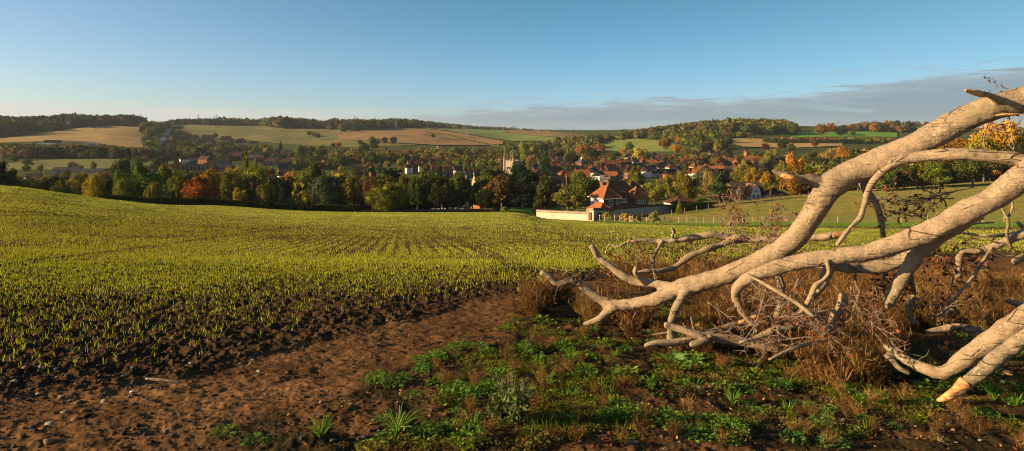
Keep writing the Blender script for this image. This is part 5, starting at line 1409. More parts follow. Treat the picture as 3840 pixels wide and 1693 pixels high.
# ---- the big tiled house
Y = 164; px0 = 603.9; g = gp(px0, Y); zb = wz(220.5, 160)
ro = empty('tiled_house', (wx(px0, Y), Y, zb), R(23)); tag(ro, 'big brick house with steep orange tiled hipped roofs behind the garden wall', 'house')
def vol(x0, x1, y0, y1, h, r, gable, wc, tc, along='x'):
    w = x1-x0; d = y1-y0; cx, cy = (x0+x1)/2, (y0+y1)/2; rz = 0
    if along == 'y': w, d, rz = d, w, math.pi/2
    wm = walls(w, d, h, r, gable, 3); wm.materials.append(M['render'] if sum(wc) > 1.1 else M['brick']); o1 = put(ro, wm, 'wall', cx, cy, 0, rz, wc)
    o2 = put(ro, roofmesh(w, d, h, r, gable, .5, .16), 'roof', cx, cy, 0, rz, tc); return o1, o2
HT = (.29,.10,.036)
w1, rA = vol(0, 5.2, 0, 7.2, 5.5, 2.7, False, (.20,.10,.06), HT, 'y')
put(ro, MB().box(-.06, 0, .12, 7.05, .2, 5.45).mesh('side_wall', [M['render']]), 'side_wall', -.004, 0, 0, 0, WH)
w2, rB = vol(3.2, 14.5, 4.2, 11.0, 5.0, 4.1, False, (.20,.10,.06), (.17,.085,.05), 'x')
w3, rC = vol(10.4, 15.0, 1.2, 6.0, 5.2, 2.4, False, (.20,.10,.06), HT, 'y')
vol(13.5, 19.5, 8.2, 13.6, 5.6, 2.9, False, (.20,.10,.06), (.13,.07,.045), 'x')
mb = MB(); mb.add([(5.2,-.1,3.05),(10.4,-.1,3.05),(10.4,5.2,6.6),(5.2,5.2,6.6),(5.2,-.1,2.9),(10.4,-.1,2.9),(10.4,5.2,6.45),(5.2,5.2,6.45)], [(0,1,2,3),(7,6,5,4),(0,4,5,1),(1,5,6,2),(3,2,6,7),(0,3,7,4)])
link('roof', mb.mesh('roof', [M['tile']]), ro, color=(.15,.075,.045))
put(ro, MB().box(5.2, 10.4, .35, 4.5, -3, 3.0).mesh('wall', [M['brick']]), 'wall', 0, 0, 0, 0, (.20,.10,.06))
put(rA, chimneymesh(1.5, 3.6, 2), 'chimney', 1.8, -.4, 5.6, 0, (.27,.10,.05)); put(rB, CH[1], 'chimney', 3.0, .3, 7.7, 0, OR)
mb = MB(); mb.bar((0, 0, 0), (0, 0, 1.9), .03); mb.bar((-1.0, 0, 1.85), (.5, 0, 1.85), .025); [mb.bar((q, -.22, 1.85), (q, .22, 1.85), .015) for q in (-.9, -.6, -.3, 0, .3)]
put(rB, mb.mesh('aerial', [M['steel']]), 'aerial', 2.2, 0, 9.0)
put(ro, winmesh(1.25, 1.7, 2, 4), 'window', 2.2, -.03, 4.0); put(ro, winmesh(.75, 1.4, 1, 4), 'window', 4.35, -.03, 4.1)
put(ro, winmesh(2.0, 1.3, 3, 3), 'window', 6.6, .55, 4.5)
mb = MB(); mb.box(5.4, 7.9, .62, 3.2, 3.1, 5.35); put(ro, mb.mesh('dormer', [M['brick']]), 'dormer', 0, 0, 0, 0, (.18,.09,.06))
mb = MB(); mb.add([(5.2,.4,5.35),(8.1,.4,5.35),(8.1,4.6,6.3),(5.2,4.6,6.3),(5.2,.4,5.5),(8.1,.4,5.5),(8.1,4.6,6.45),(5.2,4.6,6.45)], [(3,2,1,0),(4,5,6,7),(0,1,5,4),(1,2,6,5),(2,3,7,6),(3,0,4,7)])
link('dormer_roof', mb.mesh('dormer_roof', [M['tile']]), ro, color=(.15,.075,.045))
put(ro, winmesh(2.7, 1.3, 4, 3), 'window', 12.9, 1.17, 4.0)
mb = MB(); mb.box(-.06, 5.3, -.62, -.52, 5.12, 5.28); mb.box(-.66, -.56, -.62, 7.8, 5.12, 5.28); put(ro, mb.mesh('gutter', [M['white']]), 'gutter', 0, 0, 0)
# corner outbuilding set in the wall
Y = 158.5; px0 = 600.6; zb2 = wz(219.9, Y)
ro2 = empty('garden_house', (wx(px0, Y), Y, zb2), R(23)); tag(ro2, 'low flint corner outhouse with an orange hipped roof behind the wall door', 'outhouse')
put(ro2, MB().box(0, 3.4, 0, 6.0, -2, 2.5).mesh('wall', [M['flint']]), 'wall', 0, 0, 0)
put(ro2, roofmesh(6.0, 3.5, 2.5, 1.5, False, .5, .14), 'roof', 1.7, 3.0, 0.02, math.pi/2, (.34,.12,.045))
# garden walls
def gwall(name, label, pts, th, mat, cop=None, color=None, cat='wall'):
    """pts: px, Y, row of top"""
    mb = MB(); n = len(pts)
    for (a, b) in zip(pts, pts[1:]):
        p, q = [Vector((wx(c_[0], c_[1]), c_[1], 0)) for c_ in (a, b)]; za, zb_ = wz(a[2], a[1]), wz(b[2], b[1])
        d = (q-p).normalized(); nn = Vector((-d.y, d.x, 0))*th; g0 = float(T(a[0], a[1]))-1.2; g1 = float(T(b[0], b[1]))-1.2
        vs = [(p.x, p.y, g0), (q.x, q.y, g1), (q.x+nn.x, q.y+nn.y, g1), (p.x+nn.x, p.y+nn.y, g0), (p.x, p.y, za), (q.x, q.y, zb_), (q.x+nn.x, q.y+nn.y, zb_), (p.x+nn.x, p.y+nn.y, za)]
        mb.add(vs, [(3,2,1,0),(4,5,6,7),(0,1,5,4),(1,2,6,5),(2,3,7,6),(3,0,4,7)], 0)
    w = link(name, mb.mesh(name, [mat]), color=color); tag(w, label, cat)
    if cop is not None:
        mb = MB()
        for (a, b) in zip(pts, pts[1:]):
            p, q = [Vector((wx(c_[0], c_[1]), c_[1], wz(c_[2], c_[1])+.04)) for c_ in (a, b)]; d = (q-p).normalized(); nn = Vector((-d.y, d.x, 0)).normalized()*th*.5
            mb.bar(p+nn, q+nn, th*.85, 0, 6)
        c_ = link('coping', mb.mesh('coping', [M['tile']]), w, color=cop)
    return w
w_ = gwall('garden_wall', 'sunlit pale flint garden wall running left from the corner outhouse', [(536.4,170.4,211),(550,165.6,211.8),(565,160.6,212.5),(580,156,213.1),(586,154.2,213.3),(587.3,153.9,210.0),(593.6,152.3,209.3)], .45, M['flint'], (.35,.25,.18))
mb = MB(); pa = Vector((wx(590.2, 153.1), 153.1, wz(219.8, 153.1))); mb.box(-.5, .5, -.14, -.02, 0, 1.9); d_ = link('wall_door', mb.mesh('wall_door', [M['door']]), w_, pa); d_.rotation_euler = (0, 0, math.atan2(152.3-153.9, wx(593.6, 152.3)-wx(587.3, 153.9)))
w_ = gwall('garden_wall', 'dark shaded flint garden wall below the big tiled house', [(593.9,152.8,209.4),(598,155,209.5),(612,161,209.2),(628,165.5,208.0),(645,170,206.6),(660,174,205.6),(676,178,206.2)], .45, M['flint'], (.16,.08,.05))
gwall('churchyard_wall', 'low dark brick wall between the crop and the churchyard trees', [(330,163,211.6),(370,168,211.2),(410,171,211.0),(450,174,210.6),(480,176,210.0),(500,177,209.3)], .4, M['brick'], (.10,.07,.045), color=(.14,.07,.05))
gwall('brick_wall', 'short sunlit orange brick wall at the right end of the churchyard', [(473,190,204.7),(480,186,206.3)], .5, M['brick'], None, color=OR)
# headstones
gs = []
for k in range(3):
    mb = MB(); w2_ = (.3, .35, .25)[k]; h2 = (.95, .8, 1.1)[k]
    pr_ = [(-w2_, 0), (w2_, 0), (w2_, h2*.8), (w2_*.6, h2*.95), (0, h2), (-w2_*.6, h2*.95), (-w2_, h2*.8)]; n = 7
    if k == 2: pr_ = [(-.12, 0), (.12, 0), (.12, .6), (.35, .6), (.35, .82), (.12, .82), (.12, 1.2), (-.12, 1.2), (-.12, .82), (-.35, .82), (-.35, .6), (-.12, .6)]; n = 12
    mb.add([(a, -.07, b) for a, b in pr_]+[(a, .07, b) for a, b in pr_], [tuple(range(n)), tuple(range(2*n-1, n-1, -1))]+[(i, i+n, (i+1) % n+n, (i+1) % n) for i in range(n)])
    gs.append(mb.mesh('gravestone', [M['gravestone']]))
for k in range(22):
    p = c3(1185+k*21, 0)[0]+random.uniform(-1.6, 1.6); Y = 188+random.uniform(-3, 9)
    o_ = link('gravestone', gs[random.randrange(3)], loc=gp(p, Y)); o_.rotation_euler = (random.uniform(-.06, .06), random.uniform(-.08, .08), R(-70)+random.uniform(-.3, .3)); o_.scale = (.8, 1.0, random.uniform(.6, .95))
    tag(o_, 'pale leaning headstone standing on the sunlit churchyard lawn', 'gravestone', 'headstones on the churchyard lawn')
# ---- gambrel cottage, low wing and barn
Y = 226; px = 756; zt = wz(184.4, Y); g = gp(px, Y); zb = g.z-.3; hh = zt-zb
ro = empty('gambrel_cottage', (wx(px, Y), Y, zb), R(12)); tag(ro, 'white gabled cottage with a bell shaped brown gambrel roof beyond the meadow', 'cottage')
pr_ = [(-2.15, 0), (2.15, 0), (1.95, hh*.42), (1.45, hh*.72), (.0, hh), (-1.45, hh*.72), (-1.95, hh*.42)]
mb = MB(); n = 7; mb.add([(a, 0, b) for a, b in pr_]+[(a, 6, b) for a, b in pr_], [tuple(range(n)), tuple(range(2*n-1, n-1, -1))]+[(i, i+n, (i+1) % n+n, (i+1) % n) for i in range(n)])
link('wall', mb.mesh('wall', [M['render']]), ro, color=(.62,.62,.60))
out_ = [(-2.5, hh*.18), (-2.08, hh*.45), (-1.58, hh*.75), (0, hh+.12), (1.58, hh*.75), (2.08, hh*.45), (2.5, hh*.18)]; n = 7
mb = MB(); vs = [(a, -.22, b) for a, b in out_]+[(a, 6, b) for a, b in out_]+[(a*.95, -.22, b-.14) for a, b in out_]+[(a*.95, 6, b-.14) for a, b in out_]
mb.add(vs, [(i, i+1, n+i+1, n+i) for i in range(n-1)]+[(2*n+i, 3*n+i, 3*n+i+1, 2*n+i+1) for i in range(n-1)]+[(i, 2*n+i, 2*n+i+1, i+1) for i in range(n-1)]+[(0, n, 3*n, 2*n), (n-1, 3*n-1, 4*n-1, 2*n-1)])
link('roof', mb.mesh('roof', [M['tile']]), ro, color=(.25,.11,.055))
mb = MB(); mb.box(-7, 5.4, 4, 10, -.5, hh*.22); link('wall', mb.mesh('wall', [M['brick']]), ro, color=(.2,.12,.08))
H2 = hh*1.08; pr2 = [(3.2, hh*.16), (4.0, hh*.75), (7, H2), (10, hh*.75), (10.8, hh*.16)]
mb = MB(); mb.add([(-7.4, a, b) for a, b in pr2]+[(5.8, a, b) for a, b in pr2], [(0,5,6,1),(1,6,7,2),(2,7,8,3),(3,8,9,4),(4,3,2,1,0),(5,6,7,8,9),(0,4,9,5)]); link('roof', mb.mesh('roof', [M['tile']]), ro, color=(.10,.07,.045))
mb = MB(); mb.box(-5.9, -4.5, 2.6, 4.6, hh*.36, hh*.66); d_ = link('dormer', mb.mesh('dormer', [M['render']]), ro, color=WH); put(d_, winmesh(1.1, 1.3, 2, 3), 'window', -5.2, 2.58, hh*.51)
put(ro, winmesh(1.5, 1.1, 3, 2), 'window', 0, -.03, hh*.53); put(ro, W1, 'window', -.9, -.03, 1.0); put(ro, W1, 'window', .9, -.03, 1.0)
def c5(x, y): return ((2400+x*.4048)/3.75, (400+y*.4048)/3.75)
house(771, 229, 191.3, 7.5, 5, 2.9, 1.1, 6, True, (.6,.58,.55), DT, 'low white wing with flat dark roof between gambrel cottage and barn', ch=(), wins=3, storeys=1, side=0, name='cottage_wing', cat='outbuilding')
house(783.5, 233, 187.5, 7.5, 8.5, 2.8, 2.6, 56, True, (.06,.05,.04), (.16,.135,.055), 'dark barn with mossy olive roof slope right of the gambrel cottage', ch=(), wins=0, storeys=1, side=0, name='barn', cat='barn')
house(797, 236, 191.5, 9, 6, 2.4, 1.4, 6, True, (.05,.04,.035), DT, 'low black shed against the right side of the mossy barn', ch=(), wins=0, storeys=1, side=0, name='shed', cat='shed')

# ------------------------------------------------------------------ fences, gate, posts
def postfence(name, label, pts, ph, pr_, pm, rails, rail_r, rm, lean=.03, wire=None):
    """pts (px, Y)"""
    P3 = [gp(p, y) for p, y in pts]
    ro = empty(name, P3[0]); tag(ro, label, 'fence'); o0 = P3[0]
    for i, p in enumerate(P3):
        mb = MB(); mb.bar((0, 0, -.3), (random.uniform(-lean, lean), random.uniform(-lean, lean), ph*random.uniform(.95, 1.05)), pr_, 0, 4)
        link('post', mb.mesh('post', [pm]), ro, p-o0)
    for rh in rails:
        mb = MB()
        for a, b in zip(P3, P3[1:]): mb.bar(a-o0+Vector((0, -pr_, rh)), b-o0+Vector((0, -pr_, rh)), rail_r, 0, 4)
        link('rail' if rail_r > .02 else 'wire', mb.mesh('rail', [rm]), ro)
    return ro
fx = [(310,0),(392,0),(498,0),(705,0),(812,0),(930,0)]
pts = [((2180+x/5.68)/3.75, 0) for x, _ in fx]
pts = [(p, FAR(p)+5.5) for p, _ in pts]
postfence('wire_fence', 'wire fence with thin leaning posts in front of the garden shrubs', pts, 1.7, .075, M['post'], [.5, 1.0, 1.4], .012, M['wire'])
xs = [(2180+x/5.68)/3.75 for x in (1178, 1275, 1388, 1508, 1645, 1770)]+[c5(x, 0)[0] for x in (170, 225, 288, 360, 435, 520, 592, 680, 772, 860, 950, 1040, 1132, 1228, 1360)]
xs += [(3000+x*.405)/3.75 for x in (180, 350, 530, 730, 935, 1180, 1440, 1690, 1890, 2130)]
postfence('wire_fence', 'long wire mesh fence on pale wooden posts along the foot of the meadow', [(p, FAR(p)+11.5) for p in xs], 1.35, .075, M['post'], [.25, .5, .75, 1.0, 1.2], .012, M['wire'])
# gate
p0, p1 = (2180+1020/5.68)/3.75, (2180+1092/5.68)/3.75; Yg = FAR(p0)+5.5; a = gp(p0, Yg); b = gp(p1, FAR(p1)+6.5); 
ro = empty('wooden_gate', a); tag(ro, 'small slatted wooden gate with bracing struts in the wire fence', 'gate'); L = (b-a); Lx = L.length
d = L.normalized()
for q in (Vector(), L): 
    mb = MB(); mb.bar((0, 0, -.3), (0, 0, 1.7), .08); link('post', mb.mesh('post', [M['post']]), ro, q)
mb = MB()
for z_ in (.25, .55, .85, 1.15, 1.45): mb.bar(d*.1+Vector((0, -.05, z_)), L-d*.1+Vector((0, -.05, z_)), .06)
for t in (.1, .5, .9): mb.bar(L*t+Vector((0, -.12, .15)), L*t+Vector((0, -.12, 1.5)), .05)
link('gate_leaf', mb.mesh('gate_leaf', [M['post']]), ro)
for q, sgn in ((Vector(), -1), (L, 1)):
    mb = MB(); mb.bar(q+Vector((0, 0, 1.2)), q+d*sgn*2.2+Vector((0, 0, .1)), .05); link('strut', mb.mesh('strut', [M['post']]), ro)
# post and rail fence climbing behind the meadow
rr = [(150,1010),(293,1003),(412,983),(525,963),(633,945),(740,926),(845,920),(945,908),(1045,897),(1130,885),(1215,872),(1300,862),(1390,848),(1480,838),(1560,828)]
pts = []
for x, y in rr:
    p, r_ = c5(x, y); pts.append((p, min(hit(p, r_, FAR(p)+14, 400), 224)))
pts += [(p, 220) for p in (830, 846, 862, 878, 894, 910, 926, 942, 958, 974, 990, 1006, 1022)]
postfence('rail_fence', 'dark post and rail fence climbing between meadow and the cottages', pts, 1.35, .10, M['wood'], [.5, 1.05], .05, M['dark'])
# utility pole
p, r_ = c5(883, 905); Yp = hit(p, r_, FAR(p)+14, 400); Yp = min(Yp, 205); g = gp(p, Yp); hp = wz(c5(0, 722)[1], Yp)-g.z
ro = empty('utility_pole', g); tag(ro, 'tall wooden utility pole beside the meadow rail fence', 'pole')
mb = MB(); mb.bar((0, 0, -.5), (0, 0, hp), .16, 0, 8, .11); link('pole', mb.mesh('pole', [M['wood']], True), ro)
mb = MB(); mb.box(-.7, .7, -.06, .06, hp-.5, hp-.38); mb.lathe([(.05, hp-.38), (.07, hp-.2)], 6, (-.6, 0)); mb.lathe([(.05, hp-.38), (.07, hp-.2)], 6, (.6, 0)); link('crossarm', mb.mesh('crossarm', [M['wood']]), ro)
# garden shrubs before the wall
def bushat(x, yt, w, kind, col, label, Y=None):
    p = (2180+x/5.68)/3.75; top = (660+yt/5.68)/3.75; tree(p, w/21.3, top, Y or FAR(p)+9, kind, col, label)
for it in [(395,745,120,'bush','grey','rounded silver grey shrub left of the golden shrub'), (545,732,190,'bush','yellow','tall golden shrub in front of the shaded flint wall'), (600,795,110,'bush','lime','clipped lime green shrub between two golden shrubs'),
           (790,770,140,'bush','grey','pale grey green shrub, second from the garden corner'), (930,740,210,'bush',(.36,.24,.03),'wide golden orange shrub left of the wooden gate'), (1060,760,90,'bush','obrown','russet shrub touching the wide golden orange one'),
           (1235,775,110,'round','dgreen','small ball shaped clipped bush on the garden lawn'), (1560,705,230,'bush',(.30,.26,.07),'tall cream yellow shrub on the lawn at the right of the garden')]:
    bushat(*it)
for x, lb in ((1290, 'terracotta chimney pot planter standing by the shaded wall'), (1510, 'terracotta planter behind the cream yellow shrub')):
    p = (2180+x/5.68)/3.75; mb = MB(); mb.lathe([(.25, 0), (.22, .1), (.3, 1.1), (.4, 1.2), (.4, 1.45), (.3, 1.45)], 10)
    tag(link('planter', mb.mesh('planter', [M['brick']]), loc=gp(p, FAR(p)+19)+Vector((0, 0, .2)), color=OR), lb, 'planter')

# ------------------------------------------------------------------ pylons, masts, lamps
def pylon(px, top, Y, label, w=1.0):
    g = gp(px, Y); H = wz(top, Y)-g.z; ro = empty('pylon', g, R(20)); tag(ro, label, 'pylon')
    b = 3.0*w; mb = MB(); lv = [0, .2, .38, .52, .64, .74, .84, .92, 1]; f = lambda t: b*(1-t/.64*.72) if t < .64 else b*(.28-(t-.64)*.5)
    th = .16*w
    for k in range(len(lv)-1):
        r0, r1_ = f(lv[k]), f(lv[k+1]); z0, z1 = lv[k]*H, lv[k+1]*H
        cs = [(1, 1), (-1, 1), (-1, -1), (1, -1)]
        for i in range(4):
            a, c_ = cs[i], cs[(i+1) % 4]
            mb.bar((a[0]*r0, a[1]*r0, z0), (a[0]*r1_, a[1]*r1_, z1), th); mb.bar((a[0]*r0, a[1]*r0, z0), (c_[0]*r1_, c_[1]*r1_, z1), th*.6); mb.bar((c_[0]*r0, c_[1]*r0, z0), (a[0]*r1_, a[1]*r1_, z1), th*.6)
    link('tower', mb.mesh('tower', [M['steel']]), ro)
    for t, l in ((.66, 4.5), (.79, 5.6), (.91, 4.2)):
        mb = MB(); 
        for sx in (-1, 1):
            mb.bar((0, -.3, t*H), (sx*l*w, 0, t*H+.3), th*.8); mb.bar((0, 0, t*H+1.6*w), (sx*l*w, 0, t*H+.3), th*.6); mb.bar((sx*l*w, 0, t*H+.3), (sx*l*w, 0, t*H-1.4), th*.5)
        link('crossarm', mb.mesh('crossarm', [M['steel']]), ro)
for p, t, Y, lb in [((600+408*.352)/3.75, (400+78*.352)/3.75, 2100, 'distant electricity pylon, leftmost one on the skyline'),
                    ((600+602*.352)/3.75, (400+82*.352)/3.75, 1620, 'dark lattice pylon standing at the top of the big green hillside field'),
                    ((600+1560*.352)/3.75, (400+120*.352)/3.75, 1560, 'faint pylon before the trees above the small pasture'),
                    ((1200+808*.352)/3.75, (400+130*.352)/3.75, 1480, 'pale lattice pylon among trees above the ploughed field'),
                    ((1200+1567*.352)/3.75, (400+203*.352)/3.75, 1280, 'nearest lattice pylon standing out in the young crop field'),
                    ((1800+310*.4048)/3.75, (400+180*.4048)/3.75, 1900, 'slim pylon on the far fields right of the nearest pylon'),
                    ((1800+336*.4048)/3.75, (400+158*.4048)/3.75, 2900, 'tiny pylon on the low central skyline'),
                    ((1800+872*.4048)/3.75, (400+182*.4048)/3.75, 2500, 'tiny distant pylon rising from the far central wood'),
                    ((3000+355*.405)/3.75, (400+128*.405)/3.75, 2000, 'tiny distant pylon on the right skyline between woods')]:
    pylon(p, t, Y, lb)
def lamp(x, y0, y1, Y, lb, crop=(0, .352)):
    p = (crop[0]+x*crop[1])/3.75; top = (400+y0*crop[1])/3.75; g = gp(p, Y); h = wz(top, Y)-g.z
    ro = empty('street_lamp', g, random.uniform(0, 1)); tag(ro, lb, 'street lamp')
    mb = MB(); mb.bar((0, 0, 0), (0, 0, h), .12, 0, 6, .07); mb.bar((0, 0, h), (.9, 0, h+.15), .06); link('pole', mb.mesh('pole', [M['steel']]), ro)
    link('lamp_head', MB().box(.7, 1.5, -.15, .15, h+.08, h+.24).mesh('lamp_head', [M['lead']]), ro)
for a in [(890, 630, 700, 330, 'grey street lamp in front of the lime meadow trees'), (463, 665, 710, 330, 'street lamp over the orange bush at the left'), (1415, 488, 545, 480, 'street lamp against the dark belt at its right end'),
          (982, 650, 705, 345, 'thin lamp post before the small lime tree of the meadow'), (1173, 590, 690, 350, 'thin lamp post at the right end of the low sheds'), (1225, 590, 680, 400, 'white lamp post right of the brick flats')]:
    lamp(*a, crop=(600, .352) if 'flats' in a[4] else (0, .352))
# ---- works compound on the left hillside
def P1(x, y, Y0=400): p = x*.352/3.75; r_ = (400+y*.352)/3.75; Y = hit(p, r_, Y0); return p, Y
pts = [P1(x, y, 480) for x, y in ((145,482),(230,455),(310,425),(392,402))]
postfence('site_fence', 'dark timber palisade with green skirt around the works compound on the left', pts, 3.2, .2, M['dark'], [.8, 1.6, 2.4], .35, M['dark'])
pts = [P1(x, y, 480) for x, y in ((470,388),(560,386),(650,388),(740,392),(830,396),(935,403),(1060,418))]
postfence('site_fence', 'long dark acoustic fence along the top of the works compound', pts, 4.2, .25, M['dark'], [.9, 1.8, 2.7, 3.6], .42, M['dark'])
M['cabin'] = objcol('site_cabin', .06, .4, .6)
for (x0, x1, y0, y1, c_, lb) in [(395,470,394,420,(.72,.74,.78),'white site cabin at the left end of the works compound'), (472,540,392,415,(.70,.72,.76),'second white site cabin in the row'), (542,590,392,412,(.35,.45,.65),'pale blue site cabin ending the row'),
                                 (700,775,408,428,(.50,.18,.08),'orange container in the works compound'), (778,835,406,424,(.45,.17,.08),'rust orange container right of the first one'), (725,762,416,434,(.05,.12,.40),'small blue container in front of the orange ones'),
                                 (880,1060,418,450,(.03,.14,.10),'long dark green sheeted hoarding at the right of the compound'), (940,1000,398,420,(.08,.13,.30),'dark blue cabin near the right end of the compound')]:
    p, Y = P1((x0+x1)/2, y1, 480); w = (x1-x0)*.352/3.75/F*Y; h = (y1-y0)*.352/3.75/F*Y; g = gp(p, Y); zb = wz((400+y1*.352)/3.75, Y)
    ro = empty('site_cabin', (g.x, Y, zb), R(4)); tag(ro, lb, 'cabin'); mb = MB(); mb.box(-w/2, w/2, 0, 3, -2, h); mb.box(-w/2-.1, w/2+.1, -.1, 3.1, h, h+.15); link('body', mb.mesh('body', [M['cabin']]), ro, color=c_)
    for q in (-.25, .25): link('window', MB().box(q*w-.7, q*w+.7, -.05, -.005, h*.45, h*.8).mesh('window', [M['glass']]), ro)
# vehicles on the road and in the estate
def car(loc, rz, c_, lb):
    ro = empty('car', loc, rz); tag(ro, lb, 'car')
    pr = [(-2.1,.35),(2.1,.35),(2.15,.75),(1.2,.9),(.6,1.42),(-1.2,1.45),(-1.9,.95),(-2.15,.85)]; n = 8
    mb = MB(); mb.add([(a, -.85, b) for a, b in pr]+[(a, .85, b) for a, b in pr], [tuple(range(n)), tuple(range(2*n-1, n-1, -1))]+[(i, i+n, (i+1) % n+n, (i+1) % n) for i in range(n)]); link('body', mb.mesh('body', [M['cabin']]), ro, color=c_)
    for y_ in (-.87, .85): link('side_window', MB().box(-1.1, .7, y_, y_+.02, .95, 1.35).mesh('side_window', [M['glass']]), ro)
    for x_ in (-1.35, 1.35):
        for y_ in (-.8, .8):
            mb = MB(); mb.bar((x_, y_-.1, .33), (x_, y_+.1, .33), .33, 0, 12); link('wheel', mb.mesh('wheel', [M['dark']]), ro)
for x, y, c_, lb in ((1712, 368, (.7,.7,.7), 'white car driving on the straight hill road'), (1640, 492, (.3,.32,.35), 'grey car at the foot of the straight hill road'), (1655, 470, (.6,.1,.05), 'red car low on the straight hill road')):
    p, Y = P1(x, y, 480); g = gp(p, Y); car(g+Vector((0, 0, 1.3)), R(80), c_, lb)
p, r_ = (600+1215*.352)/3.75, (400+668*.352)/3.75; g = gp(p, 400); car(Vector((wx(p, 400), 400, wz(r_, 400))), R(20), (.75,.76,.78), 'white van like car parked below the brick flats')
# ------------------------------------------------------------------ the fallen tree
K = 2.5156
def tube(pts, seg=12, sub=6, rough=.05, cap=True, seed=0, jag=0):
    """pts: (x, y on the 2576 px overview, depth, thickness px) -> tapered limb"""
    P_ = np.array([[wx(x/K, Y), Y, wz(y/K, Y)] for x, y, Y, t in pts]); Rr = np.array([t*(.83 if t > 20 else .92)*(1-.14*min(((x/K-CX)/512)**2, 1.1))/2/K/F*Y for x, y, Y, t in pts])
    return tube3(P_, Rr, seg, sub, rough, seed, jag)
def tube3(P_, Rr, seg=12, sub=6, rough=.05, seed=0, jag=0):
    n = len(P_); Q = []; rr = []
    for i in range(n-1):
        p0, p1, p2, p3 = P_[max(i-1, 0)], P_[i], P_[i+1], P_[min(i+2, n-1)]
        for t in np.linspace(0, 1, sub, endpoint=False):
            Q.append(.5*((2*p1)+(-p0+p2)*t+(2*p0-5*p1+4*p2-p3)*t*t+(-p0+3*p1-3*p2+p3)*t**3)); rr.append(Rr[i]*(1-t)+Rr[i+1]*t)
    Q.append(P_[-1]); rr.append(Rr[-1]); Q = np.array(Q); rr = np.array(rr); m_ = len(Q)
    T_ = np.gradient(Q, axis=0); T_ /= np.linalg.norm(T_, axis=1)[:, None]+1e-9
    u = np.cross(T_[0], [0, 1, .3]); u /= np.linalg.norm(u); V = []
    r = np.random.default_rng(seed+m_*7+seg); ph1 = r.uniform(0, 6.28, 4)
    for k in range(m_):
        u = u-T_[k]*u.dot(T_[k]); u /= np.linalg.norm(u); w = np.cross(T_[k], u)
        a = np.arange(seg)*2*math.pi/seg
        lump = 1+rough*(np.sin(a*2+ph1[0]+k*.22)+.7*np.sin(a*3+ph1[1]-k*.37)+.6*math.sin(k*.6+ph1[2]))
        if jag and k >= m_-1: lump = lump*r.uniform(1-jag, 1, seg)
        ring = Q[k]+(np.cos(a)[:, None]*u+np.sin(a)[:, None]*w)*(rr[k]*lump)[:, None]
        if jag and k == m_-1: ring = ring+T_[k]*(r.uniform(-1, 1, seg)*rr[k]*jag*1.6)[:, None]
        V.append(ring)
    V = np.concatenate(V+[Q[:1]-T_[0]*rr[0]*.3, Q[-1:]+T_[-1]*rr[-1]*(.35 if not jag else -.2)])
    f4 = []; f3 = []
    for k in range(m_-1):
        for i in range(seg): f4.append((k*seg+i, k*seg+(i+1) % seg, (k+1)*seg+(i+1) % seg, (k+1)*seg+i))
    a, b = m_*seg, m_*seg+1
    for i in range(seg): f3.append((a, (i+1) % seg, i)); f3.append((b, (m_-1)*seg+i, (m_-1)*seg+(i+1) % seg))
    return V, np.array(f4), np.array(f3)
def join(tubes):
    V = []; A4 = []; A3 = []; b = 0
    for v, q, t in tubes: V.append(v); A4.append(q+b); A3.append(t+b); b += len(v)
    return np.concatenate(V), [np.concatenate(A4), np.concatenate(A3)]
FT0 = Vector((3.6, 5.4, -.6))
ft = empty('fallen_tree', FT0); tag(ft, 'huge weathered fallen beech with bare forked limbs sprawling in from the right over dead weeds', 'fallen tree')
def limb(name, tubes, mat, parent, voxel=None, label=None, org=FT0):
    V, Fs = join(tubes); V = V-np.array(org) if parent is not None else V
    me = npmesh(name, V, Fs, [mat], True); o_ = link(name, me, parent)
    if voxel:
        md = o_.modifiers.new('fuse', 'REMESH'); md.mode = 'VOXEL'; md.voxel_size = voxel; md.use_smooth_shade = True
        sm_ = o_.modifiers.new('smooth', 'SMOOTH'); sm_.factor = .5; sm_.iterations = 4
        tx = bpy.data.textures.new('bark_relief', 'CLOUDS'); tx.noise_scale = .13; tx.noise_depth = 4
        d_ = o_.modifiers.new('relief', 'DISPLACE'); d_.texture = tx; d_.strength = .030; d_.mid_level = .5
    if label: o_['label'] = label
    return o_
A0 = [(3450,440,4.2,118),(3200,270,4.5,112),(2950,205,4.9,104),(2760,205,5.2,96),(2660,232,5.5,92),(2576,250,5.7,90),(2480,277,5.8,90),(2400,312,5.95,88),(2300,366,6.1,84),(2200,410,6.25,80),(2130,440,6.35,80),(2090,468,6.4,84),(2058,515,6.45,72),(2030,560,6.5,66),(1985,612,6.6,62),(1920,652,6.75,60),(1850,682,6.95,58),(1780,707,7.1,56),(1720,722,7.2,54),(1680,737,7.3,46),(1640,755,7.4,38),(1580,766,7.55,33),(1540,768,7.65,34),(1520,764,7.7,28)]
A1 = [(1560,768,7.6,30),(1520,758,7.7,28),(1488,738,7.75,25),(1455,715,7.8,22),(1425,709,7.8,20),(1400,712,7.8,21),(1385,698,7.8,18),(1362,684,7.8,16)]
A2 = [(1550,770,7.6,32),(1528,785,7.6,26),(1505,803,7.6,19),(1468,816,7.65,9)]
A3 = [(1730,722,7.2,40),(1690,722,7.3,30),(1640,713,7.45,27),(1600,708,7.55,25),(1565,692,7.6,25),(1535,670,7.65,21),(1508,650,7.7,17),(1500,640,7.7,21),(1494,626,7.7,17),(1487,616,7.7,15)]
A3b = [(1625,710,7.45,20),(1608,698,7.4,16),(1598,686,7.38,14),(1600,671,7.36,13)]
A4 = [(1740,722,7.15,34),(1718,745,7.1,28),(1702,772,7.05,24),(1692,800,7.0,24),(1688,830,7.0,24),(1688,858,7.0,24),(1688,874,7.0,23)]
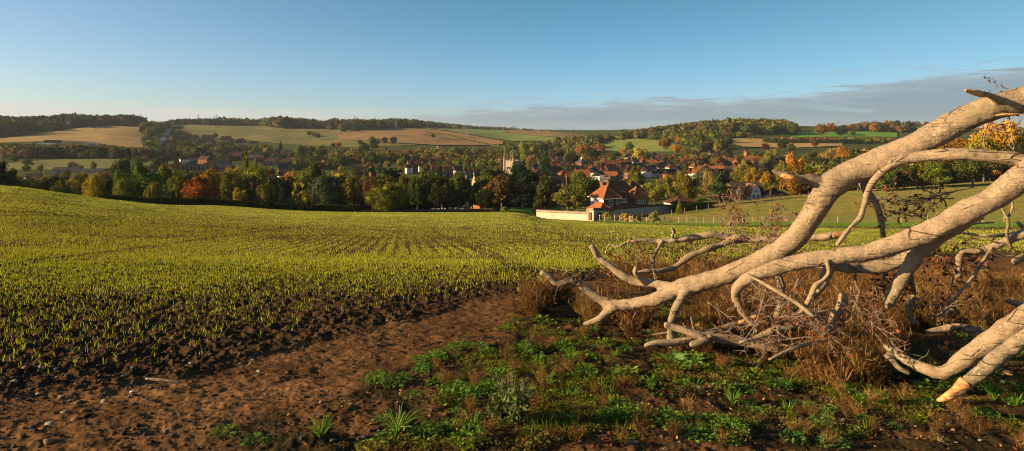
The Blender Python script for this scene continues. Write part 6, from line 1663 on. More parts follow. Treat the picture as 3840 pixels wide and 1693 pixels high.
G0 = [(2110,455,6.4,56),(2075,458,6.4,40),(2045,452,6.4,31),(2010,450,6.4,28),(1975,441,6.4,22),(1941,428,6.4,10)]
J0 = [(2520,258,5.7,30),(2490,240,5.6,20),(2462,236,5.55,17),(2434,228,5.5,9)]
limb('trunk', [tube(A0, 20, 6, .035, seed=1), tube(A1, 14, 6, .05, seed=2), tube(A2, 12, 6, .05, seed=3), tube(A3, 14, 6, .05, seed=4), tube(A3b, 12, 5, .05, seed=5), tube(A4, 12, 5, .05, seed=6), tube(G0, 14, 6, .06, seed=7, jag=.5), tube(J0, 10, 5, .08, seed=8, jag=.4)], M['beech'], ft, .012, 'upper limb rising to the right and forking low at the left')
C0 = [(3450,450,4.2,118),(3150,360,4.6,118),(2780,350,5.1,112),(2680,392,5.25,102),(2610,425,5.35,96),(2560,455,5.4,90),(2500,497,5.5,80),(2450,522,5.55,76),(2380,562,5.65,71),(2320,590,5.75,66),(2250,615,5.85,62),(2180,634,5.95,55),(2100,645,6.05,50),(2030,655,6.15,48),(1960,672,6.3,45),(1905,690,6.4,42),(1868,710,6.5,36),(1850,738,6.5,30),(1862,775,6.5,24),(1890,812,6.5,16),(1905,835,6.5,11)]
B0 = [(2640,425,5.35,60),(2576,405,5.5,52),(2500,393,5.6,46),(2420,388,5.7,43),(2340,391,5.85,38),(2280,399,5.95,34),(2240,417,6.0,30),(2205,446,6.05,22),(2186,475,6.1,18),(2174,520,6.1,15),(2162,550,6.1,16),(2136,576,6.1,14),(2104,618,6.1,13)]
E0 = [(2460,530,5.55,56),(2410,565,5.7,50),(2350,605,5.85,46),(2310,640,5.95,44),(2278,685,6.05,40),(2252,730,6.1,36),(2238,758,6.1,31),(2231,774,6.1,22)]
H0 = [(2360,600,6.1,44),(2300,640,6.25,48),(2240,664,6.35,42),(2170,675,6.4,32),(2110,672,6.35,26),(2050,667,6.5,21),(1985,674,6.6,15)]
limb('branch', [tube(C0, 20, 6, .035, seed=11), tube(B0, 14, 6, .045, seed=12), tube(E0, 14, 6, .05, seed=13), tube(H0, 14, 5, .07, seed=14)], M['beech'], ft, .012, 'middle limb with a thin arching fork above it')
D1 = [(3450,470,4.2,100),(3100,560,4.6,84),(2720,738,4.9,66),(2640,800,4.95,60),(2576,852,5.0,54),(2499,908,5.0,48),(2445,955,5.02,44),(2405,985,5.05,36)]
D2 = [(3450,460,4.3,100),(3100,500,4.8,98),(2720,685,5.15,92),(2640,745,5.15,80),(2576,798,5.2,70),(2499,852,5.28,62),(2429,902,5.36,54),(2373,937,5.45,46),(2325,928,5.55,38),(2280,905,5.7,31),(2225,868,5.9,22)]
limb('branch', [tube(D1, 16, 6, .04, seed=21, jag=.25), tube(D2, 16, 6, .05, seed=22)], M['beech'], ft, .012, 'low limb reaching the ground at the bottom right')
limb('broken_end', [tube([(2432,962,5.02,38),(2404,984,5.045,37),(2385,997,5.06,28),(2357,1008,5.1,8)], 14, 5, .14, seed=23, jag=.5)], M['raw'], ft, None)
limb('broken_end', [tube([(2010,450,6.36,16),(1990,446,6.33,18),(1965,440,6.36,9)], 10, 4, .1, seed=24, jag=.5)], M['raw'], ft, None)
limb('broken_end', [tube([(2466,236,5.53,18),(2450,233,5.5,16),(2434,229,5.48,10),(2428,226,5.47,5)], 10, 4, .15, seed=25, jag=.7)], M['raw'], ft, None)
limb('bark_wound', [tube([(2505,290,5.42,4),(2525,288,5.40,9),(2550,288,5.39,9),(2568,286,5.40,3)], 8, 4, .1, seed=26)], M['raw'], ft, None)
limb('bark_wound', [tube([(2318,445,5.62,3),(2305,450,5.60,6),(2290,455,5.63,2)], 8, 3, .1, seed=27)], M['raw'], ft, None) if False else None
F0 = [(2112,590,7.4,24),(2060,597,7.6,23),(1980,600,7.8,23),(1900,602,7.95,23),(1860,600,8.0,24),(1815,594,8.05,21),(1788,590,8.05,20),(1755,596,8.1,19),(1720,601,8.1,18),(1690,605,8.15,15),(1650,608,8.2,12),(1615,604,8.2,10),(1580,608,8.25,8),(1556,620,8.25,7),(1532,615,8.3,6),(1524,640,8.3,5)]
F2 = [(1880,600,8.0,24),(1848,604,7.95,22),(1810,618,7.95,18),(1780,626,7.9,18),(1745,640,7.9,18),(1718,655,7.9,17),(1700,670,7.9,15),(1670,680,7.9,13),(1635,680,7.9,12),(1602,684,7.9,8)]
F3 = [(1700,605,8.1,11),(1690,595,8.1,11),(1696,582,8.05,9),(1690,575,8.0,9),(1695,586,7.95,7)]
F4 = [(1668,607,8.15,11),(1652,630,8.1,12),(1643,650,8.1,13),(1643,672,8.1,10),(1648,700,8.1,7),(1656,740,8.1,6)]
F5 = [(1738,606,8.1,6),(1752,628,8.1,8),(1762,642,8.1,6),(1772,660,8.1,4),(1786,690,8.1,4)]
F6 = [(1810,592,8.05,10),(1826,570,8.0,5),(1840,556,7.95,4)]
limb('branch', [tube(F0, 12, 5, .07, seed=31, jag=.3), tube(F2, 12, 5, .07, seed=32), tube(F3, 8, 4, .08, seed=33), tube(F4, 8, 4, .08, seed=34), tube(F5, 8, 4, .1, seed=35), tube(F6, 6, 3, .1, seed=36)], M['beech'], ft, .014, 'long slender crooked branch reaching left over the crop')
limb('broken_end', [tube([(2095,593,7.38,18),(2112,591,7.36,16),(2128,585,7.34,10),(2150,574,7.3,4)], 8, 4, .15, seed=37, jag=.6)], M['raw'], ft, None)
for k, pts in enumerate([
 [(2195,440,6.5,30),(2172,452,6.55,26),(2178,478,6.6,24),(2200,506,6.6,20),(2215,545,6.6,18),(2222,596,6.6,15)],
 [(2640,545,6.2,40),(2600,575,6.3,34),(2550,598,6.4,28),(2500,620,6.5,24),(2460,632,6.55,20),(2425,632,6.6,22),(2412,650,6.6,20),(2410,700,6.6,16)],
 [(2500,620,6.5,12),(2478,650,6.4,11),(2448,695,6.3,10),(2415,735,6.25,8),(2385,775,6.2,6),(2360,800,6.2,4)],
 [(2640,570,6.9,12),(2560,585,7,11),(2500,593,7,10),(2440,589,7.1,8),(2384,577,7.1,5)],
 [(2508,500,5.8,7),(2522,525,5.8,9),(2536,558,5.8,9),(2533,590,5.9,8),(2545,625,6,7)],
 [(2540,500,5.8,6),(2548,515,5.8,6),(2538,545,5.8,8)],
 [(1955,680,6.6,22),(1962,705,6.7,24),(1968,735,6.8,26),(1962,775,6.8,22),(1950,800,6.8,14)],
 [(2090,655,6.3,34),(2078,695,6.3,28),(2062,728,6.4,24),(2045,745,6.4,18)],
 [(2120,740,6.1,22),(2118,765,6.1,28),(2098,800,6.1,28),(2078,835,6.1,20),(2070,850,6.1,10)],
 [(2080,655,6.0,14),(2085,685,6.0,12),(2070,705,6.0,11),(2050,720,6.0,14),(2035,755,6.0,14),(2015,785,6.0,10),(1985,800,6.0,5)],
 [(1880,690,6.4,9),(1950,730,6.1,12),(2000,760,6.0,12),(2040,790,5.9,11),(2070,815,5.9,10)],
 [(2560,560,6.6,13),(2600,590,6.6,16),(2640,600,6.6,18)],
 [(2550,660,7,22),(2600,630,7,28),(2650,600,7,30)],
 [(2310,660,6.4,18),(2290,690,6.5,14),(2300,740,6.6,12),(2285,790,6.6,18),(2310,815,6.6,12)],
 [(2160,650,6.6,8),(2150,700,6.6,8),(2175,760,6.6,6)],
]):
    limb('branch', [tube(pts, 10, 5, .09, seed=50+k)], M['beech'] if k not in (2, 3) else M['beech'], ft, None)
# thin twigs with withered leaves
LEAFS = leafs
def twigs(spots, parent, org, seed, depth=2, leafp=.6, leafs=.028):
    r = np.random.default_rng(seed); tb = []; lv = []; 
    def grow(p, d, L, rad, lev):
        n = 5; pts = [p]; dd = d.copy()
        for i in range(n-1):
            dd = dd+r.normal(0, .22, 3); dd /= np.linalg.norm(dd); pts.append(pts[-1]+dd*L/(n-1))
        tb.append(tube3(np.array(pts), np.linspace(rad, rad*.45, n), 5, 2, .05, int(r.integers(1e6))))
        if lev > 0:
            for i in range(1, n):
                for q in range(2):
                    if r.random() < .8:
                        nd_ = dd+r.normal(0, .75, 3); nd_ /= np.linalg.norm(nd_); grow(pts[i], nd_, L*r.uniform(.35, .6), rad*.55, lev-1)
        else:
            for i in range(1, n):
                if r.random() < leafp: lv.append(pts[i]+r.normal(0, .012, 3))
    for (x, y, Y, ang, L) in spots:
        p = np.array([wx(x/K, Y), Y, wz(y/K, Y)]); a = R(ang); tb = []; grow(p, np.array([math.cos(a), r.uniform(-.3, .3), math.sin(a)]), L, .006+.004*L, depth); V, Fs = join(tb); link('twig', npmesh('twig', V-np.array(org), Fs, [M['twig']], True), parent)
    if lv:
        lv = np.array(lv); d = sph(r, len(lv)); V = LEAFS(lv, d, np.full(len(lv), leafs*1.3), r)
        V = V+r.normal(0, leafs*.2, V.shape); c = np.array([.17, .055, .022])*r.uniform(.5, 1.5, (len(lv), 1))
        link('dead_leaves', npmesh('dead_leaves', V-np.array(org), np.arange(len(V)).reshape(-1, 4), [M['stalk']], colors=np.repeat(c, 4, 0)), parent)['kind'] = 'stuff'
twigs([(1830,600,8,95,.45),(1900,600,8,60,.5),(1880,600,8,110,.5),(1850,600,8,80,.6),(1930,600,7.9,75,.5)], ft, FT0, 1, 2, .5, .012)
twigs([(1580,608,8.2,-95,.3),(1600,606,8.2,-70,.3),(1560,620,8.2,-120,.3),(1700,603,8.1,-60,.35),(1750,640,7.9,-40,.4)], ft, FT0, 2, 2, .55, .013)
twigs([(1870,660,7.4,30,.5),(1900,660,7.4,60,.5),(1850,650,7.6,20,.6),(1940,640,7.3,80,.5),(1800,660,7.6,10,.5)], ft, FT0, 3, 2, .5, .012)
twigs([(2400,500,6.6,190,.6),(2450,470,6.6,200,.7),(2380,520,6.6,170,.6),(2500,560,6.6,190,.6),(2330,540,6.8,175,.5),(2560,420,7,110,.8),(2480,380,7,100,.5)], ft, FT0, 4, 2, .30, .016)
twigs([(1960,690,6.3,-80,.5),(2010,700,6.2,-100,.6),(2100,720,6.1,-60,.5),(2160,740,6.0,-110,.5),(2200,700,6.2,-70,.5),(2320,800,6.2,20,.5),(2400,780,6.3,160,.5),(1830,780,6.7,10,.5),(1900,800,6.5,60,.4),(2060,850,5.7,170,.5)], ft, FT0, 15, 2, .12, .012)
twigs([(2450,640,6.6,190,.5),(2380,650,6.6,175,.5),(2250,640,6.8,200,.5),(2560,640,6.6,190,.6),(2300,700,6.6,150,.4),(2500,600,6.6,250,.6),(2400,690,6.5,250,.5)], ft, FT0, 5, 2, .5, .018)
twigs([(1880,700,6.3,-60,.6),(1930,720,6.3,-110,.6),(2000,740,6.1,-40,.6),(2060,760,6,-90,.5),(1960,800,6,20,.5),(2140,720,6.1,-70,.6),(2020,700,6.2,-140,.6),(1780,760,6.9,-30,.5),(2080,820,5.8,150,.5)], ft, FT0, 6, 2, .35, .014)
twigs([(1640,740,7.5,-150,.4),(1560,700,7.8,170,.5),(1500,690,8,180,.6),(1660,690,7.8,150,.5)], ft, FT0, 7, 1, .3, .016)
# lichen crusts
for (x, y, Y, s_) in []:
    r = np.random.default_rng(int(x)); n = 45; c_ = np.array([wx(x/K, Y), Y, wz(y/K, Y)])
    cen = c_+np.stack([r.normal(0, s_*.4, n), r.normal(0, .004, n)-.004, r.normal(0, s_*.7, n)], -1)
    V = cards(cen, np.tile([-.3, -1, .1], (n, 1)), np.full(n, .006), r)
    link('lichen', npmesh('lichen', V-np.array(FT0), np.arange(n*4).reshape(-1, 4), [M['lichen']]), ft)
# loose boughs lying on the ground
def bough(pts, label, seed, extra=(), vox=None, raw=None):
    org = Vector((wx(pts[0][0]/K, pts[0][2]), pts[0][2], wz(pts[0][1]/K, pts[0][2])))
    tb = [tube(pts, 12, 5, .08, seed=seed, jag=.25)]+[tube(e, 8, 4, .08, seed=seed+3+i, jag=.3) for i, e in enumerate(extra)]
    V, Fs = join(tb); o_ = link('fallen_bough', npmesh('fallen_bough', V-np.array(org), Fs, [M['beech']], True), loc=org)
    if extra:
        md = o_.modifiers.new('fuse', 'REMESH'); md.mode = 'VOXEL'; md.voxel_size = .010; md.use_smooth_shade = True
        sm_ = o_.modifiers.new('smooth', 'SMOOTH'); sm_.factor = .5; sm_.iterations = 3
    tag(o_, label, 'bough')
    if raw: 
        V, q, t = tube(raw, 8, 4, .15, seed=seed+9, jag=.6); link('broken_end', npmesh('broken_end', V-np.array(org), [q, t], [M['raw']], True), o_)
bough([(1672,817,6.7,15),(1690,822,6.7,22),(1725,832,6.65,27),(1760,845,6.6,30),(1800,850,6.6,28),(1850,855,6.6,30),(1905,868,6.55,26),(1960,880,6.5,18)], 'crooked grey bough lying across the foot of the standing branch', 70, [[(1790,850,6.55,18),(1760,862,6.5,22),(1735,868,6.5,18)]])
bough([(1622,870,6.7,10),(1650,862,6.7,18),(1690,862,6.7,22),(1735,856,6.7,22),(1790,850,6.75,20)], 'short thick bough lying flat behind the standing branch foot', 75)
bough([(1740,845,7,10),(1790,835,7,16),(1840,820,7.1,20),(1880,808,7.2,22),(1906,796,7.2,14)], 'split bough with raw pale end in the dead weeds', 78, raw=[(1860,812,7.1,14),(1890,802,7.1,17),(1908,795,7.1,9)])
bough([(1860,862,6.3,10),(1900,850,6.3,15),(1940,835,6.3,20),(1985,820,6.3,22),(2020,812,6.3,17),(2060,800,6.4,12)], 'pale forked bough emerging from the rusty weeds', 82, [[(2005,815,6.3,10),(1996,795,6.28,10),(1985,780,6.28,8)]])
bough([(1640,842,7.0,4),(1700,835,7,9),(1750,838,7.0,10),(1775,850,6.9,9),(1800,862,6.8,6)], 'thin bent stick lying left of the standing branch', 86, [[(1750,838,7,8),(1742,815,6.95,7),(1738,795,6.95,5)]])
bough([(2330,835,6.4,14),(2370,828,6.4,22),(2410,823,6.35,30),(2450,832,6.3,32),(2485,846,6.25,28),(2512,850,6.2,22)], 'reddish bough with lichen lying in shade behind the low limb', 90, [[(2480,845,6.2,18),(2505,832,6.15,15),(2522,812,6.1,9)]])
bough([(1935,905,5.6,6),(1975,885,5.65,9),(2020,868,5.7,12),(2060,858,5.8,12),(2100,850,5.9,8)], 'thin curved stick half buried in the straw coloured weeds', 94)
bough([(2230,890,5.9,20),(2245,905,5.85,22),(2262,925,5.8,18),(2290,940,5.75,10)], 'short dark stump like bough in the hollow beside the low limb', 97)
bough([(2530,755,6.4,10),(2560,765,6.4,22),(2600,778,6.4,30)], 'reddish bough entering at the right border in the shade', 99)
bough([(390,890-480,1,1)][:0] or [(366,1420/1.49,4.9,6),(400,955,4.9,9),(440,960,4.9,7),(455,963,4.9,4)], 'dark curved stick lying on the clods left of the path', 101)

# ------------------------------------------------------------------ weeds
def sit(x, y): return surf(np.array([x]), np.array([y]))[0]
def strip(P_, w, r):
    """ribbon along a polyline (n,3) facing at random"""
    d = P_[-1]-P_[0]; s_ = np.cross(d, r.normal(0, 1, 3)); s_ /= np.linalg.norm(s_)+1e-9
    n = len(P_); ww = np.linspace(1, .35, n)[:, None]*w/2
    V = np.empty((2*n, 3)); V[0::2] = P_-s_*ww; V[1::2] = P_+s_*ww
    return V, [(2*i, 2*i+1, 2*i+3, 2*i+2) for i in range(n-1)]
def deadclump(seed, hgt=.42, spread=.16, nst=26):
    r = np.random.default_rng(seed); V = []; Fq = []; C = []; b = 0
    def add(P_, w, c):
        nonlocal b
        v, f = strip(P_, w, r); V.append(v); Fq.extend([tuple(b+i for i in q) for q in f]); C.append(np.tile(c, (len(v), 1))); b += len(v)
    for s_ in range(nst):
        a = r.uniform(0, 6.28); q = spread*math.sqrt(r.random())*.6; p = np.array([math.cos(a)*q, math.sin(a)*q, 0]); le = r.normal(0, .33, 2); h = hgt*r.uniform(.5, 1.1)
        t = np.linspace(0, 1, 5)[:, None]; P_ = p+np.concatenate([le[0]*h*t**1.5, le[1]*h*t**1.5, h*t*(1-.18*t)], 1)+r.normal(0, .006, (5, 3))
        base = np.array([.18, .092, .034])*r.uniform(.3, 1.25) if r.random() < .66 else np.array([.31, .19, .062])*r.uniform(.6, 1.2)
        add(P_, .0042, base)
        for k in range(13):
            u = r.uniform(.3, 1); i = min(int(u*4), 3); o_ = P_[i]*(1-(u*4-i))+P_[i+1]*(u*4-i); d = r.normal(0, 1, 3); d[2] = abs(d[2])*.9; d /= np.linalg.norm(d); L = r.uniform(.03, .10)*hgt/.42
            m1 = o_+d*L*.5; e = o_+d*L+np.array([0, 0, L*.35]); add(np.array([o_, m1, e]), .0055 if r.random() < .6 else .0085, base*r.uniform(.7, 1.35))
        for k in range(3):
            u = r.uniform(.2, .9); i = min(int(u*4), 3); lf = leafs(np.tile(P_[i]+r.normal(0, .012, 3), (1, 1)), r.normal(0, 1, (1, 3)), np.array([.011]), r); V.append(lf); Fq.append((b, b+1, b+2, b+3)); C.append(np.tile(np.array([.17, .065, .022])*r.uniform(.5, 1.6), (4, 1))); b += 4
    return np.concatenate(V), np.array(Fq), np.concatenate(C)
DC = [deadclump(k) for k in range(5)]

def scatter(tmpl, spots, r):
    V = []; Q = []; C = []; b = 0
    for (x, y, z, s_, a, t, cm) in spots:
        v, f, c = tmpl[t]; ca, sa = math.cos(a), math.sin(a)
        w = np.stack([(v[:, 0]*ca-v[:, 1]*sa)*s_+x, (v[:, 0]*sa+v[:, 1]*ca)*s_+y, v[:, 2]*s_+z], 1); V.append(w); Q.append(f+b); C.append(c*cm); b += len(w)
    return np.concatenate(V), np.concatenate(Q), np.concatenate(C)
r = np.random.default_rng(5)
lowx = [533, 600, 680, 740, 800, 850, 885, 905, 940, 1024, 1150, 1400]; lowr = [312, 333, 343, 358, 376, 396, 398, 352, 338, 330, 325, 325]
spots = []
while len(spots) < 1080:
    p = r.uniform(528, 1330); lo = np.interp(p, lowx, lowr)-6; hi = HZ+F*(CAM-float(T(p, float(DEADW(np.array([p]))[0]))))/float(DEADW(np.array([p]))[0])+1
    lo += (vnoise(np.array([p/14.]), np.array([0.]), 77)[0]-.4)*26
    if lo <= hi+2: rw = hi+r.random()*8
    else: rw = hi+(lo-hi)*r.random()
    if fbm(np.array([wx(p, 6.)*1.3]), np.array([rw/22.]), 2, 78)[0] < .36: continue
    y = float(DY(p, rw)); x = wx(p, y)
    if y > 22: continue
    if p > 895 and rw > 315 and r.random() < .55: continue
    z = float(sit(x, y)); s_ = r.uniform(.40, 1.2)*(1.25 if y > 9 else 1)
    if p < 600: s_ *= .72
    spots.append((x, y, z, s_, r.uniform(0, 6.28), int(r.integers(0, 5)), r.uniform(.6, 1.25)*np.array([1, r.uniform(.85, 1.1), 1])))
for k in range(30):   # the bright straw patch in front
    p = r.normal(838, 22); rw = 350+44*r.random()**1.4; y = float(DY(p, rw)); x = wx(p, y)
    spots.append((x, y, float(sit(x, y)), r.uniform(.6, 1.15), r.uniform(0, 6.28), int(r.integers(0, 5)), np.array([1.35, 1.35, 1.3])*r.uniform(.7, 1.2)))
V, Q, C = scatter(DC, spots, r)
tag(link('dead_weeds', npmesh('dead_weeds', V, Q, [M['stalk']], colors=C)), 'rust brown tangle of dead weeds around and behind the fallen tree', 'weeds', kind='stuff')
# low green weeds
def leafclump(seed, n, rad, hgt, size, long=1.0, col=(.09, .17, .03)):
    r = np.random.default_rng(seed); a = r.uniform(0, 6.28, n); q = rad*np.sqrt(r.random(n)); z = hgt*r.random(n)*(1-.6*(q/rad)**2)+.004
    cen = np.stack([np.cos(a)*q, np.sin(a)*q, z], -1); out = np.stack([np.cos(a), np.sin(a), r.uniform(-.1, 1.1, n)], -1)+r.normal(0, .35, (n, 3)); out /= np.linalg.norm(out, axis=1)[:, None]
    side = np.cross(out, [0, 0, 1.]); side /= np.linalg.norm(side, axis=1)[:, None]+1e-9; side = side*np.cos(.0)+np.cross(out, side)*r.uniform(-.5, .5, (n, 1))
    L = (size*long*r.uniform(.6, 1.4, n))[:, None]; W_ = (size*.36*r.uniform(.7, 1.3, n))[:, None]
    p0 = cen-out*L*.5; p1 = cen+side*W_; p2 = cen+out*L*.6+np.array([0, 0, -.15])*L; p3 = cen-side*W_
    V = np.stack([p0, p1, p2, p3], 1).reshape(-1, 3); C = np.repeat(np.array(col)*r.uniform(.6, 1.5, (n, 1))*np.array([1, 1, 1]), 4, 0)
    return V, np.arange(n*4).reshape(-1, 4), C
def tuft(seed, n, L, spread=.6, w=.004, col=(.13, .25, .03)):
    r = np.random.default_rng(seed); V = []; Fq = []; C = []; b = 0
    for k in range(n):
        a = r.uniform(0, 6.28); l = L*r.uniform(.5, 1.1); s_ = spread*r.uniform(.2, 1); t = np.linspace(0, 1, 5)[:, None]
        P_ = np.concatenate([math.cos(a)*s_*l*t**1.2, math.sin(a)*s_*l*t**1.2, l*(t*1.05-.55*s_*t**2.4)], 1)+np.array([math.cos(a), math.sin(a), 0])*.01
        v, f = strip(P_, w*2*r.uniform(.7, 1.2), r); V.append(v); Fq.extend([tuple(b+i for i in q) for q in f]); C.append(np.tile(np.array(col)*r.uniform(.65, 1.35), (len(v), 1))); b += len(v)
    return np.concatenate(V), np.array(Fq), np.concatenate(C)
GC = [leafclump(1, 60, .085, .028, .016, col=(.15, .20, .03)), leafclump(2, 46, .06, .035, .020, col=(.16, .23, .03)), leafclump(3, 70, .10, .022, .012, col=(.15, .16, .035)), leafclump(4, 34, .05, .035, .024, 1.3, col=(.16, .24, .035)), tuft(5, 9, .06, .8, .003), tuft(6, 6, .09, .9, .003), leafclump(7, 36, .07, .018, .014, col=(.20, .13, .045))]
spots = []; tries = 0
while len(spots) < 3300 and tries < 60000:
    tries += 1
    p = r.uniform(60, 1150); rw = r.uniform(290, 452); y = float(DY(p, min(rw, 450))) if rw < 450 else r.uniform(3.6, 4.1); x = wx(p, y)
    pe = float(PATH_NEAR(np.array([p]))[0]); lim = pe*(1.02 if p > 430 else 1.0)
    if y > lim: continue
    dn = fbm(np.array([x*1.5+4]), np.array([y*1.5]), 3, 131)[0]; ed = min((pe-y)/pe*4, 1)
    if dn < .62-.08*ed-.03*(p > 500): continue
    if p < 420 and r.random() < .45: continue
    if p > 925 and rw > 395 and r.random() < .65: continue
    if p > 880 and rw < 400: 
        if r.random() < .5: continue
    t = int(r.choice(7, p=[.18, .15, .20, .08, .07, .05, .27])); z = float(sit(x, y))
    spots.append((x, y, z, r.uniform(.6, 1.3), r.uniform(0, 6.28), t, r.uniform(.45, .95)*np.array([r.uniform(1.0, 1.5), 1, .9])))
V, Q, C = scatter(GC, spots, r)
ds = []
for k in range(190):
    p = r.uniform(430, 1100); rw = r.uniform(325, 448); y = float(DY(p, rw)); x = wx(p, y)
    if y > float(PATH_NEAR(np.array([p]))[0])*.97: continue
    ds.append((x, y, float(sit(x, y)), r.uniform(.16, .42), r.uniform(0, 6.28), int(r.integers(0, 5)), r.uniform(.6, 1.2)))
v2, q2, c2 = scatter(DC, ds, r); gs_ = []
while len(gs_) < 170:
    p = r.uniform(535, 1100); rw = r.uniform(290, 395); y = float(DY(p, rw)); x = wx(p, y)
    if y > float(DEADW(np.array([p]))[0]): continue
    gs_.append((x, y, float(sit(x, y)), r.uniform(1.0, 2.6), r.uniform(0, 6.28), int(r.choice([0, 1, 3, 4])), r.uniform(.5, 1.0)))
v3, q3, c3_ = scatter(GC, gs_, r); tag(link('nettles', npmesh('nettles', v3, q3, [M['leafattr']], colors=c3_)), 'green leafy undergrowth showing between the rust brown dead weeds', 'weeds', kind='stuff')
tag(link('dry_weeds', npmesh('dry_weeds', v2, q2, [M['stalk']], colors=c2)), 'small dry brown weed tangles scattered through the green verge', 'weeds', kind='stuff')
tag(link('ground_weeds', npmesh('ground_weeds', V, Q, [M['leafattr']], colors=C)), 'patchy low green weeds and seedlings carpeting the trodden verge', 'weeds', kind='stuff')
# fallen leaves and crumbs
n = 700; p = r.uniform(250, 1120, n); rw = r.uniform(330, 450, n); y = DY(p, rw); x = (p-CX)/F*y; z = surf(x, y)+.008
V = leafs(np.stack([x, y, z], -1), np.tile([0, 0, 1.], (n, 1)), np.full(n, .013), r); c = np.array([(.42,.09,.02), (.50,.24,.08), (.20,.08,.04), (.35,.16,.06)])[r.integers(0, 4, n)]*r.uniform(.6, 1.2, (n, 1))
tag(link('leaf_litter', npmesh('leaf_litter', V, np.arange(n*4).reshape(-1, 4), [M['stalk']], colors=np.repeat(c, 4, 0))), 'scattered rust and ochre fallen leaves on the weedy ground', 'leaves', kind='stuff')
# single plants
def plant(name, x2, y2, tm, s_, label, cat='weed', group=None, stems=None, mesh=None):
    """x2, y2 on the 2576 px overview: where it is rooted"""
    p, rw = x2/K, y2/K; y = float(DY(p, min(rw, 449))) if rw < 449 else 3.95; x = wx(p, y)
    z = float(sit(x, y)); ro = empty(name, (x, y, z), random.uniform(0, 6.28), (s_,)*3); tag(ro, label, cat, group)
    for nm, (v, f, c) in tm:
        me = CACHE[id(v)][1] if id(v) in CACHE else npmesh(nm, v, f, [M['leafattr']], colors=c); CACHE[id(v)] = (v, me); link(nm, me, ro)
    return ro
CACHE = {}
may = ('foliage', leafclump(11, 420, .16, .13, .026, 1.0, (.11, .20, .03)))
may2 = ('foliage', leafclump(12, 260, .12, .09, .024, 1.0, (.12, .21, .03)))
def fathen(seed, h, n, col=(.13, .15, .06), rad=.16):
    r = np.random.default_rng(seed); sv, sf, sc_ = [], [], []; b = 0; LV = []; LC = []
    for k in range(n):
        a = r.uniform(0, 6.28); l = h*r.uniform(.6, 1.05); t = np.linspace(0, 1, 6)[:, None]; le = rad*r.uniform(.2, 1)
        P_ = np.concatenate([math.cos(a)*le*t, math.sin(a)*le*t, l*t], 1)+r.normal(0, .005, (6, 3)); v, f = strip(P_, .007, r)
        sv.append(v); sf += [tuple(b+i for i in q) for q in f]; sc_.append(np.tile(np.array([.20, .20, .07]), (len(v), 1))); b += len(v)
        m_ = 46; u = r.uniform(.15, 1, m_); cen = np.stack([np.interp(u, t[:, 0], P_[:, j]) for j in range(3)], -1)+r.normal(0, .018, (m_, 3))
        d = sph(r, m_); d[:, 2] = np.abs(d[:, 2])*.5; V = leafs(cen, np.cross(d, [0, 0, 1.])+d*.3, .016*(1.35-u*.7), r); LV.append(V); LC.append(np.repeat(np.array(col)*r.uniform(.6, 1.5, (m_, 1)), 4, 0))
    LV = np.concatenate(LV); return ('stem', (np.concatenate(sv), np.array(sf), np.concatenate(sc_))), ('leaves', (LV, np.arange(len(LV)).reshape(-1, 4), np.concatenate(LC)))
def spikes(seed, n, h, col, w=.008):
    r = np.random.default_rng(seed); sv, sf, sc_ = [], [], []; b = 0
    for k in range(n):
        a = r.uniform(0, 6.28); le = r.uniform(.1, .45)*h; t = np.linspace(0, 1, 5)[:, None]; P_ = np.concatenate([math.cos(a)*le*t, math.sin(a)*le*t*.5, h*r.uniform(.8, 1.05)*t], 1)
        for ww, sl in ((w*.5, slice(0, 5)), (w*1.5, slice(2, 5)), (w*1.5, slice(2, 5))):
            v, f = strip(P_[sl], ww, r); sv.append(v); sf += [tuple(b+i for i in q) for q in f]; sc_.append(np.tile(np.array(col)*r.uniform(.8, 1.2), (len(v), 1))); b += len(v)
    return ('seed_spike', (np.concatenate(sv), np.array(sf), np.concatenate(sc_)))
def rosette(seed, n, L, col, w=.32):
    r = np.random.default_rng(seed); V = []; Fq = []; C = []; b = 0
    for k in range(n):
        a = k*2.4+r.uniform(-.2, .2); l = L*r.uniform(.6, 1.1); up = r.uniform(.3, 1.0); m_ = 9; t = np.linspace(0, 1, m_)
        c_ = np.stack([np.cos(a)*l*t, np.sin(a)*l*t, l*(up*t-.75*up*t**2)], -1); sd = np.array([-math.sin(a), math.cos(a), .15]); ww = l*w*.5*np.sin(np.pi*np.clip(t*.9+.06, 0, 1))*(1+.35*(np.arange(m_) % 2*2-1))
        v = np.stack([c_-sd*ww[:, None], c_-np.array([0, 0, .004]), c_+sd*ww[:, None]], 1).reshape(-1, 3); V.append(v)
        for i in range(m_-1): Fq += [(b+3*i, b+3*i+1, b+3*i+4, b+3*i+3), (b+3*i+1, b+3*i+2, b+3*i+5, b+3*i+4)]
        C.append(np.tile(np.array(col)*r.uniform(.75, 1.25), (len(v), 1))); b += len(v)
    return ('rosette', (np.concatenate(V), np.array(Fq), np.concatenate(C)))
plant('weed_clump', 1150, 1012, [may], 1.25, 'bushy feathery green weed clump left of the tall grey weed')
plant('weed_clump', 1220, 995, [may2], 1.1, 'smaller green weed clump touching the bushy feathery one')
plant('tall_weed', 1298, 1075, list(fathen(21, .36, 17)), 1.0, 'tall straggly grey green weed, the largest plant at the bottom centre')
plant('tall_weed', 1262, 1060, list(fathen(22, .22, 9, (.10, .13, .045))), 1.0, 'shorter weed leaning against the left of the tall grey one')
plant('grass_tuft', 1000, 1098, [('blades', tuft(31, 60, .21, .95, .0045, (.16, .27, .045)))], 1.0, 'spiky bright grass tuft spreading like a star at the bottom', 'grass tuft')
plant('grass_tuft', 1160, 1090, [('blades', tuft(32, 22, .12, .9, .004, (.14, .25, .04)))], 1.0, 'small grass tuft right of the star shaped one', 'grass tuft')
plant('weed_clump', 565, 1090, [('foliage', leafclump(33, 200, .10, .035, .018, 1, (.11, .19, .035)))], 1.1, 'isolated low green weed mat on the dirt path at bottom left')
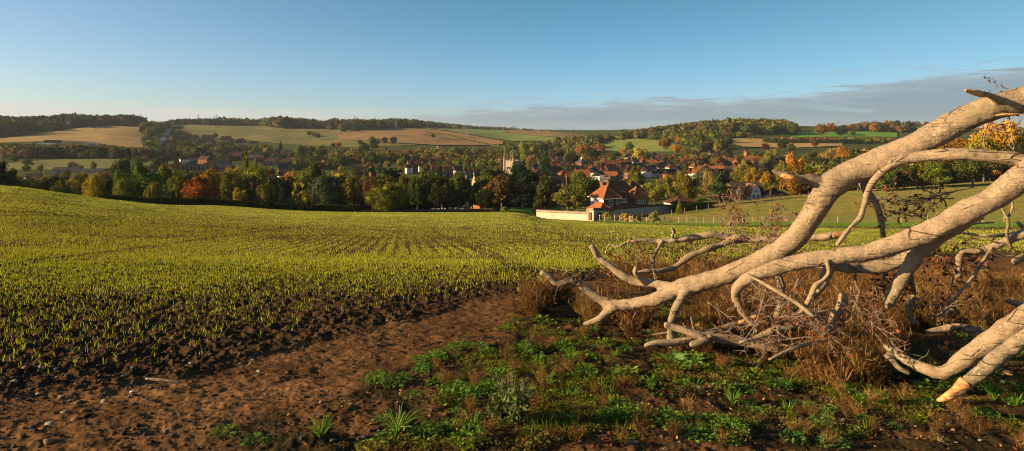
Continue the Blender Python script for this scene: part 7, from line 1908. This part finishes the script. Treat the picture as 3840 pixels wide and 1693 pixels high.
plant('weed_clump', 640, 1112, [('foliage', leafclump(34, 160, .10, .03, .02, 1, (.08, .16, .03)))], 1.1, 'second low weed mat right of the isolated one at bottom left')
plant('thistle', 1700, 905, [rosette(41, 13, .24, (.20, .36, .09), .30)], 1.0, 'bright toothed thistle leaves at the foot of the standing branch', 'thistle')
plant('thistle', 1752, 915, [rosette(42, 9, .17, (.16, .30, .07), .32), ('blades', tuft(43, 20, .13))], 1.0, 'second smaller thistle right of the bright toothed one', 'thistle')
plant('plantain', 2115, 985, [rosette(44, 11, .17, (.11, .21, .05), .62), spikes(45, 9, .33, (.40, .20, .08))], 1.0, 'broadleaf plantain with tall brown seed spikes below the straw weeds', 'plantain')
plant('tall_weed', 2418, 950, list(fathen(46, .22, 10, (.07, .16, .05), .10)), 1.0, 'feathery green weed growing between the two prongs of the low limb')
plant('grass_tuft', 2500, 1010, [('blades', tuft(47, 90, .15, .7, .0035, (.15, .26, .04)))], 1.25, 'broad grass tuft right of the broken limb end', 'grass tuft')
plant('grass_tuft', 2555, 1025, [('blades', tuft(48, 70, .13, .8, .0035, (.14, .25, .04)))], 1.2, 'grass tuft at the right border in front of the low limb', 'grass tuft')
plant('grass_tuft', 2230, 945, [('blades', tuft(49, 70, .20, .5, .003, (.17, .26, .05)))], 1.0, 'upright wispy grass beside the dark hollow', 'grass tuft')
GS = [[may2], [('foliage', leafclump(61, 150, .10, .06, .022, 1, (.10, .20, .035)))], [('foliage', leafclump(62, 120, .09, .05, .026, 1, (.085, .16, .035)))], [('blades', tuft(63, 40, .13, .8, .004, (.15, .27, .04)))], [rosette(64, 10, .11, (.12, .22, .05), .4)], [('foliage', leafclump(65, 120, .09, .07, .017, 1, (.19, .14, .05)))]]
rn = random.Random(3); GN = ['weed_clump', 'weed_clump', 'weed_clump', 'grass_tuft', 'rosette_weed', 'dry_weed']
GL = ['leafy green weed clump among many on the weedy verge', 'fresh green weed clump among many on the weedy verge', 'dull green weed clump among many on the weedy verge', 'small grass tuft among many on the weedy verge', 'flat leafy rosette among many on the weedy verge', 'dry brownish weed clump among many on the weedy verge']
kk = 0
while kk < 185:
    x2 = rn.uniform(800, 2570) if kk < 120 else rn.uniform(1050, 2100); y2 = rn.uniform(800, 1125) if kk < 120 else rn.uniform(860, 1125); p = x2/K
    y = float(DY(p, y2/K)); pe = float(PATH_NEAR(np.array([p]))[0])
    if y > pe*.97: continue
    if x2 > 2250 and y2 < 980: continue
    t = rn.choice([0, 1, 1, 2, 2, 2, 0, 5, 5, 3]); plant(GN[t], x2, y2, GS[t], rn.uniform(.7, 1.25), GL[t], group='scattered weed plants on the verge'); kk += 1
print('trees', ntree, 'houses', nhouse, 'dead verts', len(V))

# ------------------------------------------------------------------ sky, sun, camera
SUN_AZ = math.atan2(-.987, -.160)      # from +Y, clockwise towards +X
SUN_EL = R(16.5)
W_ = bpy.data.worlds.new('World'); SC.world = W_; W_.use_nodes = True; nt = W_.node_tree; nt.nodes.clear()
out = nt.nodes.new('ShaderNodeOutputWorld'); bg = nt.nodes.new('ShaderNodeBackground')
sky = nt.nodes.new('ShaderNodeTexSky'); sky.sky_type = 'NISHITA'; sky.sun_disc = False; sky.sun_elevation = SUN_EL; sky.sun_rotation = SUN_AZ % (2*math.pi)
sky.air_density = 1.0; sky.dust_density = .4; sky.ozone_density = 1.6; sky.altitude = 100
tc = nt.nodes.new('ShaderNodeTexCoord'); sp = nt.nodes.new('ShaderNodeSeparateXYZ'); lk(nt, tc.outputs['Generated'], sp.inputs[0])
az = mth(nt, 'ARCTAN2', sp.outputs[0], sp.outputs[1]); hor = mth(nt, 'SQRT', mth(nt, 'ADD', mth(nt, 'MULTIPLY', sp.outputs[0], sp.outputs[0]), mth(nt, 'MULTIPLY', sp.outputs[1], sp.outputs[1])))
el = mth(nt, 'DIVIDE', sp.outputs[2], hor)          # tangent of the elevation
cv = nt.nodes.new('ShaderNodeCombineXYZ'); lk(nt, mth(nt, 'MULTIPLY', az, 3.0), cv.inputs[0]); lk(nt, mth(nt, 'MULTIPLY', el, 26.0), cv.inputs[1])
n1 = noise(nt, 1.6, 7, cv.outputs[0], .6, dist=.3)
cv2 = nt.nodes.new('ShaderNodeCombineXYZ'); lk(nt, mth(nt, 'MULTIPLY', az, 10.0), cv2.inputs[0]); lk(nt, mth(nt, 'MULTIPLY', el, 110.0), cv2.inputs[1])
n2 = noise(nt, 1.3, 6, cv2.outputs[0], .62, dist=.6)
# cloud bank low in the right half: its top climbs towards the right
topel = nd(nt, 'ShaderNodeFloatCurve'); cu = topel.mapping.curves[0]
pts_ = [(-.80,-.03),(-.50,-.01),(-.29,.022),(-.10,.038),(.00,.046),(.143,.055),(.30,.056),(.44,.062),(.566,.079),(.675,.088),(1.0,.11)]
cu.points[0].location = (0, .1); cu.points[1].location = (1, .9)
for i, (a_, e_) in enumerate(pts_):
    loc = ((a_+1)/2, (e_+.05)/.2)
    if i == 0: cu.points[0].location = loc
    elif i == len(pts_)-1: cu.points[-1].location = (loc[0], loc[1])
    else: cu.points.new(*loc)
topel.mapping.update(); lk(nt, mth(nt, 'MULTIPLY_ADD', az, .5, .5), topel.inputs['Value'])
te = mth(nt, 'MULTIPLY_ADD', topel.outputs[0], .2, -.05)
dd = mth(nt, 'SUBTRACT', te, el)
dd = mth(nt, 'ADD', dd, mth(nt, 'MULTIPLY', mth(nt, 'SUBTRACT', n2, .5), .055))
dd = mth(nt, 'ADD', dd, mth(nt, 'MULTIPLY', mth(nt, 'SUBTRACT', n1, .5), .02))
bank = mr(nt, dd, 0.0, .012, 0, 1)
body = mr(nt, dd, 0, .03)
gapn = mth(nt, 'MULTIPLY', mr(nt, el, .004, .022, 1, 0), mr(nt, n1, .38, .55))
gap2 = mth(nt, 'MULTIPLY', mr(nt, n1, .56, .68), mr(nt, el, .02, .06, .7, .1))
bank = mth(nt, 'MULTIPLY', bank, mth(nt, 'SUBTRACT', 1.0, mth(nt, 'MULTIPLY', gapn, .55)))
bank = mth(nt, 'MULTIPLY', bank, mth(nt, 'SUBTRACT', 1.0, gap2))
ccol = mixc(nt, body, (.52, .58, .64), (.30, .39, .45))
ccol = mixc(nt, mr(nt, n2, .35, .7, 0, .4), ccol, (.33, .41, .49))
# long pale streaks near the left horizon
lefts = mth(nt, 'MULTIPLY', mr(nt, az, -.35, -.05, 1, 0), mth(nt, 'MULTIPLY', mr(nt, el, .0, .012), mr(nt, el, .030, .046, 1, 0)))
lefts = mth(nt, 'MULTIPLY', lefts, mr(nt, n2, .38, .55))
# grade of the clear sky
hz = mr(nt, el, 0.0, .24, 1, 0); hz = mth(nt, 'POWER', hz, 1.5)
warm = mr(nt, az, -.75, .1, 1, 0)
tint = mixc(nt, hz, (.52, 1.08, 1.22), (.96, 1.28, 2.15))
tint = mixc(nt, mth(nt, 'MULTIPLY', warm, .8), tint, (1.20, 1.22, 1.40))
tint = mixc(nt, mr(nt, az, .1, .75, 0, .35), tint, (.58, .62, .60))
skyc = mixc(nt, 1.0, sky.outputs[0], tint, 'MULTIPLY')
# cloud colours are given as radiance relative to the sky behind
def scale_c(c, k): return tuple(x*k for x in c)
CS = 1.0/BGS if 'BGS' in globals() else 10.0
sc_n = nt.nodes.new('ShaderNodeVectorMath'); sc_n.operation = 'SCALE'; lk(nt, ccol, sc_n.inputs[0]); sc_n.inputs['Scale'].default_value = CLOUDK if 'CLOUDK' in globals() else 8.0
c = mixc(nt, mth(nt, 'MULTIPLY', bank, .84), skyc, sc_n.outputs[0])
c = mixc(nt, 1.0, c, (.90, .91, .90), 'MULTIPLY')
wis = mth(nt, 'MULTIPLY', mth(nt, 'MULTIPLY', mr(nt, n2, .54, .68), mr(nt, dd, -.042, -.006)), mr(nt, az, -.15, .05))
c = mixc(nt, mth(nt, 'MULTIPLY', wis, .5), c, sc_n.outputs[0])
c = mixc(nt, mth(nt, 'MULTIPLY', lefts, .6), c, tuple(x*8.0 for x in (.86, .78, .74)))
lk(nt, c, bg.inputs[0]); bg.inputs[1].default_value = .05; lk(nt, bg.outputs[0], out.inputs[0])
sl = bpy.data.lights.new('sun', 'SUN'); sl.energy = 5.0; sl.angle = R(.6); sl.color = (1.0, .745, .42)
so = bpy.data.objects.new('sun', sl); COL.objects.link(so)
sd = Vector((math.sin(SUN_AZ)*math.cos(SUN_EL), math.cos(SUN_AZ)*math.cos(SUN_EL), math.sin(SUN_EL)))
so.rotation_euler = sd.to_track_quat('Z', 'Y').to_euler(); so.location = (-30, -10, 20)
cam = bpy.data.cameras.new('camera'); co = bpy.data.objects.new('camera', cam); COL.objects.link(co); SC.camera = co
co.location = (0, 0, CAM); co.rotation_euler = (R(90), 0, 0); cam.sensor_width = 36; cam.lens = F/1024*36; cam.shift_y = -(225.5-HZ)/1024; cam.clip_end = 30000; cam.clip_start = .05
# thin autumn haze over the valley
mb = MB(); mb.box(-6500, 9000, -60, 8200, -60, 110); hz_ = link('haze', mb.mesh('haze', [])); tag(hz_, 'faint pale autumn haze filling the air of the valley', 'haze', kind='stuff')
m = bpy.data.materials.new('haze'); m.use_nodes = True; nt = m.node_tree; nt.nodes.clear(); o_ = nt.nodes.new('ShaderNodeOutputMaterial')
pv = nt.nodes.new('ShaderNodeVolumePrincipled'); pv.inputs['Color'].default_value = (.80, .88, 1, 1); pv.inputs['Density'].default_value = 4.5e-5; pv.inputs['Anisotropy'].default_value = .1
lk(nt, pv.outputs[0], o_.inputs['Volume']); hz_.data.materials.append(m)
vs = SC.view_settings; vs.view_transform = 'Standard'; vs.look = 'None'; vs.exposure = 1.15; vs.gamma = 1.0; vs.use_curve_mapping = False
SC.cycles.max_bounces = 5; SC.cycles.diffuse_bounces = 3; SC.cycles.transmission_bounces = 2; SC.cycles.use_denoising = True; SC.cycles.denoiser = 'OPENIMAGEDENOISE'; SC.cycles.denoising_input_passes = 'RGB_ALBEDO_NORMAL'; SC.cycles.denoising_prefilter = 'ACCURATE'; SC.cycles.pixel_filter_type = 'BLACKMAN_HARRIS'; SC.cycles.filter_width = 1.0
